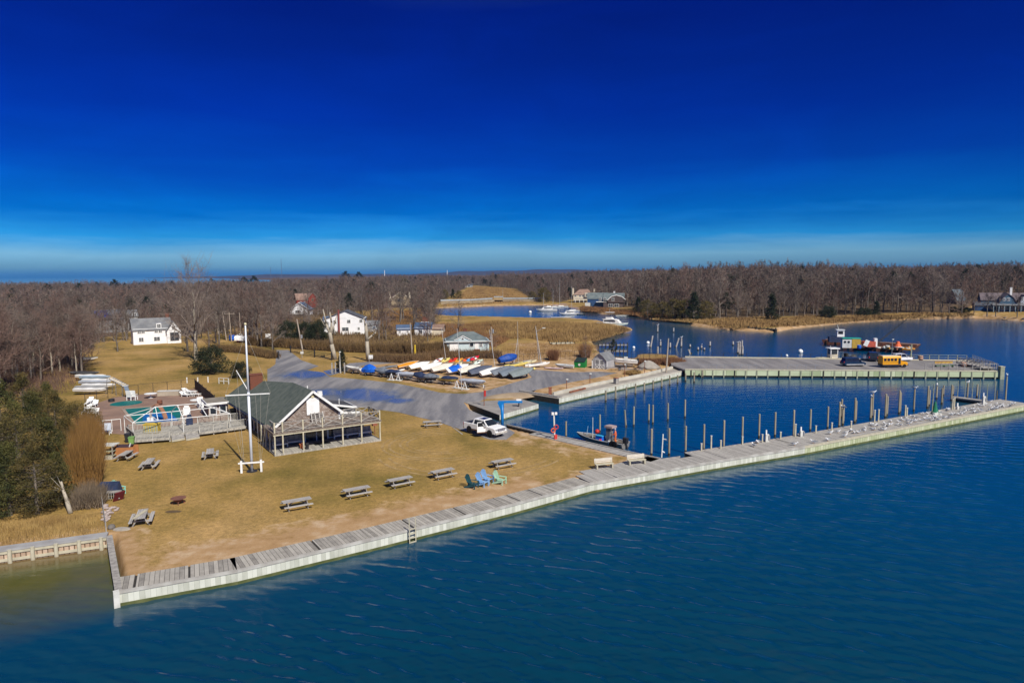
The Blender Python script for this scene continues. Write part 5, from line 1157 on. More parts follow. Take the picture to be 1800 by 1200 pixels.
def balustrade(name, label, a, b, z, h=.95, top=RAILG, bal=True, low=.12):
 a = Vector(a); b = Vector(b); L = (b - a).length; rz = math.atan2(b.y - a.y, b.x - a.x); r = thing(name, label, 'railing', (a.x, a.y, z), rz); n = max(1, round(L / 1.9))
 for k in range(n + 1): MB().box((L * k / n, 0, h / 2 - .1), (.12, .12, h + .2)).build('post', top, r)
 MB().box((L / 2, 0, h - .03), (L, .16, .06)).build('rail', top, r); MB().box((L / 2, 0, low), (L, .06, .08)).build('rail', top, r)
 if bal:
  mb = MB()
  for k in range(int(L / .16)): mb.box((.08 + k * .16, 0, h / 2), (.045, .04, h - .15))
  mb.build('balusters', top, r)
 return r
dk = thing('pool_deck', 'raised grey wooden deck with two short ramps in front of the pool', 'deck')
DZ = ZL + .55
dkp = [(237, 782), (299, 777), (300, 770), (349, 765), (351, 768), (432, 757), (428, 742), (348, 750), (225, 764)]
MB().prism([tuple(P(X, Y, ZL).xy) for X, Y in dkp], ZL + .30, DZ).build('floor', PDECK, dk)
for (x0, x1) in ((300, 323), (325, 349)):
 a, b, c, d = P(x0, 757 + (300 - x0) * .05, DZ + .02), P(x1, 756 + (300 - x1) * .05, DZ + .02), P(x1 + 2, 774 + (300 - x1) * .09, ZL + .08), P(x0 + 2, 776 + (300 - x0) * .09, ZL + .08)
 MB().slab([d, c, b, a], .12).build('ramp', GREYW, dk)
 MB().bar(c + Vector((0, 0, .05)), d + Vector((0, 0, .05)), .14, .16).build('ramp_edge', PALEW, dk)
balustrade('deck_railing', 'grey railing along the front edge of the pool deck left of the ramps', P(238, 781, ZL), P(299, 776.5, ZL), ZL + .25, 1.15)
balustrade('deck_railing', 'dark railing closing the left end of the pool deck', P(223, 768, ZL), P(238, 781, ZL), ZL + .25, 1.1, GREYW)
balustrade('deck_railing', 'pale railing on the back of the pool deck left of the yellow crate', P(226, 765, ZL), P(257, 762, ZL), ZL + .35, 1.0)
balustrade('deck_railing', 'pale railing on the back of the pool deck right of the yellow crate', P(277, 760, ZL), P(325, 755, ZL), ZL + .35, 1.0)
balustrade('deck_railing', 'pale railing along the pool side of the deck right of the ramps', P(348, 751, ZL), P(428, 743, ZL), ZL + .4, 1.05)
balustrade('deck_railing', 'grey railing along the lawn side of the deck right of the ramps', P(351, 767, ZL), P(400, 761, ZL), ZL + .25, 1.15)
balustrade('deck_railing', 'short grey railing between the ramps deck and the clubhouse wall', P(404, 759, ZL), P(434, 754, ZL), ZL + .25, 1.15)
def crate(name, label, X, Y, z, L, W, H, m, cat='crate', rz=.15):
 p = P(X, Y, z); r = thing(name, label, cat, (p.x, p.y, z), rz)
 MB().box((0, 0, H / 2), (L, W, H - .1)).build('body', m, r); MB().box((0, 0, H - .02), (L + .12, W + .12, .08)).build('lid', m, r)
 mb = MB()
 for k in range(6): mb.box((-L / 2 + L * (k + .5) / 6, -W / 2 - .02, H / 2 - .05), (L / 9, .05, H - .25))
 mb.build('slats', GREENW if m is not WHITE else OFFWHITE, r); return r
MUST = mat('mustard_paint', (.55, .40, .06), (.42, .29, .05), 1.5, .7)
crate('wooden_crate', 'mustard yellow slatted crate standing on the pool deck', 268, 760, DZ, 1.7, 1.0, 1.15, MUST)
def wheelie(label, X, Y, m):
 p = P(X, Y); r = thing('wheelie_bin', label, 'bin', (p.x, p.y, ZL), .3); MB().loft([[(-.22, -.24, .08), (.22, -.24, .08), (.22, .24, .08), (-.22, .24, .08)], [(-.3, -.34, 1.0), (.3, -.34, 1.0), (.3, .34, 1.0), (-.3, .34, 1.0)]], True).build('body', m, r)
 MB().box((0, 0, 1.04), (.66, .74, .08)).build('lid', m, r)
 for x in (-.27, .27): MB().tube((x, .3, .12), (x * 1.2, .3, .12), .12, .12, 10).build('wheel', BLACK, r)
wheelie('light green wheelie bin at the front left corner of the pool deck', 232, 783, mat('light_green_plastic', (.18, .34, .10), (.14, .27, .08), 2, .5))
wheelie('dark wheelie bin beside the light green bin at the pool deck', 225, 777, DARK)
p = P(329, 752); r = thing('lifeguard_chair', 'tall white lifeguard chair beside the pool', 'lifeguard chair', (p.x, p.y, ZL), CRZ - .3)
for x in (-.5, .5):
 MB().bar((x, -.7, 0), (x * .7, -.2, 1.8), .09, .09).build('leg', WHITE, r); MB().bar((x, .6, 0), (x * .7, .25, 1.8), .09, .09).build('leg', WHITE, r); MB().bar((x * .8, -.3, 2.1), (x * .8, .35, 2.1), .1, .06).build('armrest', WHITE, r)
MB().box((0, 0, 1.8), (.85, .7, .08)).build('seat', WHITE, r); MB().box((0, .36, 2.25), (.85, .07, .9)).build('backrest', WHITE, r); MB().box((0, .34, 2.8), (.6, .1, .3)).build('headrest', WHITE, r)
mb = MB()
for k in range(5): mb.box((0, -.66 + .1 * k, .3 + .32 * k), (.85, .08, .05))
mb.build('rungs', WHITE, r)
p = P(334, 754); r = thing('board', 'dark blue board standing upright behind the lifeguard chair', 'board', (p.x, p.y, ZL), .6); MB().profile([(-.35, 0), (.35, 0), (.42, 1.2), (.2, 1.95), (-.2, 1.95), (-.42, 1.2)], 'y', 0, .12).build('board', DKBLUE, r); MB().box((0, .2, .3), (.1, .5, .6)).build('prop', GREYW, r)
def chair_proto(m=WHITE):
 r = thing('chair', 'white chair', 'chair'); MB().box((0, 0, .42), (.56, .52, .06)).build('seat', m, r); MB().box((0, .27, .75), (.56, .06, .65), tilt=(-.2, 0)).build('backrest', m, r)
 for x in (-.25, .25):
  MB().box((x, 0, .62), (.06, .5, .04)).build('armrest', m, r)
  for y in (-.22, .24): MB().box((x, y, .2), (.06, .06, .4)).build('leg', m, r)
 return r
CH = []
def chair(label, X, Y, rz, sc=1.15, group=None):
 p = P(X, Y)
 if not CH: CH.append(chair_proto()); o = CH[0]; o.location = (p.x, p.y, ZL + .03); o.rotation_euler = (0, 0, rz); o.scale = (sc,) * 3; o['label'] = label
 else: o = dup(CH[0], (p.x, p.y, ZL + .03), rz, label, None, sc)
 if group: o['group'] = group
 elif 'group' in o: del o['group']
 return o
chair('left one of two white chairs side by side behind the round wading pool', 229.5, 703.5, 3.0, 1.5); chair('right one of two white chairs side by side behind the round wading pool', 236, 703, 3.2, 1.5)
def round_table(label, X, Y, m=WHITE):
 p = P(X, Y); r = thing('round_table', label, 'table', (p.x, p.y, ZL + .03)); MB().lathe([(.95, .70), (.95, .76), (.01, .76)], 18).build('tabletop', m, r); MB().lathe([(.4, 0), (.12, .1), (.08, .68)], 10).build('pedestal', m, r)
round_table('white round table by the back fence right of the wading pool', 265, 699.5); round_table('white round table at the right end of the terrace by the dark fence', 346, 711)
def lounger_proto():
 r = thing('sun_lounger', 'white lounger', 'sun lounger'); MB().box((0, -.3, .36), (.66, 1.3, .07)).build('seat', WHITE, r); MB().box((0, .62, .58), (.66, .75, .07), tilt=(.7, 0)).build('backrest', WHITE, r)
 for x in (-.28, .28):
  for y in (-.8, .4): MB().box((x, y, .17), (.07, .07, .34)).build('leg', WHITE, r)
 return r
LG = lounger_proto(); q = P(325, 697); LG.location = (q.x, q.y, ZL + .03); LG.rotation_euler = (0, 0, 1.2); LG['label'] = 'white sun lounger at the left of the pile by the back fence'
GL = 'white loungers heaped by the back fence'
LG['group'] = GL; LG['label'] = 'white plastic lounger in the heap in front of the back fence'
for i, (X, Y, z, rz) in enumerate([(332, 696.5, 0, 1.4), (338, 696, .0, 1.1), (331, 696, .42, 1.3), (336, 695.5, .40, 1.6), (343, 696, 0, 1.5), (328, 695, .35, 1.0)]):
 q = P(X, Y); dup(LG, (q.x, q.y, ZL + .03 + z), rz, 'white plastic lounger in the heap in front of the back fence', GL)
for i, (X, Y, z, rz) in enumerate([(155, 712, 0, .3), (163, 713, 0, .35), (159, 713, .42, .3), (167, 714, .0, .3), (150, 727, 0, .3), (160, 728, 0, .35), (168, 729, .0, .3), (155, 728, .42, .3)]):
 q = P(X, Y); dup(LG, (q.x, q.y, ZL + .03 + z), rz, 'white plastic lounger stacked behind the cedar at the left of the terrace', 'white loungers behind the cedar')
for i, (X, Y, rz) in enumerate([(353, 717, .6), (358, 719, 1.4), (362, 721, 2.2), (360, 724, .2), (366, 720, 2.8)]):
 chair('white chair in the jumble near the annex of the clubhouse', X, Y, rz, 1.5, 'white chairs jumbled near the annex')
def box_thing(name, label, cat, X, Y, L, W, H, m, m2, rz=0.0, z=ZL):
 p = P(X, Y); r = thing(name, label, cat, (p.x, p.y, z), rz); MB().box((0, 0, H / 2), (L, W, H)).build('body', m, r); MB().box((0, 0, H + .03), (L + .1, W + .1, .06)).build('lid', m2, r); return r
box_thing('storage_box', 'long pale storage box against the back fence of the terrace', 'box', 297, 695, 3.4, .9, .8, mat('pale_planks', (.42, .36, .28), (.34, .29, .22), 1, .8), OFFWHITE, .1)
def barrel(label, X, Y, r0, h, m, name='barrel', cat='barrel', z=ZL):
 p = P(X, Y, z); r = thing(name, label, cat, (p.x, p.y, z)); MB().lathe([(r0 * .88, 0), (r0, h * .3), (r0, h * .7), (r0 * .9, h), (r0 * .8, h), (r0 * .75, h - .06), (.01, h - .06)], 14).build('body', m, r, smooth=True)
 for t in (.2, .75): MB().lathe([(r0 * 1.0, h * t), (r0 * 1.05, h * t + .02), (r0 * 1.05, h * t + .06), (r0, h * t + .08)], 14).build('hoop', DARK, r)
 return r
barrel('small dark tub at the corner of the terrace by the wading pool', 196, 706, .45, .5, DARK, 'tub', 'tub'); barrel('rusty brown barrel behind the big pool', 281, 711, .38, .7, RUST)
p = P(189, 763); r = thing('deck_chair', 'white framed chair with a blue seat beside the cedar', 'chair', (p.x, p.y, ZL), .2)
MB().box((0, .2, .75), (.75, .07, 1.3), tilt=(-.15, 0)).build('backrest', mat('pale_blue_cloth', (.55, .62, .72)), r); MB().box((0, -.15, .45), (.7, .6, .1)).build('seat', DKBLUE, r)
for x in (-.36, .36):
 for y in (-.4, .3): MB().box((x, y, .28), (.07, .07, .56)).build('leg', WHITE, r)
railing('pipe_rail', 'white pipe rail at the left of the pool deck beside the cedar', P(166, 762).xy, P(213, 757).xy, ZL, 3, 1.6, WHITE, (1.0,), .06, .07)
def chain_fence(label, px, h, n, m=DARK):
 pts = [P(X, Y) for X, Y in px]; r = thing('chain_link_fence', label, 'fence', (pts[0].x, pts[0].y, ZL)); o = pts[0]
 for i in range(len(pts) - 1):
  a = pts[i] - o; b = pts[i + 1] - o; k = n[i]; mb = MB()
  for j in range(k + (1 if i == len(pts) - 2 else 0)):
   q = a.lerp(b, j / k); MB().tube((q.x, q.y, 0), (q.x, q.y, h), .035, .035, 6).build('post', m, r)
  MB().tube((a.x, a.y, h - .03), (b.x, b.y, h - .03), .025, .025, 5).build('rail', m, r)
  L = (b - a).length; nw = int(L / .16)
  for s_ in range(nw + int(h / .16)):      # diagonal wires both ways
   t0 = (s_ * .16 - h) / L; t1 = s_ * .16 / L; z0 = 0; z1 = h
   if t0 < 0: z0 = -t0 * L; t0 = 0
   if t1 > 1: z1 = h - (t1 - 1) * L; t1 = 1
   if t1 <= t0 or s_ % 2: continue
   p0 = a.lerp(b, t0); p1 = a.lerp(b, t1); mb.tube((p0.x, p0.y, z0), (p1.x, p1.y, z1), .006, .006, 3, caps=False); mb.tube((p0.x, p0.y, h - z0), (p1.x, p1.y, h - z1), .006, .006, 3, caps=False)
  mb.build('wire_mesh', m, r)
chain_fence('dark wire fence along the back of the pool terrace', [(150, 712), (190, 700), (343, 683)], 1.8, [2, 6])
pts = [P(343, 684), P(377, 715)]; d = (pts[1] - pts[0]); L = d.length
r = thing('board_fence', 'dark brown board fence along the right side of the pool terrace', 'fence', (pts[0].x, pts[0].y, ZL), math.atan2(d.y, d.x))
MB().box((L / 2, 0, .9), (L, .06, 1.75)).build('boards', plank_mat('dark_fence_boards', (.05, .034, .022), (.13, .09, .06), .3, 0, gap=.12), r)
for k in range(6): MB().box((L * k / 5, .08, .95), (.12, .12, 1.9)).build('post', WETW, r)
for X, Y in [(329, 673), (348, 673), (366, 672)]:
 p = P(X, Y); r = thing('marker_post', 'short white post standing in the side lawn beyond the terrace fence', 'post', (p.x, p.y, ZL), 0, 'white posts in the side lawn'); MB().box((0, 0, .5), (.14, .14, 1.0)).build('post', WHITE, r); MB().box((0, 0, 1.03), (.2, .2, .06)).build('cap', WHITE, r)
railing('rail_fence', 'short two rail wooden fence in the side lawn behind the clubhouse', P(385, 674).xy, P(402, 675).xy, ZL, 2, 1.1, OFFWHITE, (1.0, .5), .12, .1)
p = P(214, 700); r = thing('climbing_frame', 'grey metal climbing frame with a slide behind the terrace fence', 'climbing frame', (p.x, p.y, ZL), .5)
mb = MB(); s_ = Vector((-2.3, 6, 0)); e_ = Vector((.9, -1, 0))
for x in (-.45, .45):
 MB().tube((-1.6 + x, 5, 2.9), (.6 + x, 1.2, 1.9), .06, .06, 8).build('side_bar', STEEL, r)
 MB().tube((-1.6 + x, 5, 2.9), (-2.0 + x, 5.8, 0), .05, .05, 8).build('leg', STEEL, r); MB().tube((.6 + x, 1.2, 1.9), (.5 + x, 1.6, 0), .05, .05, 8).build('leg', STEEL, r); MB().tube((-.4 + x, 3.0, 2.4), (-.4 + x, 3.2, 0), .05, .05, 8).build('leg', STEEL, r)
for k in range(8):
 q = Vector((-1.6, 5, 2.9)).lerp(Vector((.6, 1.2, 1.9)), k / 7); MB().tube(q + Vector((-.45, 0, 0)), q + Vector((.45, 0, 0)), .04, .04, 6).build('rung', STEEL, r)
mb = MB(); mb.bar((.6, 1.1, 1.85), (1.2, -1.2, .25), .6, .08); mb.build('slide', mat('grey_blue_slide', (.16, .20, .25), (.12, .15, .2), 1, .5), r)
# ================================================================== houses
def facing(p): return math.atan2(-p[0], p[1])
RGREY = mat('grey_roof', (.13, .135, .145), (.19, .195, .20), .6, .9); RDARK = mat('slate_roof', (.06, .065, .08), (.10, .105, .12), .6, .9); RBLUE = mat('blue_grey_roof', (.05, .085, .16), (.07, .11, .18), .6, .8)
RBROWN = mat('brown_roof', (.20, .13, .10), (.27, .18, .14), .6, .9); RTEAL = mat('grey_green_roof', (.10, .125, .13), (.15, .175, .175), .6, .9)
WSIDE = mat('white_siding', (.80, .80, .80), (.72, .72, .72), .8, .6); CREAMS = mat('cream_siding', (.62, .55, .42), (.52, .46, .35), .8, .7); TANS = mat('tan_shingle', (.34, .27, .17), (.26, .20, .13), .8, .85)
AQUA = mat('pale_aqua_siding', (.50, .60, .62), (.44, .54, .56), .8, .7); REDS = mat('red_siding', (.22, .035, .022), (.16, .03, .02), .8, .8); NAVY = mat('navy_siding', (.02, .06, .16), (.03, .07, .16), .8, .7); GREYS = mat('grey_siding', (.22, .22, .22), (.16, .16, .165), .8, .85)
BLUES = mat('blue_grey_shingle', (.06, .12, .19), (.05, .10, .15), .8, .8); BRNS = mat('brown_shingle', (.10, .075, .07), (.075, .06, .055), .8, .85)
WINB = mat('blue_window', (.05, .09, .16), (.03, .06, .11), .5, .15)
class House:
 def __init__(s, name, label, X0, X1, Y, z=1.0, turn=0.0, cat='house'):
  p = P((X0 + X1) / 2, Y, z)
  if p.y > 150: p = G((X0 + X1) / 2, Y); z = p.z
  s.k = ppm(p); s.w = (X1 - X0) / s.k; s.rz = facing(p) + turn; s.r = thing(name, label, cat, (p.x, p.y, z - .1), s.rz); s.wallm = None
 def px(s, n): return n / s.k
 def block(s, x0, x1, y0, y1, h, m, rh=0, ridge='x', rm=None, over=.3, name='wall', hip=0.0, skew=.5, z0=0, gable=None):
  """walled block with a roof; local x to the right, y away from the camera"""
  mb = MB(); cx, cy = (x0 + x1) / 2, (y0 + y1) / 2
  w = MB().box((cx, cy, z0 + h / 2 + .05), (x1 - x0, y1 - y0, h + .1)).build(name, m, s.r)
  if rh:
   z1 = z0 + h; o = over; th = .18
   if ridge == 'x':
    ry = y0 + (y1 - y0) * skew; hx = hip; sl = rh / max(ry - y0, .1); sb = rh / max(y1 - ry, .1)
    A, B, C, D = Vector((x0 - o, y0 - o, z1 - sl * o)), Vector((x1 + o, y0 - o, z1 - sl * o)), Vector((x1 + o, y1 + o, z1 - sb * o)), Vector((x0 - o, y1 + o, z1 - sb * o)); R1, R2 = Vector((x0 - o + hx, ry, z1 + rh)), Vector((x1 + o - hx, ry, z1 + rh))
    mb.slab([A, B, R2, R1], th); mb.slab([C, D, R1, R2], th)
    if hip: mb.slab([D, A, R1], th); mb.slab([B, C, R2], th)
    else:
     g = MB(); g.profile([(y0, z1), (ry, z1 + rh - .05), (y1, z1)], 'x', x0, x1); g.build('gable', gable or m, s.r)
   else:
    rx = x0 + (x1 - x0) * skew; sl = rh / max(rx - x0, .1); sb = rh / max(x1 - rx, .1)
    A, B, C, D = Vector((x0 - o, y0 - o, z1 - sl * o)), Vector((x1 + o, y0 - o, z1 - sb * o)), Vector((x1 + o, y1 + o, z1 - sb * o)), Vector((x0 - o, y1 + o, z1 - sl * o)); R1, R2 = Vector((rx, y0 - o, z1 + rh)), Vector((rx, y1 + o, z1 + rh))
    mb.slab([A, R1, R2, D], th); mb.slab([R1, B, C, R2], th)
    g = MB(); g.profile([(x0, z1), (rx, z1 + rh - .05), (x1, z1)], 'y', y0, y1); g.build('gable', gable or m, s.r)
   s.roof = mb.build('roof', rm or RGREY, s.r)
  return w
 def win(s, x, z, w, h, y, fr=WHITE, gl=GLASS, name='window', mull=1):
  o = MB().box((x, y - .03, z), (w + .24, .12, h + .24)).build(name, fr, s.r); MB().box((x, y - .08, z), (w, .08, h)).build('pane', gl, o)
  if mull: MB().box((x, y - .11, z), (.08, .06, h)).box((x, y - .11, z), (w, .06, .06)).build('mullion', fr, o)
  return o
 def chimney(s, x, y, z0, z1, w, m, d=None): return MB().box((x, y, (z0 + z1) / 2), (w, d or w, z1 - z0)).box((x, y, z1 + .08), (w + .16, (d or w) + .16, .16)).build('chimney', m, s.r)
h = House('house', 'white two storey house with a long grey roof behind the side lawn', 240, 314, 604, turn=.12); W = h.w / 2
h.block(-W, W * .62, 0, 6, 4.6, WSIDE, 3.0, 'x', RGREY); h.block(W * .40, W * 1.0, -1.2, 5, 4.0, WSIDE, 2.7, 'y', RGREY, over=.25)
for x in (-4.6, -3.6, -.2, .9): h.win(x, 3.9, .8, .8, -.02)
for x, w in ((-4.2, 1.1), (-.1, 1.5)): h.win(x, 1.6, w, 1.0, -.02)
h.win(W * .7, 4.7, .8, .9, -1.22); h.win(W * .72, 2.1, 2.2, 2.3, -1.22, GREYW, mull=1); h.win(W * .1, 5.3, .9, 1.0, .2); MB().box((W * .1, 1.2, 5.3), (1.3, 2, 1.5)).build('dormer', WSIDE, h.r); h.chimney(W * .55, 4, 6, 8.6, .9, BRICK)
h = House('house', 'grey house with blue solar panels on its roof behind bare trees at left', 172, 240, 584, turn=.1); W = h.w / 2
h.block(-W, W * .3, 0, 7, 5.2, GREYS, 3.0, 'x', RDARK); h.block(W * .3, W, 1, 8, 5.8, mat('light_grey_siding', (.33, .33, .33), (.27, .27, .27), .8, .8), 2.0, 'x', RGREY)
mb = MB(); mb.slab([Vector((-W + .5, .4, 5.66)), Vector((-W * .35, .4, 5.66)), Vector((-W * .35, 3.0, 7.92)), Vector((-W + .5, 3.0, 7.92))], .08); mb.build('solar_panel', mat('solar_blue', (.03, .05, .2), (.02, .03, .13), 1.5, .2), h.r)
for x in (-4, -1.5): h.win(x, 1.8, 1.2, 1.2, -.02, GREYW)
for x in (W * .5, W * .85): h.win(x, 6.1, 1.1, 1.0, .98)
h = House('house', 'big plain white house with a thin red chimney up its gable wall', 571, 641, 588, turn=-.1); W = h.w / 2
h.block(-W, W, 0, 9, 5.4, WSIDE, 2.7, 'y', RDARK, over=.35, skew=.52); h.block(-W - .6, -W + 1.5, 3, 8, 4.6, WSIDE, 1.4, 'x', RBLUE)
MB().box((-W * .26, -.35, 4.2), (.5, .55, 8.4)).build('chimney', mat('brown_red_brick', (.25, .07, .06), (.18, .05, .045), 5, .9), h.r)
for x, z, w, hh in ((-W * .46, 4.4, .8, 1.0), (W * .22, 4.5, .9, .9), (W * .82, 4.6, .8, .8), (W * .7, 2.1, .5, .7), (-W * .62, 2.0, 1.6, 1.0), (W * .04, 1.95, 2.0, 1.0), (W * .62, .6, 1.6, .5)): h.win(x, z, w, hh, -.02, OFFWHITE)
h = House('shed', 'small white shed with a blue roof left of the long low white house', 698, 722, 590, cat='shed'); W = h.w / 2
h.block(-W, W, 0, 4, 2.4, WSIDE, 1.2, 'x', RBLUE); [h.win(x, 1.6, .5, .6, -.02) for x in (-W * .55, W * .55)]
h = House('house', 'long low white house with a blue roof and a red chimney', 729, 772, 590, turn=-.15); W = h.w / 2
h.block(-W, W * .35, 0, 6, 2.7, WSIDE, 1.6, 'x', RBLUE); h.block(W * .35, W * 1.3, 1, 6, 2.4, CREAMS, 1.2, 'x', RBROWN); h.chimney(-W * .25, 4, 3, 5.8, 1.8, BRICK, .8); MB().box((-W * .25, 3.2, 4.3), (2.6, .4, .25)).build('ledge', WHITE, h.r)
h.win(-W * .5, 1.5, 1.1, 1.0, -.02)
h = House('shed', 'small grey outbuilding behind the right side of the big white house', 640, 667, 584, cat='shed'); W = h.w / 2
h.block(-W, W, 0, 5, 2.9, GREYS, 1.2, 'x', RGREY); h.win(W * .3, 1.6, 1.2, 1.0, -.02, WHITE, WINB)
h = House('house', 'small pale green ranch house with a hip roof and white garage door', 784, 860, 617, turn=.06); W = h.w / 2
h.block(-W, W, 0, 8.5, 2.75, AQUA, 2.1, 'x', RTEAL, hip=4.2, over=.45)
mb = MB(); g0 = -W * .22
mb.slab([Vector((g0 - 2.2, -.1, 3.0)), Vector((g0, -.1, 4.2)), Vector((g0, 3, 4.2)), Vector((g0 - 2.2, 3, 3.0))], .12); mb.slab([Vector((g0, -.1, 4.2)), Vector((g0 + 2.2, -.1, 3.0)), Vector((g0 + 2.2, 3, 3.0)), Vector((g0, 3, 4.2))], .12); mb.build('gablet_roof', RTEAL, h.roof)
g = MB(); g.profile([(g0 - 2.1, 2.85), (g0, 4.05), (g0 + 2.1, 2.85)], 'y', .05, .2); g.build('gablet', AQUA, h.r)
mb = MB(); mb.bar((g0 - 2.3, -.14, 2.9), (g0, -.14, 4.12), .06, .16); mb.bar((g0, -.14, 4.12), (g0 + 2.3, -.14, 2.9), .06, .16); mb.bar((-W - .4, -.5, 2.62), (W + .4, -.5, 2.62), .06, .16); mb.build('white_trim', WHITE, h.r); h.win(g0, 3.35, .5, .35, .04, mull=0)
o = MB().box((-W * .62, -.05, 1.15), (W * .42, .12, 2.2)).build('garage_door', WHITE, h.r); mb = MB()
for k in range(4): mb.box((-W * .62, -.12, .3 + .55 * k), (W * .40, .02, .03))
mb.build('panel_line', OFFWHITE, o)
h.win(W * .15, 1.8, .45, .9, -.02, mull=0); h.win(W * .23, 1.8, .45, .9, -.02, mull=0); h.win(W * .62, 1.75, .7, .9, -.02); o = MB().box((W * .42, -.06, 1.25), (1.0, .1, 2.1)).build('door', WHITE, h.r); MB().box((W * .42, -.6, .3), (1.5, 1.1, .6)).box((W * .42, -1.3, .15), (1.5, .5, .3)).build('steps', BRICK, h.r); h.chimney(g0 + .9, 5, 3, 5.4, .8, BRICK)
h = House('house', 'dark red barn like house among the trees', 522, 557, 540, turn=.25); W = h.w / 2
h.block(-W, W * .15, 0, 7, 5.0, REDS, 3.6, 'x', RBROWN); h.block(W * .15, W, -1, 7, 6.2, REDS, 2.6, 'y', RBROWN); [h.win(x, 3.0, 1.0, 1.2, -.02) for x in (-W * .6, -W * .2)]; h.win(W * .55, 4.6, .9, 1.3, -1.02, TANS)
h = House('house', 'small white gabled cottage with a deck in front of the red house', 511, 542, 553, turn=-.3); W = h.w / 2
h.block(-W, W, 0, 8, 3.0, WSIDE, 3.2, 'y', RBLUE, over=.5); h.win(-W * .2, 1.5, 2.2, 1.4, -.02, OFFWHITE); h.win(W * .5, 1.6, .9, 1.0, -.02); MB().box((-W * .3, -2, .5), (W * 1.6, 3.5, .25)).build('deck', GREYW, h.r)
mb = MB(); mb.box((-W * .3, -3.7, 1.1), (W * 1.6, .08, .1))
for k in range(8): mb.box((-W * 1.1 + W * 1.6 * k / 7, -3.7, .8), (.1, .1, .8))
mb.build('railing', OFFWHITE, h.r)
mb = MB(); mb.bar((-W - .5, -.6, 2.75), (0, -.6, 6.15), .1, .3); mb.bar((0, -.6, 6.15), (W + .5, -.6, 2.75), .1, .3); mb.build('bargeboard', WHITE, h.r)
h = House('house', 'tan shingled house with a tall pale chimney at each end', 688, 720, 536, turn=.1); W = h.w / 2
h.block(-W, W, 0, 9, 4.4, TANS, 4.2, 'y', RBROWN, gable=TANS); h.chimney(-W - .6, 2, 2.5, 8.3, 1.0, CREAMS); h.chimney(W + .3, 1, 2.5, 8.3, 1.0, CREAMS); h.win(0, 3.2, 3.2, 1.6, -.02, GREYW); h.win(0, 6.3, .8, .9, -.02, CREAMS)
mb = MB(); mb.bar((-W - .3, -.4, 4.1), (0, -.4, 8.6), .1, .35); mb.bar((0, -.4, 8.6), (W + .3, -.4, 4.1), .1, .35); mb.build('bargeboard', CREAMS, h.r)
h = House('house', 'small grey house at the edge of the wood above the golden rise', 818, 831, 505); W = h.w / 2
h.block(-W, W, 0, 6, 2.6, mat('light_grey_siding', (.3, .3, .3)), 1.5, 'x', RDARK); h.win(0, 1.5, 2.5, 1.2, -.02, OFFWHITE)
h = House('house', 'cream house with a brown hip roof and tall white chimneys above the creek', 1008, 1044, 531, turn=0); W = h.w / 2
h.block(-W, W, 0, 9, 5.4, CREAMS, 3.4, 'x', RBROWN, hip=4.5); h.chimney(-W - .2, 3, 4, 9.4, 1.1, CREAMS); h.chimney(W + .3, 3, 4, 9.0, 1.0, CREAMS)
for x in (-W * .8, -W * .35, -W * .05, W * .75): h.win(x, 4.4, 1.2, 1.1, -.02)
MB().box((W * .3, -.5, 5.0), (2.8, 1.4, 2.6)).build('dormer', CREAMS, h.r); h.win(W * .3, 5.0, 1.4, 1.6, -1.22); MB().box((-W * .2, -3, 2.3), (W * 1.3, 4, .3)).build('terrace', GREYW, h.r)
for k in range(4): MB().box((-W * .8 + k * W * .4, -4.8, 1.1), (.3, .3, 2.2)).build('post', WHITE, h.r)
h = House('house', 'dark blue and brown shingled house with white trim on the creek bank', 1032, 1096, 541, turn=-.08); W = h.w / 2
h.block(-W, W * .1, 1, 9, 5.4, NAVY, 3.2, 'x', RTEAL); h.block(-W * .1, W, -1, 9, 4.6, BRNS, 3.8, 'x', RTEAL)
g = MB(); g.profile([(W * .15, 3.2), (W * .15, 4.6), (W * .35, 6.6), (W * .6, 7.2), (W * .9, 6.4), (W * 1.05, 4.6), (W * 1.05, 3.2)], 'y', -1.6, -1.2); g.build('gambrel_gable', BRNS, h.r)
mb = MB(); gp_ = [(W * .12, 4.5), (W * .34, 6.7), (W * .6, 7.35), (W * .92, 6.5), (W * 1.1, 4.9)]
for i in range(4): mb.bar((gp_[i][0], -1.65, gp_[i][1]), (gp_[i + 1][0], -1.65, gp_[i + 1][1]), .2, .35)
mb.build('white_trim', WHITE, h.r)
h.win(W * .42, 5.0, 1.2, 1.8, -1.62); h.win(-W * .28, 5.0, 1.3, 1.6, .7); h.win(-W * .02, 5.0, 1.1, 1.6, -1.05); MB().box((-W * .2, -.2, 3.5), (W * .6, 1.6, .3)).build('balcony', WHITE, h.r)
for x in (W * .3, W * .62): h.win(x, 1.6, 2.4, 1.6, -1.05, WHITE, GLASS)
for x in (-W * .8, -W * .5, -W * .2): h.win(x, 1.7, 1.6, 1.6, .95, NAVY, WINB)
h.chimney(W * .45, 5, 6, 9.2, .9, WHITE); MB().box((-W * .95, -2, 1.5), (2.6, 4, 3.0)).build('stair', OFFWHITE, h.r)
h = House('house', 'tiny white house among the trees above the right wood', 1184, 1199, 513); W = h.w / 2
h.block(-W, W * .4, 0, 6, 3.0, WSIDE, 2.6, 'y', RGREY, gable=WSIDE); h.block(W * .4, W, 1, 6, 2.6, WSIDE, 1.6, 'x', OFFWHITE); h.win(-W * .3, 1.6, 1.2, 1.2, -.02)
h = House('house', 'blue shingled gambrel house with a columned porch at the right edge', 1724, 1806, 547, turn=.22); W = h.w / 2
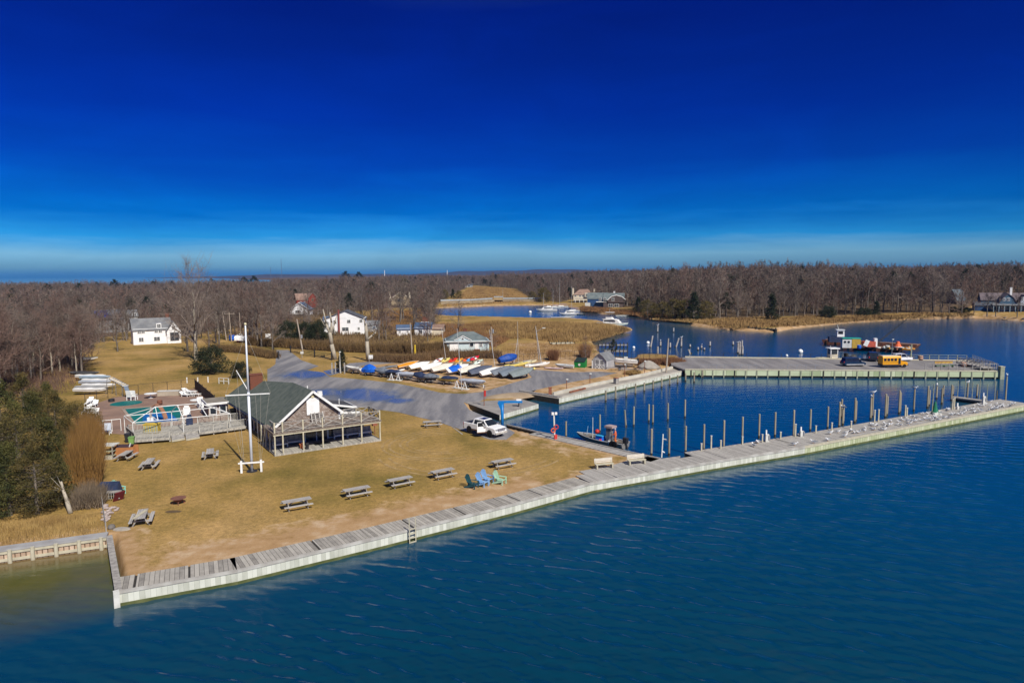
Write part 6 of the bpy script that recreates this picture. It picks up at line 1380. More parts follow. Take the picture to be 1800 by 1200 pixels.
def gambrel(h, x0, x1, y0, y1, zw, rh, wall, rm, cut=(.22, .62)):
 pr = [(x0, 0), (x0, zw), (x0 + (x1 - x0) * cut[0], zw + rh * cut[1]), ((x0 + x1) / 2, zw + rh), (x1 - (x1 - x0) * cut[0], zw + rh * cut[1]), (x1, zw), (x1, 0)]
 g = MB(); g.profile(pr, 'y', y0, y1); g.build('wall', wall, h.r); mb = MB()
 for i in range(1, 5):
  a, b = pr[i], pr[i + 1]; mb.slab([Vector((a[0], y0 - .3, a[1] + .12)), Vector((b[0], y0 - .3, b[1] + .12)), Vector((b[0], y1 + .3, b[1] + .12)), Vector((a[0], y1 + .3, a[1] + .12))], .16)
 mb.build('roof', rm, h.r)
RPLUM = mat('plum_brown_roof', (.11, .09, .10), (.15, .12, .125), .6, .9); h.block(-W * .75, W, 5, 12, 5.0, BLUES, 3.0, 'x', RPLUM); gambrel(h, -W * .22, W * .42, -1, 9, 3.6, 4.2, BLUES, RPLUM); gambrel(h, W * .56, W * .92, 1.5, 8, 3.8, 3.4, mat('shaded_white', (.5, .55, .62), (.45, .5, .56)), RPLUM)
h.block(-W, -W * .45, 3, 9, 2.6, NAVY, 1.6, 'x', RDARK); MB().slab([Vector((-W * .5, -4, 3.0)), Vector((W * 1.15, -4, 3.0)), Vector((W * 1.15, 2, 3.8)), Vector((-W * .5, 2, 3.8))], .2).build('porch_roof', RGREY, h.r)
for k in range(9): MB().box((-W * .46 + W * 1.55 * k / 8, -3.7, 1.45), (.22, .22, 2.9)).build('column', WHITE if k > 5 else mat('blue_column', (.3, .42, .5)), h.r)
h.win(W * .1, 5.4, .9, 1.2, -1.02); h.win(-W * .05, 5.4, .7, 1.2, -1.02); h.win(W * .66, 5.6, .6, 1.3, 1.48); h.win(W * .82, 5.6, .6, 1.3, 1.48); h.chimney(W * .35, 7, 7, 10.3, .8, WHITE)
for x in (-W * .05, W * .25, W * .7): h.win(x, 1.6, 1.6, 1.7, -1.05, WHITE, WINB)
h = House('house', 'grey shingled gambrel cottage hidden in the trees left of the blue house', 1664, 1681, 534, turn=-.5); W = h.w / 2
gambrel(h, -W, W, 0, 8, 1.6, 5.6, BRNS, mat('slate_blue_roof', (.13, .16, .18), (.09, .11, .13), .6, .6), (.2, .55)); h.win(0, 3.4, 1.1, 1.3, -.02)
# ================================================================== sheds at the boat yard
h = House('shed', 'grey and white gambrel shed with crossed double doors at the back of the boat yard', 1040, 1068, 648, ZL, turn=-.42, cat='shed'); W = h.w / 2
gambrel(h, -W, W, 0, 4.4, 1.75, 1.55, mat('grey_shed_siding', (.36, .36, .37), (.31, .31, .32), 2, .7), RGREY, (.26, .62))
for s_ in (-1, 1):
 o = MB().box((s_ * W * .33, -.04, 1.05), (W * .6, .08, 2.0)).build('door', GREYS, h.r); mb = MB()
 for q in ((-.5, 0), (.5, 0)): mb.box((s_ * W * .33 + q[0] * W * .56, -.1, 1.05), (.1, .04, 2.0))
 for z in (.08, 1.0, 2.02): mb.box((s_ * W * .33, -.1, z), (W * .6, .04, .1))
 a = s_ * W * .33 - W * .28; b = s_ * W * .33 + W * .28; mb.bar((a, -.1, .1), (b, -.1, .98), .04, .08); mb.bar((a, -.11, .98), (b, -.11, .1), .04, .08); mb.build('cross_brace', WHITE, o)
mb = MB(); pr = [(-W, 0), (-W, 1.75), (-W + 2 * W * .26, 1.75 + 1.55 * .62), (0, 3.3), (W - 2 * W * .26, 1.75 + 1.55 * .62), (W, 1.75), (W, 0)]
for i in range(6): mb.bar((pr[i][0], -.08, pr[i][1]), (pr[i + 1][0], -.08, pr[i + 1][1]), .1, .14)
mb.build('white_trim', WHITE, h.r)
h = House('container', 'bright green lidded storage bin with a pale badge left of the gambrel shed', 1009, 1028, 646, ZL, turn=-.25, cat='storage bin'); W = h.w / 2
GRN = mat('bright_green_paint', (.01, .22, .05), (.008, .17, .04), 1.5, .5); MB().loft([[(-W, 0, .1), (W, 0, .1), (W, 2, .1), (-W, 2, .1)], [(-W, -.15, 1.35), (W, -.15, 1.35), (W, 2.1, 1.35), (-W, 2.1, 1.35)]], True).build('body', GRN, h.r)
MB().slab([Vector((-W, -.2, 1.38)), Vector((W, -.2, 1.38)), Vector((W, 2.15, 2.0)), Vector((-W, 2.15, 2.0))], .08).build('lid', mat('dark_green_lid', (.015, .03, .03)), h.r); MB().tube((0, -.12, .75), (0, -.17, .75), .26, .26, 12).build('badge', OFFWHITE, h.r)
for x in (-W * .7, W * .7): MB().box((x, 1, .07), (.15, 1.8, .14)).build('skid', DARK, h.r)
g = MB(); g.profile([(0, 1.36), (2.1, 1.95), (2.1, 1.36)], 'x', W - .06, W - .01); g.build('side_panel', GRN, h.r)
p = P(1463, 630, PZ); r = thing('ticket_booth', 'small white booth with big windows on the far edge of the pier', 'booth', (p.x, p.y, PZ), .1)
MB().box((0, 0, .5), (1.7, 1.5, 1.0)).build('wall', mat('booth_cream', (.62, .52, .32), (.72, .68, .60), 2, .7), r)
for x in (-.78, .78):
 for y in (-.68, .68): MB().box((x, y, 1.6), (.14, .14, 1.3)).build('corner_post', WHITE, r)
for y in (-.68, .68): MB().box((0, y, 1.6), (1.4, .05, 1.15)).build('window', GLASS, r)
MB().box((-.78, 0, 1.6), (.05, 1.2, 1.15)).build('window', GLASS, r); MB().box((.78, 0, 1.6), (.05, 1.2, 1.15)).build('window', GLASS, r)
MB().box((0, 0, 2.32), (2.3, 2.0, .18)).build('roof', WHITE, r); MB().tube((-.5, 0, 2.4), (-.5, 0, 2.9), .05, .05, 6).build('pipe', OFFWHITE, r)
r = thing('platform', 'low cream plank platform on the left of the pier booth', 'platform', (p.x - 2.2, p.y, PZ), .1); MB().box((0, 0, .22), (2.6, 1.4, .1)).build('deck', CREAM, r)
for x in (-1.1, 1.1): MB().box((x, 0, .09), (.12, 1.3, .18)).build('bearer', GREYW, r)
# ================================================================== boats
def hull_rings(L, B, D, transom=.75, flare=.82, rake=.25, n=9):
 rings = []; rail = []
 for i in range(n):
  t = i / (n - 1); hb = B / 2 * (1 - max(0, (t - .45) / .55) ** 2.2) * (transom + (1 - transom) * min(1, t / .4)); hb = max(hb, .015)
  kz = D * .75 * max(0, (t - .65) / .35) ** 2; sh = D * (1 + .18 * max(0, (t - .3) / .7) ** 2); x = (t - .5) * L
  xk = x - rake * max(0, (t - .7) / .3) * D
  rings.append([(x, hb, sh), (xk * .5 + x * .5, hb * flare, kz + (sh - kz) * .38), (xk, 0, kz), (xk * .5 + x * .5, -hb * flare, kz + (sh - kz) * .38), (x, -hb, sh)])
  rail.append((x, hb, sh))
 return rings, rail
def boat(label, L, B, D, hm, dm=None, cockpit=None, cover=None, ridge=.35, name='sailing_dinghy', cat='boat', open_=False, drop=.12, cover_span=(0, 1), group=None):
 r = thing(name, label, cat, (0, 0, 0), 0, group)
 rings, rail = hull_rings(L, B, D)
 mb = MB(); mb.loft(rings, False, True, True); mb.build('hull', hm, r, smooth=False)
 for k, (sgn) in enumerate((1, -1)):
  mb = MB()
  for i in range(len(rail) - 1): mb.bar((rail[i][0], sgn * rail[i][1], rail[i][2]), (rail[i + 1][0], sgn * rail[i + 1][1], rail[i + 1][2]), .06, .07)
  mb.build('rub_rail', OFFWHITE if hm is not OFFWHITE else GREYW, r)
 if cover is None:
  z = -.28 * D if open_ else .03; mb = MB(); rr2 = []
  for (x, y, h) in rail: rr2.append([(x, y * .97, h + (0 if not open_ else z)), (x, y * .5, h + z + (.04 if not open_ else 0)), (x, 0, h + z + (.06 if not open_ else 0)), (x, -y * .5, h + z + (.04 if not open_ else 0)), (x, -y * .97, h + (0 if not open_ else z))])
  mb.loft(rr2, False, False, False); mb.build('deck', dm or hm, r)
  if cockpit:
   mb = MB(); mb.prism([(-.06 * L - .19 * L * math.cos(a), B * .27 * math.sin(a)) for a in [i * PI / 6 for i in range(12)]], D * .98, D * 1.13); mb.build('cockpit', cockpit, r)
  if open_:
   for t in (.3, .6):
    i = int(t * 8); MB().box((rail[i][0], 0, D * .82), (.28, rail[i][1] * 1.9, .05)).build('thwart', GREYW, r)
 else:
  mb = MB(); rr2 = []
  for i, (x, y, h) in enumerate(rail):
   t = i / (len(rail) - 1)
   if not (cover_span[0] - .01 <= t <= cover_span[1] + .01): continue
   g = math.sin(PI * min(1, max(0, .12 + .8 * t))) * ridge + .04 * math.sin(i * 2.1)
   rr2.append([(x, y + .04, h - drop), (x, y + .05, h + .03), (x, y * .45, h + .03 + g * .7), (x, 0, h + .05 + g), (x, -y * .45, h + .03 + g * .7), (x, -y - .05, h + .03), (x, -y - .04, h - drop)])
  mb.loft(rr2, False, True, True); mb.build('cover', cover, r)
  if cover_span != (0, 1):
   mb = MB(); rr2 = [[(x, y * .97, h), (x, 0, h + .05), (x, -y * .97, h)] for (x, y, h) in rail]; mb.loft(rr2, False, False, False); mb.build('deck', dm or hm, r)
 return r
def put(o, X, Y, z, head, tilt=0, roll=0, lift=0):
 p = P(X, Y, z); o.location = (p.x, p.y, z + lift); o.rotation_euler = (RAD(roll), RAD(-tilt), RAD(head)); return o
def trailer_proto():
 r = thing('boat_trailer', 'dark steel boat trailer', 'trailer')
 MB().bar((-2.0, -.5, .45), (1.4, -.5, .45), .08, .1).bar((-2.0, .5, .45), (1.4, .5, .45), .08, .1).bar((1.4, -.5, .45), (2.9, 0, .45), .08, .1).bar((1.4, .5, .45), (2.9, 0, .45), .08, .1).bar((-1.9, -.55, .45), (-1.9, .55, .45), .08, .1).bar((0, -.55, .45), (0, .55, .45), .08, .1).build('frame', STEEL, r)
 for y in (-.75, .75):
  w = MB().tube((-.5, y - .09, .3), (-.5, y + .09, .3), .3, .3, 14).build('wheel', BLACK, r); MB().tube((-.5, y - .1, .3), (-.5, y + .1, .3), .15, .15, 10).build('rim', STEEL, w)
  MB().box((-.5, y, .66), (.8, .24, .05)).build('mudguard', DARK, r)
 MB().tube((2.6, 0, 0), (2.6, 0, .5), .04, .04, 6).build('jack', STEEL, r)
 for x in (-1.5, .8):
  MB().box((x, 0, .56), (.1, 1.0, .12)).build('bunk', GREYW, r)
 return r
def dolly_proto():
 r = thing('boat_dolly', 'small launching dolly', 'dolly')
 MB().bar((-1.4, 0, .3), (1.9, 0, .35), .06, .06).bar((-.5, -.6, .3), (-.5, .6, .3), .06, .06).build('frame', STEEL, r); MB().box((1.2, 0, .48), (.1, .5, .22)).build('cradle', GREYW, r)
 for y in (-.68, .68): MB().tube((-.5, y - .07, .22), (-.5, y + .07, .22), .22, .22, 12).build('wheel', BLACK, r)
 return r
TRL = trailer_proto(); DOL = dolly_proto(); _used = {}
def under(proto, label, o, group, lift=0.0):
 if proto.name not in _used: _used[proto.name] = 1; c = proto
 else: c = dup(proto, (0, 0, 0))
 c.location = (o.location.x, o.location.y, ZL + .03); c.rotation_euler = (0, 0, o.rotation_euler[2]); c['label'] = label; c['group'] = group
# ---- front row on trailers along the car park
a_, b_ = P(622, 656), P(850, 682); HD = math.degrees(math.atan2(b_.y - a_.y, b_.x - a_.x))
SILV = mat('silver_hull', (.42, .45, .50), (.32, .35, .40), 1.2, .4)
rowA = [
 ('white open rowing hull at the left end of the front boat row', 622, 656, 4.6, dict(hm=GEL, dm=OFFWHITE, open_=True), 0, 180),
 ('boat under a bright blue bunched tarpaulin in the front boat row', 651, 660, 3.6, dict(hm=DKBLUE, cover=BLUE, ridge=1.0, drop=.5), 0, 0),
 ('boat under a grey and black cover right of the blue tarpaulin', 672, 662, 4.8, dict(hm=DARK, cover=GREYC, ridge=.55, drop=.3), 0, 180),
 ('black hulled boat with a navy cover in the front boat row', 690, 664, 4.6, dict(hm=DARK, cover=DKBLUE, ridge=.4), 0, 0),
 ('pale silver upturned hull left of the cream stern in the front row', 716, 668, 4.8, dict(hm=SILV, cover=SILV, ridge=.35), 0, 0),
 ('boat with a blue black round cover in the middle of the front row', 739, 671, 3.6, dict(hm=CREAM, cover=DKBLUE, ridge=.6, drop=.3), 0, 180),
 ('boat with a silver grey cover left of the yellow stern', 757, 673, 4.2, dict(hm=DARK, cover=GREYC, ridge=.5, drop=.2), 0, 0),
 ('yellow sterned boat with a navy cover in the front row', 789, 676, 4.8, dict(hm=YELLOW, cover=DKBLUE, ridge=.35, cover_span=(.2, 1)), 0, 0),
 ('long silver hull at the right end of the front row', 832, 681, 5.6, dict(hm=SILV, cover=SILV, ridge=.3), 0, 0)]
for i, (lab, X, Y, L, kw, roll, fl_) in enumerate(rowA):
 o = boat(lab, L, 1.7, .62, **kw); put(o, X, Y, ZL, HD + fl_ + rng.uniform(-4, 4), 1.5, roll, .62); under(TRL, 'steel trailer under a boat of the front row beside the car park', o, 'trailers of the front boat row')
for X, Y in ((688, 668), (700, 668.5), (803, 682), (817, 684)):
 p = P(X, Y); r = thing('boat_stand', 'white A shaped stand before the front boat row', 'boat stand', (p.x, p.y, ZL), RAD(HD), 'white stands in the front boat row')
 MB().bar((-.5, 0, 0), (0, 0, 1.3), .09, .09).bar((.5, 0, 0), (0, 0, 1.3), .09, .09).bar((-.3, 0, .55), (.3, 0, .55), .07, .07).build('frame', WHITE, r); MB().box((0, 0, .06), (1.5, .9, .1)).build('base', OFFWHITE, r)
# ---- second row, bows up to the right
rowB = [
 ('orange yellow narrow hull at the left end of the second boat row', 718, 649, 4.6, 1.0, .4, dict(hm=OCHRE)),
 ('white dinghy with a lime yellow hull right of the orange hull', 738, 651, 4.4, 1.35, .45, dict(hm=YELLOW, dm=GEL, cockpit=DARK)),
 ('white dinghy with a black cockpit right of the lime yellow one', 759, 653, 4.6, 1.45, .45, dict(hm=GEL, dm=GEL, cockpit=DARK)),
 ('plain cream decked dinghy left of the blue covered dinghy', 778, 655, 4.6, 1.45, .45, dict(hm=GEL, dm=mat('bone_deck', (.68, .64, .55), (.58, .54, .46), 2, .5))),
 ('white dinghy with a bright blue cockpit cover in the second row', 805, 657, 4.7, 1.6, .5, dict(hm=GEL, dm=GEL, cover=BLUE, ridge=.22, cover_span=(.1, .66), drop=-.03)),
 ('bone white decked dinghy right of the blue covered dinghy', 826, 658, 4.7, 1.5, .5, dict(hm=GREYC, dm=mat('bone_deck', (.6, .6, .6)))),
 ('dinghy under a slate navy cover in the second row', 845, 660, 5.0, 1.6, .5, dict(hm=DARK, cover=mat('slate_cover', (.085, .10, .14), (.06, .07, .10), 2, .6, bump=.3), ridge=.25)),
 ('white dinghy with a dark T shaped cockpit among the grey covers', 864, 662, 4.8, 1.4, .45, dict(hm=GEL, dm=GEL, cockpit=DARK)),
 ('dinghy under a pale grey cover just right of the white dinghy', 884, 661, 5.0, 1.7, .5, dict(hm=GEL, cover=GREYC, ridge=.2)),
 ('dinghy under a blue grey cover second from the right of its row', 899, 663, 5.0, 1.7, .5, dict(hm=DARK, cover=mat('blue_grey_cover', (.15, .18, .22), (.11, .135, .165), 2, .65, bump=.3), ridge=.25)),
 ('dinghy under a green grey cover at the right end of the second row', 917, 664.5, 5.0, 1.7, .5, dict(hm=DARK, cover=mat('green_grey_cover', (.19, .22, .22), (.14, .165, .165), 2, .65, bump=.3), ridge=.25))]
for lab, X, Y, L, B, D, kw in rowB:
 o = boat(lab, L * 1.06, B * 1.2, D * 1.15, **kw); put(o, X, Y, ZL, 34, 9, 26, .8); under(DOL, 'small two wheeled dolly under a dinghy of the second row', o, 'dollies of the second boat row')
# ---- kayaks on low racks behind
def kayak(label, m, L=3.9, B=.72, two=None, name='kayak'):
 r = thing(name, label, 'kayak'); n = 11; rings = []
 for i in range(n):
  t = i / (n - 1); w = max(.02, math.sin(PI * (.03 + .94 * t)) ** .8) * B / 2; x = (t - .5) * L; h = .36 * (.55 + .45 * math.sin(PI * t)); z0 = .14 * (2 * t - 1) ** 4
  rings.append([(x, w * math.cos(a), z0 + h / 2 + h / 2 * math.sin(a)) for a in [2 * PI * k / 10 for k in range(10)]])
 mb = MB(); mb.loft(rings, True); mb.build('hull', m, r, smooth=True)
 if two: mb = MB(); mb.loft([[(x * 1.0, y * 1.03, z if z < .25 else z + .012) for x, y, z in q] for q in rings[4:7]], True); mb.build('band', two, r, smooth=True)
 MB().prism([(.42 * math.cos(a) - .1, .2 * math.sin(a)) for a in [i * PI / 6 for i in range(12)]], .33, .385).build('cockpit', DARK, r)
 return r
RACK = 0
def rack(label, X, Y, L, rz):
 p = P(X, Y); r = thing('kayak_rack', label, 'rack', (p.x, p.y, ZL), RAD(rz))
 for x in (-L / 2, 0, L / 2):
  for y in (-.9, .9): MB().box((x, y, .5), (.1, .1, 1.0)).build('post', GREYW, r)
 for y in (-.9, .9):
  for z in (.35, .95): MB().box((0, y, z), (L + .3, .12, .1)).build('beam', GREYW, r)
rack('grey timber rack under the kayaks at the back left of the boat yard', 785, 643, 6.0, 0); rack('grey timber rack under the striped kayaks at the back of the boat yard', 831, 641, 4.6, 0)
ks = [('white kayak with a pink end on the left of the kayak rack', 770, 643, 1.0, GEL, mat('pink', (.62, .22, .2)), 4.2), ('yellow kayak beside the white and pink one', 783, 643, 1.05, YELLOW, None, 3.8), ('bright red kayak in the middle of the left rack', 796, 643, 1.05, mat('kayak_red', (.62, .03, .01), (.5, .03, .01), 2, .4), None, 4.0), ('amber kayak right of the red kayak', 806, 643, 1.0, OCHRE, YELLOW, 3.8),
      ('small cream kayak low in front of the red kayak', 805, 645, .3, CREAM, None, 3.6), ('orange red kayak at the left of the right rack', 820, 641.5, 1.0, mat('kayak_orange', (.65, .10, .02)), None, 3.4), ('blue and white kayak on the right rack', 827, 641.5, 1.05, mat('kayak_blue', (.05, .28, .6)), GEL, 3.9), ('red and white striped kayak on top of the right rack', 834, 641.5, 1.3, mat('kayak_crimson', (.55, .01, .03)), GEL, 4.2), ('white and pale green board below the striped kayak', 840, 642, .5, mat('pale_green', (.55, .68, .58)), GEL, 4.4)]
for lab, X, Y, z, m, two, L in ks: put(kayak(lab, m, L * .82, 1.0, two), X, Y, ZL, 58, 10, 24, z + .1)
for lab, X, Y, m, L, z in [('tan kayak lying low at the left of the kayak ground', 695, 650.5, mat('tan_boat', (.5, .3, .14)), 3.6, .1), ('grey flat board lying behind the tan kayak', 680, 647, GREYC, 4.6, .1), ('brown board lying behind the orange hull', 712, 645, GREYW, 4.4, .1), ('white short board at the stern of the orange hull', 703, 652.5, GEL, 2.2, .1)]:
 put(kayak(lab, m, L, .9), X, Y, ZL, 32, 3, 10, z)
# ---- the rest of the yard
o = boat('boat under a big royal blue cover beside the tall leaning mast', 4.6, 2.0, .9, DARK, cover=mat('royal_blue_cover', (.008, .06, .30), (.006, .045, .22), 2, .5, bump=.3), ridge=.9, drop=.5); put(o, 893, 641, ZL, 30, 5, 8, .65); under(DOL, 'dolly under the royal blue covered boat', o, 'dollies of the second boat row')
def catamaran(label, X, Y, head, m, tr, mast=None, L=4.9):
 r = thing('catamaran', label, 'catamaran')
 for y in (-1.0, 1.0):
  rings, rail = hull_rings(L, .42, .5, .6); mb = MB(); mb.loft([[(x, yy + y, z) for x, yy, z in q] for q in rings], False); mb.build('hull', m, r)
  MB().loft([[(x, y + b, z), (x, y, z + .05), (x, y - b, z)] for x, b, z in rail], False, False, False).build('hull_deck', m, r)
 for x in (-1.1, .9): MB().tube((x, -1.1, .58), (x, 1.1, .58), .05, .05, 8).build('crossbeam', STEEL, r)
 MB().box((-.1, 0, .6), (1.9, 1.7, .03)).build('trampoline', tr, r)
 if mast: MB().tube((.9, 0, .6), (.9 - .5, .1, mast), .07, .045, 8).build('mast', mat('silver_spar', (.5, .5, .5)), r)
 put(r, X, Y, ZL, head, 3, -6, .25); return r
catamaran('yellow hulled catamaran without a mast right of the royal blue cover', 908, 645, 35, YELLOW, GREYC); catamaran('small cream catamaran lying behind the yellow catamaran', 926, 641, 35, CREAM, OFFWHITE, None, 4.2)
catamaran('grey white catamaran with a tall thin mast at the right of the yard', 945, 645, 20, GEL, GREYC, 8.5)
p = P(939, 650); r = thing('buoy', 'yellow float under the catamaran with the mast', 'float', (p.x, p.y, ZL)); MB().ball((0, 0, .25), .3, 10).build('float', YELLOW, r, smooth=True); MB().tube((0, 0, .5), (0, 0, .62), .05, .05, 6).build('eye', DARK, r)
put(kayak('pale pink paddle board lying at the right of the catamaran', mat('pale_pink', (.55, .42, .42)), 4.2, .9), 973, 649, ZL, -20, 0, 0, .08)
o = boat('white inflatable tender with a grey rear left of the green bin', 4.0, 1.8, .6, GEL, dm=GREYC, open_=True, name='inflatable_boat'); put(o, 992, 647, ZL, 165, 3, -5, .1)
o = boat('white open skiff with a dark outboard on a trailer right of the gambrel shed', 5.8, 2.2, .95, GEL, dm=mat('pale_grey_deck', (.5, .5, .5)), open_=True, name='motor_skiff'); put(o, 1096, 645, ZL, 172, 3, 0, .7)
MB().box((-.4, 0, 1.15), (.8, .8, .7)).build('console', OFFWHITE, o); MB().box((-2.95, 0, .95), (.4, .45, .75)).build('outboard', DARK, o); under(TRL, 'trailer under the white skiff beside the gambrel shed', o, 'trailers of the front boat row');
for c in COL.objects:
 if c.get('label') == 'trailer under the white skiff beside the gambrel shed' and 'group' in c: del c['group']
for X, Y, lab in ((1085, 650, 'empty dark trailer in front of the white skiff'), (1112, 653, 'brown empty trailer right of the white skiff')):
 p = P(X, Y); c = dup(TRL, (p.x, p.y, ZL + .02), RAD(170), lab);
 if 'group' in c: del c['group']
p = P(1140, 646); r = thing('gravel_heap', 'small grey heap of gravel beside the fence at the pier landing', 'gravel heap', (p.x, p.y, ZL)); MB().lathe([(2.6, 0), (2.0, .5), (1.0, 1.2), (.3, 1.5), (.01, 1.55)], 14).build('heap', CONC, r, smooth=True)
def pole_px(name, label, cat, X, Y, Xt, Yt, r0, r1, m, z=ZL, depth=0.0, n=10):
 p = P(X, Y, z); s_ = 1 / ppm(p); r = thing(name, label, cat, (p.x, p.y, z)); R = Vector(((Xt - X) * s_, depth, 0)); D = (p - O).dot(_W); H = (Y - Yt) * s_ * 1.01
 lean = (X - CXP) * H / (F / math.tan(PITCH)) * s_ * 0
 top = Vector((R.x, depth, H)); MB().tube((0, 0, 0), top, r0, r1, n).build('pole', m, r); r['_h'] = H; return r, top
SPAR = mat('silver_spar', (.5, .5, .5), (.4, .4, .4), 1, .4)
for lab, X, Y, Xt, Yt in [('thin bare mast leaning left behind the white kayak', 784, 634, 777, 576), ('tall thin mast rising from the silver hull of the front row', 812, 686, 805, 578), ('bare leaning mast above the grey covered dinghies', 871, 650, 861, 580), ('white mast standing beside the royal blue cover', 904, 638, 910, 596)]:
 r, t = pole_px('mast', lab, 'mast', X, Y, Xt, Yt, .06, .04, SPAR); MB().tube(t * .8 + Vector((-.35, 0, 0)), t * .8 + Vector((.35, 0, 0)), .02, .02, 5).build('spreader', SPAR, r); MB().tube(t * .93, (.9, .5, 0), .008, .008, 3).build('shroud', DARK, r); del r['_h']
# ---- boats in the creek
def motor_yacht(label, X, Y, L, head, mast=0, tower=False, m=GEL):
 r = thing('motor_yacht', label, 'motor boat'); B = L * .3; rings, rail = hull_rings(L, B, L * .115, .85); mb = MB(); mb.loft(rings, False); mb.build('hull', m, r)
 D = L * .115; MB().loft([[(x, b * .97, z - .05), (x, 0, z + .08), (x, -b * .97, z - .05)] for x, b, z in rail], False, False, False).build('deck', OFFWHITE, r)
 mb = MB(); a, b, h = -.28 * L, .16 * L, L * .11
 mb.loft([[(a, B * .36, D), (b + .1 * L, B * .30, D * 1.05), (b + .1 * L, -B * .30, D * 1.05), (a, -B * .36, D)], [(a + .02 * L, B * .32, D + h), (b, B * .26, D + h), (b, -B * .26, D + h), (a + .02 * L, -B * .32, D + h)]], True); cb = mb.build('cabin', GEL, r)
 MB().box((-.06 * L, 0, D + h * .62), (.36 * L, B * .70, h * .34)).build('cabin_window', GLASS, cb)
 MB().box((-.1 * L, 0, D + h * 1.04), (.40 * L, B * .66, h * .10)).build('roof', WHITE, r)
 MB().loft([[(-.2 * L, B * .26, D + h * 1.08), (.02 * L, B * .22, D + h * 1.08), (.02 * L, -B * .22, D + h * 1.08), (-.2 * L, -B * .26, D + h * 1.08)], [(-.2 * L, B * .26, D + h * 1.6), (-.03 * L, B * .22, D + h * 1.6), (-.03 * L, -B * .22, D + h * 1.6), (-.2 * L, -B * .26, D + h * 1.6)]], True).build('flybridge', GEL, r)
 if tower:
  for x in (-.22, -.02):
   for y in (-.2, .2): MB().tube((x * L, y * B, D + h), (x * L * .8, y * B * .8, D + h * 2.9), .05, .05, 6).build('tower_leg', STEEL, r)
  MB().box((-.1 * L, 0, D + h * 2.9), (.26 * L, B * .5, .12)).build('hardtop', WHITE, r); MB().tube((-.1 * L, 0, D + h * 2.9), (-.1 * L, 0, D + h * 4), .03, .03, 5).build('antenna', WHITE, r)
 if mast: MB().tube((.05 * L, 0, D), (.05 * L, 0, D + mast), .08, .05, 6).build('mast', SPAR, r)
 mb = MB()
 for i in range(4, 9): mb.tube((rail[i][0], rail[i][1], rail[i][2]), (rail[i][0], rail[i][1], rail[i][2] + .8), .03, .03, 4); mb.tube((rail[i][0], -rail[i][1], rail[i][2]), (rail[i][0], -rail[i][1], rail[i][2] + .8), .03, .03, 4)
 for i in range(4, 8):
  for s_ in (1, -1): mb.tube((rail[i][0], s_ * rail[i][1], rail[i][2] + .8), (rail[i + 1][0], s_ * rail[i + 1][1], rail[i + 1][2] + .8), .03, .03, 4)
 mb.build('bow_rail', STEEL, r); put(r, X, Y, 0, head, 0, 0, -.3); return r
motor_yacht('white motor cruiser with a round cabin moored at the head of the creek', 961, 547, 11.5, 178); motor_yacht('white motor boat with a low bow moored right of the motor cruiser', 1000, 553, 9.5, 185)
motor_yacht('large white sport fishing boat with a tower at the tip of the reed marsh', 1077, 573, 13, -32, 0, True, mat('pale_mint_hull', (.68, .76, .70), (.6, .68, .62), 1, .35))
def sloop(label, X, Y, L, head, mast, m=GEL):
 o = boat(label, L, L * .28, L * .1, m, dm=OFFWHITE, name='sailing_boat', cat='sailing boat'); MB().box((-.02 * L, 0, L * .125), (L * .36, L * .14, L * .06)).build('cabin', WHITE, o); MB().tube((.08 * L, 0, L * .1), (.08 * L, 0, mast), .07, .05, 6).build('mast', SPAR, o); MB().tube((.08 * L, 0, L * .24), (-.38 * L, 0, L * .24), .07, .06, 6).build('boom', BLUE, o); put(o, X, Y, 0, head, 0, 0, -.3); return o
sloop('sailing boat with a short mast behind the motor cruiser', 957, 544, 7, 170, 13 * .75); sloop('sailing boat with the tallest mast by the far bank of the creek', 986, 540, 9, 175, 17); sloop('sailing boat with a mid height mast beside the far bank dock', 1007, 547, 8, 180, 14); sloop('sailing boat whose mast shows between the two motor boats', 974, 541, 8, 175, 12)
o = boat('low white rowing skiff on the water right of the sport fishing boat', 6.6, 1.7, .6, GEL, dm=OFFWHITE, open_=True, name='rowing_skiff'); put(o, 1094, 556, 0, 8, 0, 0, -.1)
o = boat('grey skiff at the end of the thin dark dock', 4.5, 1.6, .7, GREYC, dm=GREYW, open_=True, name='rowing_skiff'); put(o, 1022, 553, 0, 0, 0, 0, -.1)
o = boat('low white float boat behind the front edge of the reed marsh', 9, 2.0, .5, GEL, name='float'); put(o, 986, 560.5, 0, 0, 0, 0, .3)
def ball_buoy(label, X, Y, r0):
 p = P(X, Y, 0); r = thing('mooring_buoy', label, 'buoy', (p.x, p.y, 0)); MB().ball((0, 0, r0 * .55), r0, 12).build('float', WHITE, r, smooth=True); MB().lathe([(r0 * .9, r0 * .72), (r0 * .93, r0 * .78), (r0 * .8, r0 * .9)], 12).build('band', BLUE, r); MB().tube((0, 0, r0 * 1.5), (0, 0, r0 * 1.8), .04, .04, 6).build('ring', STEEL, r)
ball_buoy('white round mooring buoy left of the pier booth', 1407, 620, .62); ball_buoy('white mooring buoy in front of the motor cruiser', 932, 550, .8); ball_buoy('small white mooring buoy among the old piles near the marsh dock', 1139, 604, .5); ball_buoy('small white buoy at the end of the grey marsh dock', 1114, 612, .4); ball_buoy('tiny white buoy close behind the far rail of the pier', 1383, 626, .32)
o = boat('boat in a white shrink wrap with a red end beyond the gate hedge', 4.2, 2.4, 1.1, RED, cover=WHITE, ridge=1.2, drop=.8, cover_span=(.1, 1), name='wrapped_boat'); put(o, 421, 602, ZL, 250, 0, 0, .3)
barrel('bright blue barrel beside the shrink wrapped boat', 408, 599, .9, 1.8, BLUE)
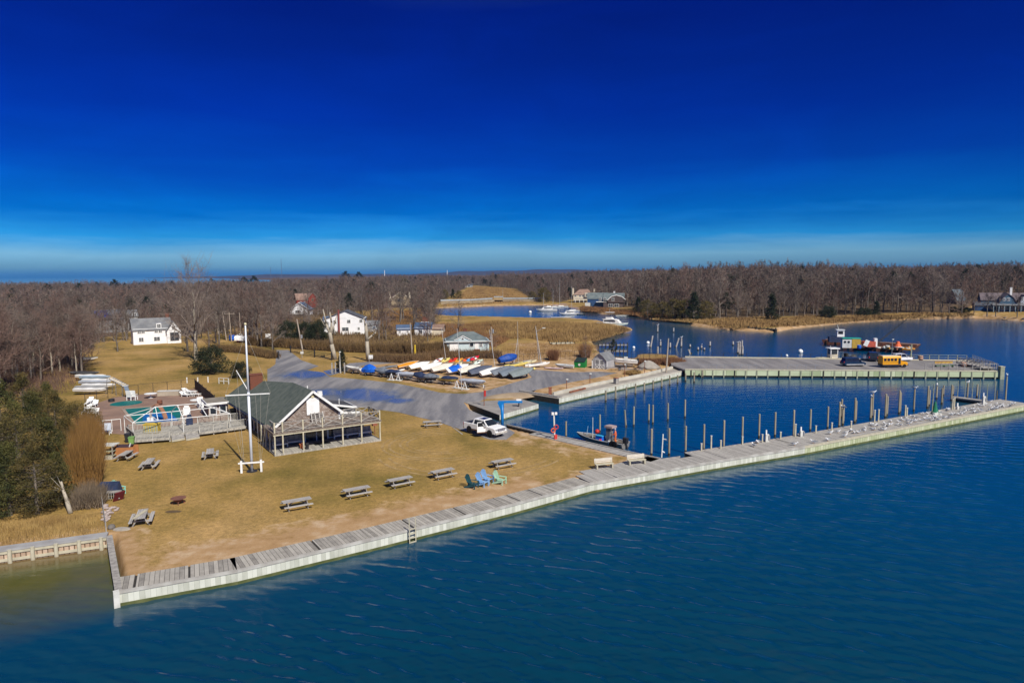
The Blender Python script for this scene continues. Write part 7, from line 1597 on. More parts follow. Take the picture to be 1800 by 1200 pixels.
def sign(label, X, Y, w, h, z0, m, post=None, rz=0.0, cat='sign'):
 p = P(X, Y); r = thing('sign', label, cat, (p.x, p.y, ZL), rz); MB().box((0, 0, z0 + h / 2), (w, .06, h)).build('panel', m, r)
 for x in (-w * .4, w * .4): MB().box((x, .06, (z0 + h) / 2), (.09, .06, z0 + h)).build('post', post or GREYW, r)
sign('white blank board on posts beside the hedge left of the gate', 472, 601, 1.6, 1.9, .6, WHITE); sign('small white blank board right of the spruce at the boat yard entrance', 652, 636, 1.0, .9, .7, WHITE); sign('yellow narrow guy wire marker board beside the utility pole', 730, 626, .35, 2.2, .6, mat('yellow_guard', (.6, .42, .02)))
# ================================================================== poles and lamps
POLEW = mat('utility_pole_wood', (.40, .34, .27), (.30, .25, .20), 1.5, .85, stretch=(1, 1, .2))
def utility(label, X, Y, Xt, Yt, arm=0.0, r0=.16, trans=False):
 r, t = pole_px('utility_pole', label, 'utility pole', X, Y, Xt, Yt, r0, r0 * .7, POLEW); del r['_h']
 if arm: MB().bar(t * .94 + Vector((-arm, .1, 0)), t * .94 + Vector((arm, -.1, 0)), .12, .12).build('crossarm', POLEW, r)
 if arm:
  for s_ in (-.9, .9): MB().tube(t * .94 + Vector((arm * s_, 0, .05)), t * .94 + Vector((arm * s_, 0, .25)), .05, .03, 6).build('insulator', OFFWHITE, r)
 if trans: q = t * trans + Vector((.35, -.1, 0)); MB().tube(q, q + Vector((0, 0, .9)), .25, .25, 10).build('transformer', STEEL, r)
utility('straight pale utility pole behind the long hedge in mid picture', 725, 625, 722, 568, 0, .17); utility('leaning utility pole with a grey box behind the gate', 533, 622, 524, 561, 0, .2, .45); utility('utility pole with a crossarm beside the shrink wrapped boat', 407, 600, 405, 549, 1.6); utility('utility pole left of the one with the crossarm', 398, 598, 393, 545, 1.2); utility('tall thin pole right of the shrink wrapped boat', 424, 602, 423, 550, 0); utility('white topped pole standing among the trees behind the oak', 384, 590, 382, 542, 0)
utility('tall pole with a grey pod beside the ranch house and dark bush', 866, 627, 864, 575, 0, .2, .8); utility('tall pole with reddish white top at the landward end of the pier', 1171, 655, 1174, 595, 0, .18); utility('dark thin pole right of the white mast', 911, 637, 910, 565, 0, .09); utility('pole on the far end of the causeway wall', 884, 530, 884, 508, 0, .16)
def lamp(label, X, Y, Xt, Yt, arm=0, m=STEEL, name='street_lamp'):
 r, t = pole_px(name, label, 'lamp', X, Y, Xt, Yt, .07, .05, m); del r['_h']
 if arm: MB().tube(t * .9, t * .98 + Vector((arm, 0, .2)), .04, .04, 6).build('arm', m, r); MB().box(t * .98 + Vector((arm + .25, 0, .2)), (.7, .28, .14)).build('lamp_head', OFFWHITE, r)
 else: MB().box(t + Vector((.1, 0, .05)), (.36, .26, .2)).build('lamp_head', OFFWHITE, r)
lamp('street lamp with a curved arm at the back of the boat yard', 948, 641, 942, 577, 1.5); lamp('slim light pole with a lamp beside the spruce', 599, 656, 598, 619, 0, OFFWHITE)
for lab, X, Y, Yt in [('brown lamp post at the left end of the basin bulkhead', 996, 686, 667), ('brown lamp post further along behind the basin bulkhead', 1037, 677, 657), ('lamp post behind the middle of the basin bulkhead', 1098, 663, 641), ('lamp post near the pier end of the basin bulkhead', 1133, 660, 635)]: lamp(lab, X, Y, X, Yt, 0, RUST)
lamp('lamp post on the far side of the pier beside the school bus', 1567, 634, 1567, 597, 0, STEEL); r, t = pole_px('pole', 'plain timber pole on the far side of the pier right of the bus', 'pole', 1601, 633, 1601, 606, .16, .14, GREENW, PZ); del r['_h']; MB().tube(t, t + Vector((0, 0, .06)), .18, .18, 8).build('cap', PALEW, r)
p = P(851, 713.5); r = thing('post', 'thin brown post with a red sign board on the grey dock', 'post', (p.x, p.y, .9)); MB().tube((0, 0, 0), (0, 0, 3.1), .06, .05, 8).build('pole', RUST, r); MB().box((.14, -.05, 1.9), (.32, .05, .9)).build('sign_board', RED, r); MB().box((-.05, 0, 3.0), (.14, .14, .5)).build('lamp', OFFWHITE, r)
p = P(912, 715); r = thing('dock_lamp', 'white hooded light on a short dark post on the grey dock', 'lamp', (p.x, p.y, .9)); MB().tube((0, 0, 0), (0, 0, .75), .09, .09, 8).build('post', DARK, r); MB().box((0, 0, .95), (.75, .5, .34)).build('hood', WHITE, r)
p = P(883, 751); HB = mat('hoist_blue', (.008, .19, .52), (.006, .15, .42), 1, .4); r = thing('boat_hoist', 'bright blue steel jib hoist at the edge of the basin', 'hoist', (p.x, p.y, ZL), -.15)
MB().tube((0, 0, 0), (0, 0, 3.1), .2, .2, 14).build('column', HB, r, smooth=True); MB().lathe([(.4, 0), (.4, .06), (.22, .1)], 14).build('base_plate', HB, r)
g = MB(); g.profile([(-.18, 2.3), (.18, 2.3), (.24, 3.25), (-.62, 3.3)], 'y', -.12, .12); g.build('gusset', HB, r); MB().bar((-.5, 0, 3.36), (2.6, .4, 3.36), .2, .26).build('jib', HB, r); MB().box((2.4, .35, 3.12), (.3, .3, .26)).build('trolley', STEEL, r); MB().tube((2.4, .35, 3.1), (2.4, .35, 2.2), .015, .015, 4).build('cable', DARK, r)
p = P(975, 772); r = thing('lifebuoy_post', 'white post with two lamps and red lifebuoys on the basin walkway', 'post', (p.x, p.y, ZL), .2)
MB().bar((0, 0, 0), (-.1, 0, 3.1), .16, .16).build('pole', OFFWHITE, r)
for x in (-.28, .12): MB().box((x, -.1, 3.2), (.28, .25, .3)).build('lamp', WHITE, r)
def ring(mb, c, R, r0, n=16):
 for i in range(n):
  a, b = 2 * PI * i / n, 2 * PI * (i + 1) / n; mb.tube((c[0] + R * math.cos(a), c[1], c[2] + R * math.sin(a)), (c[0] + R * math.cos(b), c[1], c[2] + R * math.sin(b)), r0, r0, 6, caps=False)
 return mb
ring(MB(), (.16, -.14, 1.55), .24, .07).build('lifebuoy', RED, r); ring(MB(), (-.22, -.14, 1.15), .24, .07).build('lifebuoy', ORANGE, r); MB().box((.1, -.08, .3), (.34, .3, .6)).build('fire_box', mat('signal_red', (.6, .05, .04)), r)
p = P(1163, 806); r = thing('water_standpipe', 'white standpipe with a tap at the corner of jetty and basin', 'standpipe', (p.x, p.y, .96)); MB().bar((0, 0, 0), (.12, 0, 2.6), .11, .11).build('pipe', OFFWHITE, r); MB().bar((.1, 0, 2.1), (.5, 0, 2.0), .07, .07).build('arm', OFFWHITE, r); MB().tube((.06, 0, .7), (.3, -.1, .6), .08, .06, 8).build('tap', WHITE, r)
p = P(996, 692); r = thing('bollard', 'rusty square bollard on the sand behind the basin bulkhead', 'bollard', P(967, 694)); MB().box((0, 0, .6), (.5, .4, 1.2)).box((0, 0, .05), (1.6, .6, .1)).build('body', RUST, r); MB().box((0, 0, 1.24), (.6, .5, .1)).build('cap', RUST, r)
p = P(1083, 675); r = thing('mooring_box', 'dark timber box on the step of the basin bulkhead', 'box', (p.x, p.y, .95), .6); MB().box((0, 0, .5), (.7, .7, 1.0)).build('body', GREYW, r); MB().box((0, 0, 1.03), (.78, .78, .06)).build('lid', RUST, r)
a = Vector(W2(718, 934)); b = Vector(W2(729, 931)); d = (b - a).normalized(); n2 = Vector((d.y, -d.x)); r = thing('ladder', 'wooden ladder hanging on the front bulkhead', 'ladder', (a.x, a.y, 0)); q = n2 * .16; w = (b - a)
for o_ in (Vector((0, 0)), w): MB().bar((o_.x + q.x, o_.y + q.y, -.6), (o_.x + q.x, o_.y + q.y, 2.0), .1, .07).build('rail', PALEW, r)
for k in range(5): z = -.3 + .35 * k; MB().bar((q.x, q.y, z), (w.x + q.x, w.y + q.y, z), .05, .08).build('rung', PALEW, r)
# ================================================================== lawn furniture
TABW = plank_mat('picnic_planks', (.27, .255, .24), (.46, .44, .42), .14, 1, gap=.1)
def picnic_proto():
 r = thing('picnic_table', 'picnic table', 'picnic table'); MB().box((0, 0, .74), (2.4, .74, .05)).build('tabletop', TABW, r)
 for y in (-.72, .72): MB().box((0, y, .44), (2.4, .27, .05)).build('seat', TABW, r)
 for x in (-.8, .8):
  MB().bar((x, -.62, 0), (x, -.2, .71), .05, .1).bar((x, .62, 0), (x, .2, .71), .05, .1).bar((x + .055, -.82, .39), (x + .055, .82, .39), .05, .1).build('leg_frame', GREYW, r)
 MB().bar((-.74, 0, .39), (-.1, 0, .70), .05, .08).bar((.74, 0, .39), (.1, 0, .70), .05, .08).build('brace', GREYW, r)
 return r
PT = picnic_proto(); FH = math.degrees(math.atan2(JF[3].y - JF[1].y, JF[3].x - JF[1].x))
tabs = [('grey picnic table nearest the water, first of the row of five along the front lawn', 522, 893, FH - 4), ('picnic table second in the front row counting from the corner of the lawn', 627, 872, FH - 2), ('picnic table in the middle of the front row of five', 703, 854, FH), ('picnic table fourth in the front row, left of the coloured chairs', 778, 839, FH), ('dark shaded picnic table at the end of the front row behind the coloured chairs', 883, 821, FH - 3),
  ('pale picnic table standing alone beside the pickup at the edge of the car park', 760, 750, FH - 18), ('picnic table on the lawn left of the flagpole', 370, 804, 112), ('picnic table between the brown bar and the flagpole', 263, 822, 107), ('picnic table pushed up to the brown outdoor bar', 222, 807, 96), ('close picnic table with one broken tilted plank at the left corner of the lawn', 250, 918, 112)]
for i, (lab, X, Y, rz) in enumerate(tabs):
 p = P(X, Y); o = PT if i == 0 else dup(PT, p); o.location = (p.x, p.y, ZL); o.rotation_euler = (0, 0, RAD(rz)); o['label'] = lab; o['group'] = 'picnic tables on the lawn'
 if i == 9: MB().box((-.3, .1, .80), (2.0, .26, .05), -.35, tilt=None).build('loose_plank', PALEW, o)
def adirondack(label, X, Y, rz, m):
 p = P(X, Y); r = thing('adirondack_chair', label, 'chair', (p.x, p.y, ZL), RAD(rz))
 mb = MB()
 for k in range(5): x = (k - 2) * .125; hgt = .92 - .05 * abs(k - 2) ** 1.6; mb.bar((x * .85, .18, .28), (x * 1.12, .52, .28 + hgt * .93), .022, .115)
 mb.build('backrest', m, r); mb = MB()
 for k in range(5): mb.box((0, -.38 + k * .13, .40 - k * .032), (.56, .115, .025), tilt=(-.24, 0))
 mb.build('seat', m, r)
 for x in (-.34, .34):
  MB().box((x, -.06, .58), (.15, .72, .028)).build('armrest', m, r); MB().box((x * .92, -.40, .28), (.03, .12, .57)).build('leg', m, r); MB().bar((x * .84, -.42, .36), (x * .84, .62, .04), .03, .12).build('rear_leg', m, r)
 r.scale = (1.12,) * 3
adirondack('dark teal garden chair, leftmost of the group by the boardwalk', 830, 857, 62, mat('dark_teal', (.02, .09, .11), (.015, .065, .08), 2, .6)); adirondack('pale blue garden chair in front of the other blue one', 848, 854, 56, mat('sky_blue_paint', (.28, .50, .80), (.24, .44, .72), 2, .5)); adirondack('pale blue garden chair behind its twin, between it and the green chair', 857, 848, 56, mat('sky_blue_paint', (.28, .5, .8))); adirondack('pale mint green garden chair right of the blue pair', 879, 850, 60, mat('mint_paint', (.45, .70, .50), (.38, .60, .42), 2, .5))
p = P(314, 885); r = thing('fire_pit', 'rusty brown fire bowl standing on the lawn', 'fire pit', (p.x, p.y, ZL)); MB().lathe([(.14, .14), (.34, .28), (.45, .46), (.5, .48), (.5, .51), (.42, .5), (.34, .34), (.01, .26)], 18).build('bowl', RUST, r, smooth=False)
for k in range(4): MB().bar((.36 * math.cos(k * 1.57 + .4), .36 * math.sin(k * 1.57 + .4), .3), (.5 * math.cos(k * 1.57 + .4), .5 * math.sin(k * 1.57 + .4), 0), .06, .06).build('leg', RUST, r)
ring_ = MB(); ring_.lathe([(.48, .5), (.64, .52), (.64, .55), (.48, .54)], 18); ring_.build('rim', mat('dull_rust', (.2, .09, .06), (.13, .06, .045), 2, .8), r)
p = P(305, 899); r = thing('burnt_patch', 'small dark scorched patch of turf before the fire bowl', 'scorch mark', (p.x, p.y, ZL + .02)); MB().lathe([(.5, 0), (.45, .03), (.01, .035)], 12, (0, 0, 0), 0, 1.4, .6).build('ash', mat('scorched', (.12, .08, .04)), r)
p = P(215, 803); r = thing('outdoor_bar', 'orange brown plywood bar counter with a dark top at the left of the lawn', 'bar counter', (p.x, p.y, ZL), RAD(6)); PLY = mat('orange_plywood', (.40, .17, .06), (.32, .13, .05), 1.2, .7)
MB().box((0, 0, .55), (2.5, .08, 1.1)).box((0, 1.2, .55), (2.5, .08, 1.1)).build('front_panel', PLY, r); MB().box((0, .6, 1.12), (1.6, 1.3, .07)).build('counter_top', mat('plum_brown', (.07, .04, .045)), r)
for x in (-.85, .85): MB().bar((x, -.06, 1.17), (x - .5, 1.4, 1.2), .12, .08).build('trim', OFFWHITE, r)
p = P(188, 806); r = thing('shelf_stand', 'grey open shelf stand beside the orange brown bar', 'shelf', (p.x, p.y, ZL), RAD(6))
for x in (-.75, .75):
 for y in (-.3, .9): MB().box((x, y, .75), (.1, .1, 1.5)).build('post', GREYW, r)
for z in (.35, .85): MB().box((0, .3, z), (1.6, 1.2, .06)).build('shelf', GREENW, r)
MB().box((-.3, .3, 1.52), (2.6, 1.4, .08)).build('roof', OFFWHITE, r); MB().box((0, -.4, .2), (1.5, .12, .4)).build('front_plinth', mat('pale_concrete', (.5, .5, .5)), r)
p = P(194, 872); r = thing('grill', 'large gas grill under a dark navy cover at the hedge', 'grill', (p.x, p.y, ZL), RAD(8)); MB().loft([[(-.95, -.35, .5), (.95, -.35, .5), (.95, .35, .5), (-.95, .35, .5)], [(-.85, -.3, 1.2), (.85, -.3, 1.2), (.8, .2, 1.35), (-.8, .2, 1.35)]], True).build('cover', DKBLUE, r)
for x in (-.8, .8): MB().box((x, 0, .25), (.08, .6, .5)).build('leg', GREYW, r)
p = P(192, 880); r = thing('cart', 'slatted grey cart in front of the covered grill', 'cart', (p.x, p.y, ZL), RAD(8))
mb = MB(); [mb.box((-.8 + k * .2, 0, .45), (.06, .05, .6)) for k in range(9)]; mb.build('slats', GREYW, r); MB().box((0, .25, .75), (1.8, .6, .06)).build('top', GREYW, r)
for x in (-.6, .6): MB().tube((x, -.05, .12), (x, .05, .12), .12, .12, 10).build('wheel', BLACK, r)
adirondack('mint green folded chair beside the covered grill', 208, 868, 70, mat('aqua_mint', (.30, .68, .55), (.26, .58, .47), 2, .5))
p = P(210, 880); r = thing('leaning_board', 'dark red board leaning against the slatted cart', 'board', (p.x, p.y, ZL), RAD(60)); MB().box((0, 0, .45), (.9, .08, .95), tilt=(.5, 0)).build('board', mat('dark_red', (.15, .02, .025)), r); MB().box((0, .25, .25), (.1, .5, .08)).build('prop', GREYW, r)
SHELLR = mat('mixed_rubble', (.45, .38, .34), (.2, .15, .14), 3, .9)
for i in range(34):
 X, Y = rng.uniform(180, 194), rng.uniform(886, 918)
 if i > 26: X, Y = rng.uniform(190, 208), rng.uniform(892, 898)
 p = P(X, Y); mb = MB(); mb.ball((0, 0, .1), rng.uniform(.12, .24), 6, .7); o = mb.build('stone', SHELLR, None, (p.x, p.y, ZL), rng.uniform(0, 3)); o.scale = (1.3, .9, .8); tag(o, 'pale rubble stone in the heap at the foot of the left hedge', 'stone', 'rubble stones by the left hedge')
p = P(196, 929); r = thing('stone', 'dark boulder at the top of the side wall', 'stone', (p.x, p.y, ZL)); MB().ball((0, 0, .15), .3, 8, .8).build('rock', ROCK, r)
p = P(214, 930); r = thing('stone', 'flat pale stone lying on the bare corner of the lawn', 'stone', (p.x, p.y, ZL)); MB().lathe([(.55, 0), (.5, .08), (.3, .14), (.01, .15)], 10, (0, 0, 0), 0, 1.3, .7).build('rock', CONC, r)
railing('rail_fence', 'thin grey rail fence running down beside the rubble to the left bulkhead', P(178, 880).xy, P(187, 938).xy, ZL, 5, 1.0, GREYW, (1.0, .5), .06, .04)
def seat_bench(label, X, Y, rz):
 p = P(X, Y, .96); r = thing('bench', label, 'bench', (p.x, p.y, .96), RAD(rz)); MB().box((0, 0, .43), (2.0, .46, .07)).build('seat', PALEW, r); MB().box((0, .28, .82), (2.0, .06, .28), tilt=(-.15, 0)).box((0, .25, .58), (2.0, .05, .12), tilt=(-.15, 0)).build('backrest', mat('bleached_board', (.55, .50, .42), (.45, .41, .35), 2, .8), r)
 for x in (-.85, .85): MB().box((x, 0, .21), (.14, .45, .42)).build('leg', PALEW, r); MB().bar((x, .2, .42), (x, .34, 1.0), .08, .06).build('support', PALEW, r)
seat_bench('pale wooden bench on the boardwalk, the left one of two', 1062, 822, FH - 18); seat_bench('pale wooden bench on the boardwalk near the basin corner, the right one of two', 1119, 815, FH - 18)
# ================================================================== pilings
def piling(label, X, Yt, Yb, group, r0=.16, Xb=None, m=PILEW, cap=None):
 p = P(Xb if Xb else X, Yb, 0); k = ppm(p); H = (Yb - Yt) / k * 1.01; off = ((X - (Xb or X)) / k)
 r = thing('piling', label, 'piling', (p.x, p.y, 0), 0, group)
 MB().tube((-off * .2, 0, -1.2), (off, 0, H), r0 * 1.08, r0 * .92, 9).build('shaft', m, r); MB().tube((-.005 - off * .02, 0, -.3), (off * .14, 0, .34), r0 * 1.14, r0 * 1.12, 9, caps=False).build('wet_band', WETW, r)
 if cap: MB().lathe([(r0 * 1.15, -.02), (r0 * .7, .12), (.01, .2)], 9, (off, 0, H)).build('cap', cap, r)
 return Vector((p.x + off, p.y, H))
tops = []
GA = 'pilings in a row beside the jetty'
for X, Yt, Yb in [(1145, 753, 801), (1176, 752, 801), (1205, 748, 796), (1237, 745, 792), (1272, 738, 788), (1304.5, 732, 781), (1334, 727, 770), (1362, 724, 768), (1394.5, 720, 768), (1424, 719, 758), (1454.5, 714, 754)]:
 tops.append(piling('green grey mooring piling in the row close beside the jetty', X, Yt, Yb, GA, .115))
GB = 'pilings standing out in the middle of the basin'
for X, Yt, Yb, Xb in [(1098, 720, 751, 1101), (1114, 714, 750, None), (1140.5, 710, 742, None), (1147.5, 711, 746, None), (1174, 708, 740, None), (1204, 702, 735, None), (1054.5, 728, 760, None), (995, 740, 770, None)]:
 tops.append(piling('brown weathered piling standing out in the middle of the basin', X, Yt, Yb, GB, .115, Xb))
GC = 'pilings along the basin bulkhead'
for X, Yt, Yb in [(1064.7, 686, 707), (1082, 679, 703), (1101, 680, 699), (1117, 674, 694), (1132.5, 672, 689), (1148, 668, 686), (1163, 665, 682), (1177, 660, 678), (1191, 659, 675), (1205, 656, 671), (1220, 654, 673), (1235, 651, 664), (1248, 652, 662)]:
 piling('short brown piling in the line along the far basin bulkhead', X, Yt, Yb, GC, .15)
GD = 'pilings towards the outer end of the jetty'
for X, Yt, Yb in [(1475, 706, 752), (1479, 701, 735), (1482, 711, 744), (1481, 718, 748), (1502, 699, 744), (1504, 704, 741), (1530, 699, 738), (1533, 692, 734), (1556, 692, 735), (1559, 696, 731), (1580, 686, 728), (1582, 689, 726), (1606, 684, 723), (1630, 678, 718), (1633, 685, 714), (1646, 679, 702), (1655, 682, 711), (1658, 677, 696), (1672, 676, 705), (1675, 678, 696), (1700, 674, 701), (1717, 675, 699), (1752, 686, 706)]:
 tops.append(piling('tall slim piling in the clusters towards the outer end of the jetty', X, Yt, Yb, GD, .13))
tops.append(piling('tallest thin pole with a small bracket at the very end of the jetty', 1767, 661, 708, None, .12))
GE = 'old leaning piles in the channel'
for X, Yt, Yb, Xb in [(1147, 590, 611, 1143), (1161, 600, 609, None), (1156, 609, 624, None), (1178, 602, 612, None), (1193, 594, 611, 1187), (1197.5, 594, 610, None), (1213, 605, 611, None), (1210, 614, 622, 1215), (1227, 610, 616, None), (1233, 607, 613, None), (1238, 611, 616, None), (1248, 600, 609, None), (1288.5, 600, 607, None), (1297, 603, 621, None), (1300, 600, 624, None), (1304, 598, 617, None), (1305, 608, 624, None), (1156, 572, 584, None), (1184, 576, 584, None)]:
 tops.append(piling('old bleached pile in the channel behind the pier', X, Yt, Yb, GE, .24, Xb, mat('bleached_pile', (.46, .42, .38), (.28, .25, .22), 1.2, .8)))
inner = offs(JF, 4.0)
for X, Y, h_ in [(1233, 792, .8), (1250, 789, 1.5), (1267, 788, .9), (1305, 781, .9), (1340, 777, .9), (1372, 771, .8), (1398, 767, 1.5), (1434, 761, .9), (1462, 757, 1.0), (1496, 754, 1.0), (1537, 742, 1.6), (1544, 741, 1.6), (1591, 733, 1.6), (1594, 732, 1.2), (1674, 720, 1.6), (1677, 719, 1.6)]:
 p = P(X, Y, .96); r = thing('mooring_post', 'low pale mooring post on the inner edge of the jetty', 'post', (p.x, p.y, .96), 0, 'low mooring posts on the jetty'); MB().box((0, 0, h_ / 2), (.14, .14, h_)).build('post', PALEW, r); MB().box((0, 0, h_ + .03), (.2, .2, .06)).build('cap', OFFWHITE, r)
def pedestal(label, X, Y, hgt):
 p = P(X, Y, .96); r = thing('dock_pedestal', label, 'pedestal', (p.x, p.y, .96)); MB().box((0, 0, hgt / 2), (.4, .35, hgt)).build('body', OFFWHITE, r); MB().box((-.1, 0, hgt + .25), (.14, .14, .5)).build('lamp', WHITE, r); MB().box((.2, -.2, hgt * .6), (.14, .12, .5)).build('hose_reel', STEEL, r)
pedestal('white pedestal with a hose reel beside the jetty pilings, left one', 1348, 776, .9); pedestal('white pedestal with a hose reel on the jetty, right one', 1409, 767, .7); pedestal('white low pedestal before the green cone on the far jetty', 1684, 719, .4); pedestal('brown post and reel near the finger dock', 1729, 710, 1.2)
p = P(1643, 727, .96); r = thing('channel_marker', 'green conical marker frame standing on the jetty', 'marker', (p.x, p.y, .96)); MB().lathe([(.5, 0), (.3, .8), (.1, 1.7), (.01, 1.75)], 10).build('cone', mat('marker_green', (.01, .16, .08), (.01, .12, .07), 2, .6), r); MB().tube((-.4, 0, 0), (-.3, 0, 4.2), .07, .06, 8).build('pole', GREENW, r); MB().box((0, -.5, .12), (1.0, .6, .24)).build('foot', OFFWHITE, r)
# ================================================================== gulls
GW_ = mat('gull_white', (.80, .80, .80), (.7, .7, .7), 6, .7); GG = mat('gull_grey', (.26, .28, .31), (.2, .22, .25), 6, .7); GK = mat('gull_legs', (.45, .22, .05))
def gull_mesh(name, s=1.0, down=False):
 mb = MB(); n = 8
 prof = [(-.30, .015, .19), (-.22, .05, .19), (-.10, .085, .18), (.02, .095, .18), (.12, .085, .19), (.17, .055, .235), (.20, .052, .275), (.235, .055, .305), (.27, .04, .31), (.29, .012, .305), (.335, .006, .30)]
 if down: prof = [(x, r_, z - .07) for x, r_, z in prof]
 rings = [[(x, r_ * math.cos(2 * PI * k / n), z + r_ * .95 * math.sin(2 * PI * k / n)) for k in range(n)] for x, r_, z in prof]; mb.loft(rings, True, mi=0)
 for y in (-1, 1):
  mb.loft([[(-.36, y * .02, .20), (-.36, y * .03, .215), (-.34, y * .04, .20)], [(-.1, y * .085, .17), (-.1, y * .10, .25), (-.1, y * .03, .275)], [(.10, y * .09, .20), (.10, y * .095, .24), (.10, y * .05, .262)]], True, mi=1)
  if not down: mb.tube((.0, y * .04, .11), (.02, y * .04, 0), .009, .009, 4, mi=2); mb.box((.04, y * .04, .005), (.06, .05, .01), mi=2)
 if down: mb.v = [(x, y, z - .02) for x, y, z in mb.v]
 return mb.mesh(name, [GW_, GG, GK])
GM = gull_mesh('gull')
jd_ = [JF[6], JF[7]]; L6 = (JF[7] - JF[6]).length; d6 = (JF[7] - JF[6]).normalized(); n6 = Vector((-d6.y, d6.x)); cnt = 0
while cnt < 120:
 t = rng.random() ** .75; X = t * L6
 if X < 9: continue
 w = rng.choice((rng.gauss(1.1, .5), rng.gauss(1.6, .7), rng.uniform(.3, 3.9))); w = min(max(w, .35), 3.9)
 q = JF[6] + d6 * X + n6 * w; o = obj('gull', GM, None, (q.x, q.y, .96), rng.uniform(0, 6.28)); s_ = rng.uniform(.95, 1.2); o.scale = (s_, s_, s_); tag(o, 'white and grey gull standing among the flock on the jetty', 'gull', 'flock of gulls on the jetty'); cnt += 1
for X, Y in [(1325, 785), (1396, 783), (1430, 779), (1455, 775), (1485, 768), (1459, 763), (1332, 779), (1405, 766)]:
 p = P(X, Y, .96); o = obj('gull', GM, None, (p.x, p.y, .96), rng.uniform(0, 6.28)); o.scale = (1.4,) * 3; tag(o, 'single white gull on the emptier near half of the jetty', 'gull', 'scattered gulls on the near half of the jetty')
for i, t in enumerate(tops):
 if i in (22, 25, 26, 31, 34, 39, 42) or (i > 43 and i % 4 == 0):
  o = obj('gull', GM, None, (t.x, t.y, t.z), rng.uniform(0, 6.28)); o.scale = (1.5,) * 3; tag(o, 'white gull perched on top of a piling', 'gull', 'gulls perched on pilings')
# ================================================================== vehicles
CARG = mat('car_glass', (.012, .016, .022), (.02, .025, .035), 1, .06, spec=.6); CHROME = mat('chrome', (.55, .55, .56), (.45, .45, .47), 4, .2, metal=.8); TYRE = BLACK
def wheels(r, xs, y, R, w=.24):
 for x in xs:
  for s_ in (-1, 1):
   o = MB().lathe([(R * .62, -w / 2), (R * .94, -w / 2), (R, -w / 4), (R, w / 4), (R * .94, w / 2), (R * .62, w / 2)], 18).move(Matrix.Translation((x, s_ * y, R)) @ Matrix.Rotation(PI / 2, 4, 'X')).build('wheel', TYRE, r)
   MB().lathe([(.01, -w * .42), (R * .62, -w * .46), (R * .62, w * .46), (.01, w * .42)], 12).move(Matrix.Translation((x, s_ * y, R)) @ Matrix.Rotation(PI / 2, 4, 'X')).build('rim', CHROME, o)
def body_loft(prof, W, inset=.1, tuck=.06):
 """side outline (x,z) extruded over the width with rounded shoulders"""
 mb = MB(); cx = sum(p[0] for p in prof) / len(prof); cz = sum(p[1] for p in prof) / len(prof)
 def sc(k): return [(cx + (x - cx) * k, cz + (z - cz) * k) for x, z in prof]
 rings = [[(x, y, z) for x, z in sc(k)] for y, k in ((-W / 2, 1 - tuck), (-W / 2 + inset * .4, 1 - tuck * .25), (-W / 2 + inset, 1), (W / 2 - inset, 1), (W / 2 - inset * .4, 1 - tuck * .25), (W / 2, 1 - tuck))]
 mb.loft(rings, True); return mb
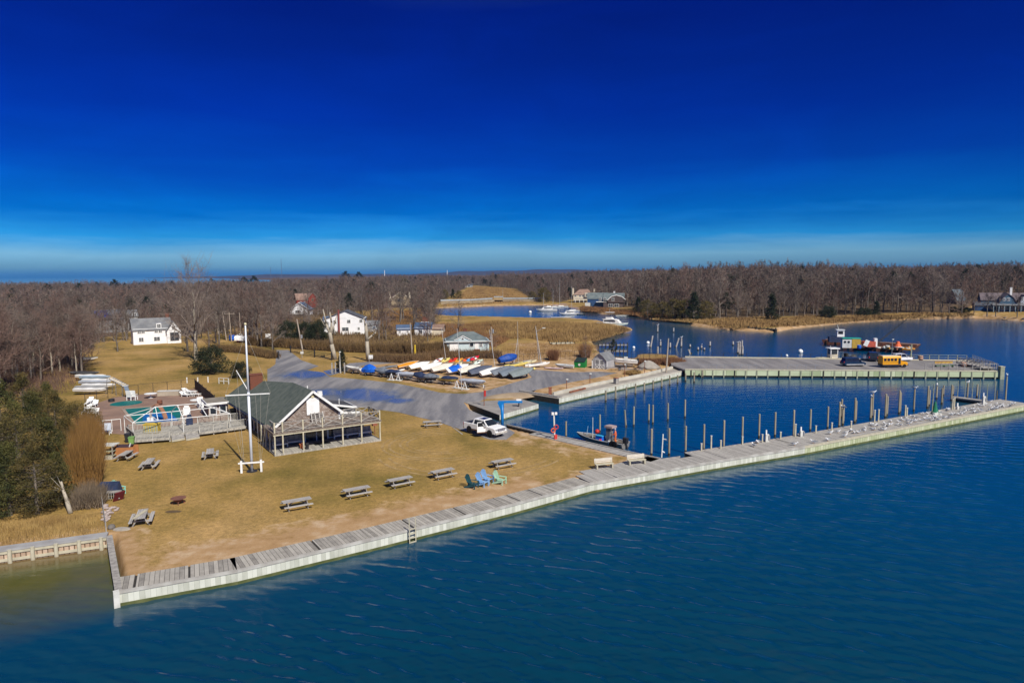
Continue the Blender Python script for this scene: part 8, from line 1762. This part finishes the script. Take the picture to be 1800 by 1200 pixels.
def pickup(label, X, Y, rz, paint):
 p = P(X, Y); r = thing('pickup_truck', label, 'pickup truck', (p.x, p.y, ZL + .04), RAD(rz)); W = 2.0
 two = mat('bronze_trim', (.20, .11, .06), (.15, .085, .05), 2, .4, metal=.3)
 body_loft([(2.86, .50), (2.90, .78), (2.84, 1.12), (2.62, 1.20), (1.55, 1.30), (1.3, 1.30), (-2.8, 1.30), (-2.88, 1.2), (-2.86, .62), (-2.5, .52)], W, .12, .05).build('body', paint, r)
 mb = MB(); mb.loft([[(1.42, .90, 1.28), (1.42, -.90, 1.28), (-1.3, -.90, 1.28), (-1.3, .90, 1.28)], [(.62, .74, 1.90), (.62, -.74, 1.90), (-1.08, -.74, 1.92), (-1.08, .74, 1.92)]], True); cb = mb.build('cab', paint, r)
 MB().box((-.24, 0, 1.935), (1.6, 1.32, .05)).build('roof', paint, cb); MB().box((-.05, 0, 1.967), (.95, .95, .02)).build('sunroof', CARG, cb)
 mb = MB(); mb.poly([(1.39, .80, 1.33), (1.39, -.80, 1.33), (.68, -.68, 1.875), (.68, .68, 1.875)]); mb.v = [(x + .035, y, z + .03) for x, y, z in mb.v]; mb.build('windscreen', CARG, r)
 for s_ in (-1, 1):
  for x0, x1, u0, u1 in ((.38, 1.12, .42, .62), (-.98, .28, -.9, .32)):
   mb = MB(); mb.poly([(x0, s_ * .90, 1.34), (x1, s_ * .90, 1.34), (u1, s_ * .765, 1.84), (u0, s_ * .765, 1.84)]); mb.v = [(x, y + s_ * .012, z) for x, y, z in mb.v]; mb.build('side_window', CARG, r)
  MB().box((1.2, s_ * 1.12, 1.38), (.2, .26, .26)).build('mirror', CHROME, r); MB().box((2.78, s_ * .76, 1.03), (.2, .36, .22)).build('headlight', mat('lamp_lens', (.3, .32, .35), None, 3, .1), r); MB().box((0, s_ * .985, .60), (3.2, .06, .18)).build('sill_trim', two, r); MB().box((2.80, s_ * .8, .62), (.16, .3, .14)).build('fog_lamp', DARK, r)
  ar = MB(); ar.lathe([(.45, -.04), (.50, -.04), (.50, .04), (.45, .04)], 18);
  for x in (1.85, -1.75): MB().lathe([(.01, -.03), (.48, -.03), (.48, .03), (.01, .03)], 18).move(Matrix.Translation((x, s_ * .985, .50)) @ Matrix.Rotation(PI / 2, 4, 'X')).build('wheel_arch', DARK, r)
 MB().box((2.88, 0, 1.0), (.07, 1.22, .34)).build('grille', mat('grille_grey', (.12, .12, .15), (.2, .2, .23), 8, .4), r); MB().box((2.90, 0, .62), (.14, 1.96, .24)).build('bumper', mat('champagne', (.45, .42, .38), None, 3, .4), r); MB().box((2.98, .1, .62), (.02, .5, .14)).build('number_plate', OFFWHITE, r)
 MB().box((-2.08, 0, 1.315), (1.3, 1.6, .03)).build('bed', DARK, r); MB().box((-2.9, 0, .62), (.14, 1.9, .2)).build('rear_bumper', CHROME, r)
 for s_ in (-1, 1): MB().box((-2.87, s_ * .88, 1.05), (.06, .16, .4)).build('tail_light', RED, r)
 wheels(r, (1.85, -1.75), .88, .40, .27)
 hx, hy = 1.12, -1.0; a = RAD(-62); dM = Matrix.Translation((hx, hy, 0)) @ Matrix.Rotation(-a, 4, 'Z')
 mb = MB(); mb.box((-.52, 0, .92), (1.04, .07, .78)); mb.move(dM); d = mb.build('door', paint, r)
 mb = MB(); mb.bar((-1.02, 0, 1.3), (-.95, .06, 1.84), .06, .07); mb.bar((-.05, 0, 1.3), (-.5, .06, 1.84), .06, .07); mb.bar((-.95, .06, 1.84), (-.5, .06, 1.84), .06, .07); mb.move(dM); mb.build('door_frame', paint, d)
 mb = MB(); mb.box((-.58, .02, 1.56), (.72, .03, .48)); mb.move(dM); mb.build('door_window', CARG, d); mb = MB(); mb.box((-.52, -.01, .58), (1.04, .09, .12)); mb.move(dM); mb.build('door_trim', two, d)
 mb = MB(); mb.box((-.52, .045, .95), (.94, .02, .6)); mb.move(dM); mb.build('door_lining', mat('tan_leather', (.3, .2, .13)), d)
 return r
pickup('white pickup truck with its near door wide open at the edge of the lawn', 852, 763, -43, mat('pearl_white_paint', (.82, .82, .80), (.78, .78, .77), 1, .22))
def car(name, label, cat, X, Y, rz, paint, L, W, H, hood=.25, trunk=.05, z=PZ, lower=None):
 p = P(X, Y, z); r = thing(name, label, cat, (p.x, p.y, z), RAD(rz)); h = L / 2; b = H * .56
 body_loft([(h - .04, .32), (h, .55), (h - .06, b * .82), (h - hood * L * .9, b), (-h + .1, b), (-h, b * .8), (-h + .02, .4), (-h + .3, .3), (h - .3, .28)], W, .14, .05).build('body', paint, r)
 mb = MB(); x1, x0 = h - hood * L * .85, -h + trunk * L + .05
 mb.loft([[(x1, W * .45, b - .02), (x1, -W * .45, b - .02), (x0, -W * .45, b - .02), (x0, W * .45, b - .02)], [(x1 - .75, W * .36, H - .04), (x1 - .75, -W * .36, H - .04), (x0 + .35, -W * .37, H - .04), (x0 + .35, W * .37, H - .04)]], True); mb.build('windows', CARG, r)
 MB().box(((x1 + x0 - .4) / 2, 0, H - .03), (x1 - x0 - 1.0, W * .72, .07)).build('roof', paint, r)
 for s_ in (-1, 1):
  for x in (x1 - .62, (x1 + x0) / 2, x0 + .25): MB().bar((x + (.25 if x > 0 else -.1), s_ * W * .452, b), (x, s_ * W * .372, H - .05), .07, .05).build('pillar', paint, r)
  MB().box((h - .12, s_ * W * .34, b * .78), (.16, .34, .16)).build('headlight', OFFWHITE, r); MB().box((-h + .04, s_ * W * .40, b * .9), (.1, .18, .3)).build('tail_light', RED, r); MB().box((x1 - .35, s_ * W * .54, b + .08), (.16, .18, .14)).build('mirror', paint, r)
 if lower:
  MB().box((h - .02, 0, .42), (.12, W * .9, .22)).build('bumper', lower, r); MB().box((0, -W / 2 - .005, .42), (L * .8, .04, .2)).build('sill', lower, r)
 wheels(r, (h - .95, -h + .95), W * .43, .34, .22); return r
car('minivan', 'dark blue minivan parked on the near side of the pier', 'minivan', 1499, 643, 3, mat('dark_blue_paint', (.008, .022, .06), (.01, .03, .07), 1, .2), 4.6, 1.85, 1.75, .22, .02, lower=mat('silver_trim', (.4, .4, .42)))
car('sport_utility_vehicle', 'black sport utility vehicle parked nose to the far edge of the pier', 'car', 1533, 633.5, 68, mat('black_paint', (.012, .016, .03), (.02, .024, .04), 1, .2), 4.9, 2.0, 1.9, .22, .02)
car('car', 'white car mostly hidden behind the school bus', 'car', 1582, 634, 10, mat('white_car_paint', (.75, .76, .8), (.7, .7, .74), 1, .25), 4.8, 1.85, 1.6, .26, .1)
p = P(1490, 631, PZ); r = thing('utility_cart', 'small dark cart at the far edge of the pier right of the booth', 'cart', (p.x, p.y, PZ), .3); MB().box((0, 0, .55), (1.5, .9, .3)).build('bed', DARK, r); MB().box((-.5, 0, 1.0), (.5, .85, .7)).build('engine_box', mat('soot', (.03, .028, .026)), r)
for x in (-.5, .5):
 for y in (-.45, .45): MB().tube((x, y - .06, .25), (x, y + .06, .25), .25, .25, 12).build('wheel', BLACK, r)
p = P(1569, 645, PZ); BY = mat('school_bus_yellow', (.72, .33, .012), (.66, .29, .01), 1, .35); r = thing('school_bus', 'short yellow school bus parked on the pier', 'school bus', (p.x, p.y, PZ), RAD(2))
MB().loft([[(-3.0, y, .75) for y in (1.05, -1.05)] + [(-3.0, y, z) for y, z in ((-1.05, 2.35), (-.8, 2.72), (.8, 2.72), (1.05, 2.35))], [(1.35, y, .75) for y in (1.05, -1.05)] + [(1.35, y, z) for y, z in ((-1.05, 2.35), (-.8, 2.72), (.8, 2.72), (1.05, 2.35))]], True).build('body', BY, r)
body_loft([(3.1, .55), (3.12, 1.1), (2.9, 1.3), (1.6, 1.55), (1.3, 1.55), (1.3, .55)], 1.7, .15, .05).build('bonnet', BY, r)
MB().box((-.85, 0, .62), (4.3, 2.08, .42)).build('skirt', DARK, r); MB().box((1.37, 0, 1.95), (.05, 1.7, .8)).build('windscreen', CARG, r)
for s_ in (-1, 1):
 for k in range(4): MB().box((-2.45 + k * .82, s_ * 1.055, 1.88), (.62, .03, .62)).build('window', CARG, r)
 MB().box((.95, s_ * 1.06, 1.55), (.55, .03, 1.4)).build('door', CARG, r); MB().box((-.8, s_ * 1.06, 1.25), (4.2, .03, .08)).build('stripe', DARK, r); MB().box((3.0, s_ * .6, .98), (.1, .26, .22)).build('headlight', OFFWHITE, r)
MB().box((3.14, 0, .6), (.1, 1.9, .2)).build('bumper', DARK, r); MB().box((-.8, 0, 2.74), (3.9, 1.2, .06)).build('roof', OFFWHITE, r); wheels(r, (2.3, -1.7), .85, .4, .26); r.scale = (.86,) * 3
barrel('pink brown concrete bin on the far side of the pier right of the bus', 1618, 633, .5, 1.0, mat('pink_concrete', (.45, .28, .2), (.36, .22, .16), 2, .8), 'litter_bin', 'bin', PZ); barrel('pink brown concrete bin at the foot of the gangway', 1694, 645, .5, 1.0, mat('pink_concrete', (.4, .2, .2)), 'litter_bin', 'bin', PZ)
p = P(1660, 646, PZ); r = thing('bench', 'brown bench with yellow and green boards near the right end of the pier', 'bench', (p.x, p.y, PZ), .02)
MB().box((0, .3, .95), (3.6, .1, .5)).build('backrest', mat('yellow_board', (.5, .33, .06), (.3, .12, .05), 1.6, .7), r); MB().box((0, 0, .45), (3.6, .5, .1)).build('seat', mat('green_board', (.06, .16, .07), (.05, .12, .06), 2, .7), r); MB().box((0, .3, 1.24), (3.7, .16, .08)).build('top_rail', RUST, r)
for x in (-1.7, 0, 1.7): MB().box((x, .1, .25), (.1, .5, .5)).build('leg', WETW, r)
# ================================================================== barges
def barge(label, X0, Y0, X1, Y1, W, h, tyres=0):
 a = P(X0, Y0, 0); b = P(X1, Y1, 0); d = (b - a); L = d.length; r = thing('barge', label, 'barge', (a.x, a.y, 0), math.atan2(d.y, d.x))
 MB().loft([[(0, 0, h), (.9, 0, -.4), (.9, W, -.4), (0, W, h)], [(L, 0, h), (L - .9, 0, -.4), (L - .9, W, -.4), (L, W, h)]], True).build('hull', RUST, r)
 MB().box((L / 2, W / 2, h + .03), (L - .3, W - .2, .08)).build('deck', mat('barge_deck', (.22, .12, .08), (.12, .08, .06), .6, .9), r)
 for k in range(9): MB().box((L * (k + .5) / 9, -.08, h * .4), (.16, .16, h * 1.4)).build('rib', WETW, r)
 mb = MB(); mb.box((L / 2, .08, h + .15), (L - .2, .12, .2)); mb.build('coaming', RUST, r); return r, L
r1, L1b = barge('long rusty work barge farther from the pier', 1444, 604, 1612, 614, 5, 1.0); r2b, L2b = barge('low rusty work barge nearer the pier with piled gear', 1476, 613, 1583, 620, 5, .8)
def on_px(name, label, cat, X, Y, z, rz=0.0):
 p = P(X, Y, z); return thing(name, label, cat, (p.x, p.y, z), rz)
r = on_px('wheelhouse', 'white wheelhouse with a mast at the left end of the barge', 'wheelhouse', 1476, 601, 1.06, -.25); MB().box((-.6, 0, .8), (4.6, 2.4, 1.5)).build('engine_casing', DKBLUE, r); MB().loft([[(-.9, -.9, 1.5), (1.0, -.9, 1.5), (1.0, .9, 1.5), (-.9, .9, 1.5)], [(-.8, -.8, 3.4), (.95, -.8, 3.4), (.95, .8, 3.4), (-.8, .8, 3.4)]], True).build('cabin', WHITE, r)
MB().box((0, -.87, 2.7), (1.2, .08, .75)).build('window', CARG, r); MB().box((.98, 0, 2.7), (.08, 1.1, .75)).build('window', CARG, r); MB().box((0, 0, 3.45), (2.2, 2.0, .12)).build('roof', WHITE, r); MB().tube((-.4, 0, 3.5), (-.8, 0, 4.9), .09, .05, 6).build('mast', OFFWHITE, r)
r = on_px('container', 'white and yellow cabin with a turquoise roof on the barge', 'cabin', 1495, 611, .9, -.25); MB().box((-1.1, 0, 1.15), (2.2, 2.2, 2.2)).build('white_half', mat('dull_white', (.6, .6, .58), (.5, .5, .48), 1.5, .7), r); MB().box((1.1, 0, 1.25), (2.0, 2.2, 2.4)).build('yellow_half', mat('yellow_ochre', (.5, .33, .05), (.4, .25, .05), 1.5, .8), r); MB().box((.1, .1, 2.5), (4.4, 2.5, .14)).build('roof', mat('turquoise', (.02, .36, .28), (.02, .28, .22), 1.5, .6), r)
for x in (-1.6, -.7): MB().tube((x, -1.12, 1.6), (x, -1.16, 1.6), .3, .3, 10).build('porthole', CARG, r)
r = on_px('crane', 'red orange crane with a long thin dark boom on the barge', 'crane', 1527, 611, .9, -.25); MB().box((0, 0, 1.0), (2.8, 2.0, 1.4)).build('engine_house', mat('crane_red', (.55, .11, .06), (.42, .08, .05), 1.5, .7), r); MB().box((-.8, -.9, 1.3), (1.0, .4, 1.6), tilt=(0, .4)).build('white_brace', WHITE, r); MB().box((1.5, 0, 1.4), (.7, 1.4, 2.2)).build('cab', WHITE, r); MB().tube((0, 0, 0), (0, 0, .4), .9, .9, 14).build('turntable', DARK, r)
mb = MB()
for y in (-.3, .3): mb.tube((1.9, y, 1.0), (9.0, y * .4 + 1.5, 7.4), .05, .035, 5); mb.tube((1.9, y, 1.4), (9.0, y * .4 + 1.5, 7.5), .05, .035, 5)
for k in range(14):
 t0, t1 = k / 14, (k + 1) / 14; mb.tube((1.9 + 7.1 * t0, -.3 + .18 * t0 + 1.5 * t0, 1.0 + 6.4 * t0), (1.9 + 7.1 * t1, .3 - .18 * t1 + 1.5 * t1, 1.2 + 6.3 * t1), .025, .025, 4)
mb.build('boom', DARK, r); MB().tube((9, 1.5, 7.4), (2.0, 0, 3.2), .02, .02, 4).build('stay', DARK, r)
for lab, X, Y, m, r0, h_ in [('bright blue drum on the barge deck', 1510, 613, BLUE, .5, 1.0), ('pale drum beside the crane on the barge', 1516, 611, OFFWHITE, .45, .9), ('orange brown drum at the left of the crane', 1512, 610.5, OCHRE, .5, .9), ('white drum near the right end of the barge', 1560, 613, OFFWHITE, .5, .9)]: barrel(lab, X, Y, r0, h_, m, 'drum', 'drum', .9)
r = on_px('buoy', 'orange channel buoy standing on the right of the barge', 'buoy', 1578, 613, 1.0); MB().lathe([(.8, 0), (.95, .5), (.5, 1.3), (.35, 1.9), (.01, 1.95)], 12).build('body', ORANGE, r); MB().lathe([(.97, .4), (1.0, .5), (.95, .6)], 12).build('band', OFFWHITE, r)
GJ = 'gear piled on the barges'
for i in range(26):
 X = rng.uniform(1540, 1606); Y = 612 + (X - 1540) * .035 + rng.uniform(-1.5, 2.0); k = rng.randrange(4); p = P(X, Y, .9); m = rng.choice([RUST, GREYW, OFFWHITE, DARK, OCHRE, GREENW])
 mb = MB();
 if k == 0: mb.box((0, 0, .25), (rng.uniform(.5, 1.4), .5, .5), 0); mb.box((0, 0, .53), (.5, .45, .06))
 elif k == 1: mb.lathe([(.25, 0), (.55, .05), (.6, .2), (.55, .35), (.25, .4)], 12)
 elif k == 2: mb.tube((-1, 0, .15), (1, 0, .15), .12, .12, 8); mb.tube((-1, .25, .15), (1, .25, .15), .12, .12, 8); mb.tube((-1, .12, .36), (1, .12, .36), .12, .12, 8)
 else: mb.ball((0, 0, .3), .35, 8); mb.tube((0, 0, .6), (0, 0, .8), .05, .05, 6)
 o = mb.build(('crate', 'tyre', 'pipe_stack', 'float')[k], m, None, (p.x, p.y, .92), rng.uniform(0, 3)); tag(o, ('small crate lying in the gear piled on the barge', 'old tyre lying in the gear on the barge', 'bundle of pipes lying in the gear on the barge', 'round float lying in the gear on the barge')[k], ('crate', 'tyre', 'pipes', 'float')[k], GJ)
# ================================================================== workboat and the man aboard
a = P(1009, 771, 0); b = P(1099, 790, 0); d = a - b; LW = 7.4; c = (a + b) / 2
wbt = boat('grey aluminium workboat moored along the basin walkway', LW, 2.3, .85, mat('dull_aluminium', (.30, .29, .27), (.20, .195, .18), 1.2, .5, metal=.3), dm=mat('work_deck', (.16, .14, .12), (.09, .08, .07), 1.2, .85), open_=True, name='workboat', cat='workboat')
WBH = math.degrees(math.atan2(d.y, d.x)); wbt.location = (c.x + .25, c.y + .25, -.15); wbt.rotation_euler = (0, 0, RAD(WBH))
WBM = Matrix.Translation(wbt.location) @ Matrix.Rotation(RAD(WBH), 4, 'Z')
MB().box((-1.35, 0, 1.5), (.5, .8, 1.9)).build('console', mat('console_grey', (.16, .17, .19), (.12, .13, .14), 2, .6), wbt); MB().box((-1.5, 0, 2.5), (1.1, 1.0, .24)).build('hardtop', mat('pink_grey', (.40, .30, .28), (.3, .23, .22), 2, .7), wbt)
for y in (-.45, .45): MB().tube((-1.9, y, .7), (-1.9, y, 2.45), .03, .03, 6).build('hardtop_leg', STEEL, wbt)
MB().tube((.75, .6, .7), (.75, .6, 3.4), .05, .035, 8).build('pole', OFFWHITE, wbt); MB().tube((2.3, -.2, .8), (2.1, -.2, 2.0), .035, .02, 6).build('aerial', mat('pale_blue_plastic', (.4, .6, .75)), wbt)
mo = MB().loft([[(-3.85, -.26, .75), (-3.45, -.26, .75), (-3.45, .26, .75), (-3.85, .26, .75)], [(-4.0, -.22, 1.45), (-3.4, -.22, 1.5), (-3.4, .22, 1.5), (-4.0, .22, 1.45)]], True).build('outboard', DARK, wbt); MB().bar((-3.75, 0, .8), (-4.1, 0, -.3), .18, .14).build('leg', DARK, mo)
for x in (-2.9, -2.5): MB().lathe([(.16, -.1), (.36, -.1), (.38, 0), (.36, .1), (.16, .1)], 14).move(Matrix.Translation((x, 1.12, .75)) @ Matrix.Rotation(PI / 2, 4, 'X')).build('fender', BLACK, wbt)
def aboard(x, y, z): return WBM @ Vector((x, y, z))
q = aboard(-.25, .35, .68 - .15); r = thing('tote_box', 'bright blue plastic tote on the deck of the workboat', 'box', q, RAD(WBH)); MB().box((0, 0, .36), (.95, .75, .7)).build('body', BLUE, r); MB().box((0, 0, .74), (1.02, .82, .08)).build('lid', mat('sky_blue_plastic', (.03, .35, .65)), r)
q = aboard(-.6, .85, .60); r = thing('fuel_can', 'small pink red can beside the blue tote on the workboat', 'can', q, 0); MB().box((0, 0, .18), (.3, .22, .36)).build('body', mat('pink_red', (.6, .05, .15)), r); MB().tube((0, 0, .36), (.05, 0, .44), .04, .04, 8).build('cap', DARK, r)
q = aboard(.45, .1, .6); r = thing('float', 'red round float on a white stand in the middle of the workboat', 'float', q, 0); MB().ball((0, 0, 1.0), .3, 12).build('ball', RED, r, smooth=True); MB().bar((-.2, 0, 0), (0, 0, .75), .05, .05).bar((.2, 0, 0), (0, 0, .75), .05, .05).build('stand', OFFWHITE, r)
q = aboard(-2.0, .9, .62); r = thing('bucket', 'white bucket on the side deck of the workboat', 'bucket', q, 0); MB().lathe([(.15, 0), (.2, .38), (.18, .38), (.13, .05)], 12).build('body', WHITE, r); ring(MB(), (0, 0, .38), .19, .012, 10).build('handle', STEEL, r)
def figure(label, M, joints, edges, radii, cover):
 """one continuous skinned body; joints in metres, root first"""
 me = bpy.data.meshes.new('person'); me.from_pydata([tuple(j) for j in joints], edges, []); o = bpy.data.objects.new('person', me); COL.objects.link(o)
 return o
SKIN = mat('skin', (.50, .28, .20), (.45, .25, .18), 4, .6)
def person(label, loc, rz):
 J = {'pelvis': (0, 0, .95), 'belly': (0, .02, 1.12), 'chest': (.0, .03, 1.34), 'neck': (0, .05, 1.50), 'jaw': (0, .08, 1.58), 'head': (0, .08, 1.70), 'crown': (0, .06, 1.80),
         'hipL': (-.11, 0, .90), 'kneeL': (-.13, .10, .49), 'ankL': (-.14, .0, .09), 'toeL': (-.15, .16, .04), 'hipR': (.11, 0, .90), 'kneeR': (.15, .02, .49), 'ankR': (.17, -.08, .09), 'toeR': (.19, .08, .04),
         'shL': (-.19, .03, 1.42), 'elL': (-.30, .10, 1.15), 'wrL': (-.24, .34, 1.08), 'shR': (.19, .03, 1.42), 'elR': (.31, .06, 1.15), 'wrR': (.28, .30, 1.02)}
 R = dict(pelvis=.145, belly=.135, chest=.155, neck=.06, jaw=.072, head=.098, crown=.07, hipL=.095, kneeL=.066, ankL=.048, toeL=.035, hipR=.095, kneeR=.066, ankR=.048, toeR=.035, shL=.068, elL=.046, wrL=.032, shR=.068, elR=.046, wrR=.032)
 E = [('pelvis', 'belly'), ('belly', 'chest'), ('chest', 'neck'), ('neck', 'jaw'), ('jaw', 'head'), ('head', 'crown'), ('pelvis', 'hipL'), ('hipL', 'kneeL'), ('kneeL', 'ankL'), ('ankL', 'toeL'), ('pelvis', 'hipR'), ('hipR', 'kneeR'), ('kneeR', 'ankR'), ('ankR', 'toeR'), ('chest', 'shL'), ('shL', 'elL'), ('elL', 'wrL'), ('chest', 'shR'), ('shR', 'elR'), ('elR', 'wrR')]
 for s_, w, el in (('L', 'wrL', 'elL'), ('R', 'wrR', 'elR')):
  a = Vector(J[el]); b = Vector(J[w]); d = (b - a).normalized(); side = d.cross(Vector((0, 0, 1))).normalized(); dn = side.cross(d)
  J['palm' + s_] = tuple(b + d * .07); R['palm' + s_] = .030; E.append((w, 'palm' + s_))
  for k, (f, ln) in enumerate((('i', .075), ('m', .085), ('r', .078), ('p', .06))):
   u = (k - 1.5) * .021; k1 = 'f%s1%s' % (f, s_); k2 = 'f%s2%s' % (f, s_); J[k1] = tuple(b + d * .105 + side * u); R[k1] = .0095; J[k2] = tuple(b + d * (.105 + ln * .6) + side * u * 1.1 - dn * -.035); R[k2] = .008; E += [('palm' + s_, k1), (k1, k2)]
  th = 'th1' + s_; J[th] = tuple(b + d * .07 + side * (-.045 if s_ == 'R' else .045)); R[th] = .010; t2 = 'th2' + s_; J[t2] = tuple(b + d * .115 + side * (-.058 if s_ == 'R' else .058)); R[t2] = .0085; E += [('palm' + s_, th), (th, t2)]
 keys = list(J); ix = {k: i for i, k in enumerate(keys)}
 def skin(name, ks, grow, m, cut=None, par=None):
  sub = [k for k in keys if k in ks]; ii = {k: i for i, k in enumerate(sub)}
  me = bpy.data.meshes.new(name); me.from_pydata([J[k] for k in sub], [(ii[a], ii[b]) for a, b in E if a in ii and b in ii], []); ob = bpy.data.objects.new(name, me); COL.objects.link(ob)
  md = ob.modifiers.new('skin', 'SKIN'); sd_ = me.skin_vertices[0].data
  for k in sub: r_ = R[k] * grow + (0.012 if grow > 1 else 0); sd_[ii[k]].radius = (r_ * (1.18 if k in ('chest', 'pelvis', 'belly') else 1), r_); sd_[ii[k]].use_root = False
  sd_[ii['pelvis' if 'pelvis' in ii else sub[0]]].use_root = True
  ob.modifiers.new('sub', 'SUBSURF').levels = 1; ob.modifiers['sub'].render_levels = 2
  dg = bpy.context.evaluated_depsgraph_get(); me2 = bpy.data.meshes.new_from_object(ob.evaluated_get(dg)); bpy.data.objects.remove(ob); me2.materials.clear(); me2.materials.append(m); me2.polygons.foreach_set('use_smooth', [True] * len(me2.polygons))
  o2 = bpy.data.objects.new(name, me2); COL.objects.link(o2)
  if par is not None: o2.parent = par
  return o2
 body = skin('person', set(keys), 1.0, SKIN)
 body.location = loc; body.rotation_euler = (0, 0, rz); tag(body, label, 'person')
 skin('jacket', {'pelvis', 'belly', 'chest', 'shL', 'elL', 'wrL', 'shR', 'elR', 'wrR'}, 1.16, ORANGE, par=body)
 skin('overalls', {'pelvis', 'belly', 'hipL', 'kneeL', 'ankL', 'hipR', 'kneeR', 'ankR'}, 1.2, mat('orange_oilskin', (.62, .17, .05), (.52, .14, .05), 3, .5), par=body)
 skin('boots', {'ankL', 'toeL'}, 1.45, mat('brown_boots', (.12, .05, .025)), par=body); skin('boots', {'ankR', 'toeR'}, 1.45, mat('brown_boots', (.1, .05, .02)), par=body)
 MB().ball((0, .06, 1.74), .118, 12, .95).build('hat', mat('grey_blue_hat', (.35, .40, .48), (.28, .33, .4), 3, .8), body, smooth=True)
 for s_ in (-1, 1): MB().ball((s_ * .036, .165, 1.705), .014, 8).build('eye', DARK, body); MB().ball((s_ * .1, .075, 1.69), .028, 8).build('ear', SKIN, body)
 mb = MB(); mb.loft([[(-.012, .165, 1.70), (.012, .165, 1.70), (0, .172, 1.705)], [(-.018, .17, 1.655), (.018, .17, 1.655), (0, .2, 1.665)]], True); mb.build('nose', SKIN, body); MB().box((0, .158, 1.625), (.05, .014, .012)).build('mouth', mat('lips', (.3, .12, .1)), body)
 return body
q = aboard(-2.35, .15, .68 - .13); person('person in orange oilskins and a grey hat standing at the stern of the workboat', (q.x, q.y, .47), RAD(WBH - 55))
def gate(label, px, h=1.6):
 a, b = P(*px[0]), P(*px[1]); d = b - a; L = d.length; r = thing('metal_gate', label, 'gate', (a.x, a.y, ZL), math.atan2(d.y, d.x))
 for x in (0, L): MB().box((x, 0, h * .6), (.22, .22, h * 1.2)).build('post', DARK, r)
 mb = MB()
 for z in (.3, .7, 1.1, 1.5): mb.bar((.1, 0, z), (L - .1, 0, z), .07, .07)
 mb.build('bars', DARK, r); MB().bar((.1, .05, .3), (L - .1, .05, 1.5), .06, .06).build('brace', DARK, r)
gate('dark barred gate leaf on the left of the entrance road', ((481, 622), (490, 631))); gate('dark barred gate on the right of the entrance road', ((511, 620), (553, 628))); gate('second dark barred gate between the entrance and the lopped tree', ((553, 628), (583, 633)))
p = P(531, 629); r = thing('entrance_sign', 'small pale notice on a post in the brown bed at the entrance', 'sign', (p.x, p.y, ZL)); MB().box((0, 0, 1.3), (.7, .06, .6)).build('panel', OFFWHITE, r); MB().box((0, .05, .6), (.1, .08, 1.2)).build('post', GREYW, r)
chain_fence('dark wire fence along the back of the boat yard behind the green bin', [(985, 631), (1035, 630), (1110, 632), (1175, 637)], 1.9, [6, 8, 6]); chain_fence('wire fence with a gate frame at the landward end of the pier', [(1110, 627), (1203, 627.5)], 1.6, [6])
chain_fence('wire fence along the road behind the kayaks', [(845, 634), (900, 635), (960, 632)], 1.6, [6, 6])
lp = [P(X, Y) for X, Y in ((606, 657), (598, 655), (590, 656), (584, 657))]
for i, q in enumerate(lp):
 r = thing('timber_post', 'grey timber fence post at the corner of the boat yard entrance', 'post', (q.x, q.y, ZL), 0, 'posts at the boat yard entrance'); MB().box((0, 0, 1.1), (.22, .18, 2.2)).build('post', GREYW, r); MB().box((0, 0, 2.23), (.26, .22, .06)).build('cap', PALEW, r)
SB = [(150, 662, .2, mat('dark_hull', (.03, .03, .04))), (160, 668, .2, GEL), (168, 671, .3, mat('pale_blue_hull', (.3, .4, .5))), (172, 676, .2, GEL), (168, 680, .3, mat('silver_hull', (.4, .4, .4))), (174, 685, .2, GEL), (162, 689, .2, mat('grey_hull', (.3, .3, .3))), (160, 693, .2, GEL)]
for i, (X, Y, z, m) in enumerate(SB):
 o = boat(('upturned white dinghy', 'upturned dark dinghy', 'upturned grey dinghy')[0 if m is GEL else 1 if i == 0 else 2] + ' in the rack of boats beyond the cedars at left', 5.2, 1.6, .55, m, cover=m, ridge=.15, drop=.0, group='upturned dinghies behind the cedars'); put(o, X, Y, ZL, 4 + (i % 3) * 2, 0, 0, z + .2); o.rotation_euler = (0, RAD(3), RAD(8 + (i % 3) * 3))
o = boat('small white boat lying alone on the lawn in front of the pointed evergreen', 5, 1.7, .6, GEL, dm=GREYC); put(o, 152, 634, ZL, 12, 0, 0, .1)
for lab, X, Yb, Yt in [('tall thin radio mast far off on the skyline', 495, 482, 455), ('shorter thin radio mast on the skyline left of the tall one', 476, 482, 470)]:
 d_ = ray(X, Yb); D = 4200; q = O + d_ * D; r = thing('radio_mast', lab, 'mast', (q.x, q.y, 0)); H = (ray(X, Yt) * D + O).z; MB().tube((0, 0, 0), (0, 0, H), 1.3, 1.0, 5).build('lattice', mat('mast_grey', (.12, .14, .18)), r); MB().tube((0, 0, H * .7), (0, 0, H * .72), 2.4, 2.4, 6).build('platform', DARK, r)
for lab, X, Yt in [('white chimney stack far off on the skyline above the white house', 676, 475), ('white chimney stack far off on the skyline left of the creek', 786, 475)]:
 d_ = ray(X, 480); D = 4600; q = O + d_ * D; r = thing('chimney_stack', lab, 'chimney', (q.x, q.y, 0)); H = (ray(X, Yt) * D + O).z; MB().tube((0, 0, 0), (0, 0, H), 2.2, 1.8, 10).build('shaft', WHITE, r); MB().tube((0, 0, H), (0, 0, H + 1), 2, 2, 10).build('rim', OFFWHITE, r)
# ================================================================== haze
hz = bpy.data.materials.new('haze'); hz.use_nodes = True; n_ = hz.node_tree.nodes; n_.remove(n_['Principled BSDF'])
pv = n_.new('ShaderNodeVolumePrincipled'); pv.inputs['Color'].default_value = (.14, .42, 1, 1); pv.inputs['Density'].default_value = 4.5e-5; pv.inputs['Anisotropy'].default_value = 0
hz.node_tree.links.new(pv.outputs[0], n_['Material Output'].inputs['Volume'])
tag(MB().box((0, 4700, 31), (19000, 10400, 70)).build('haze', hz), kind='stuff')
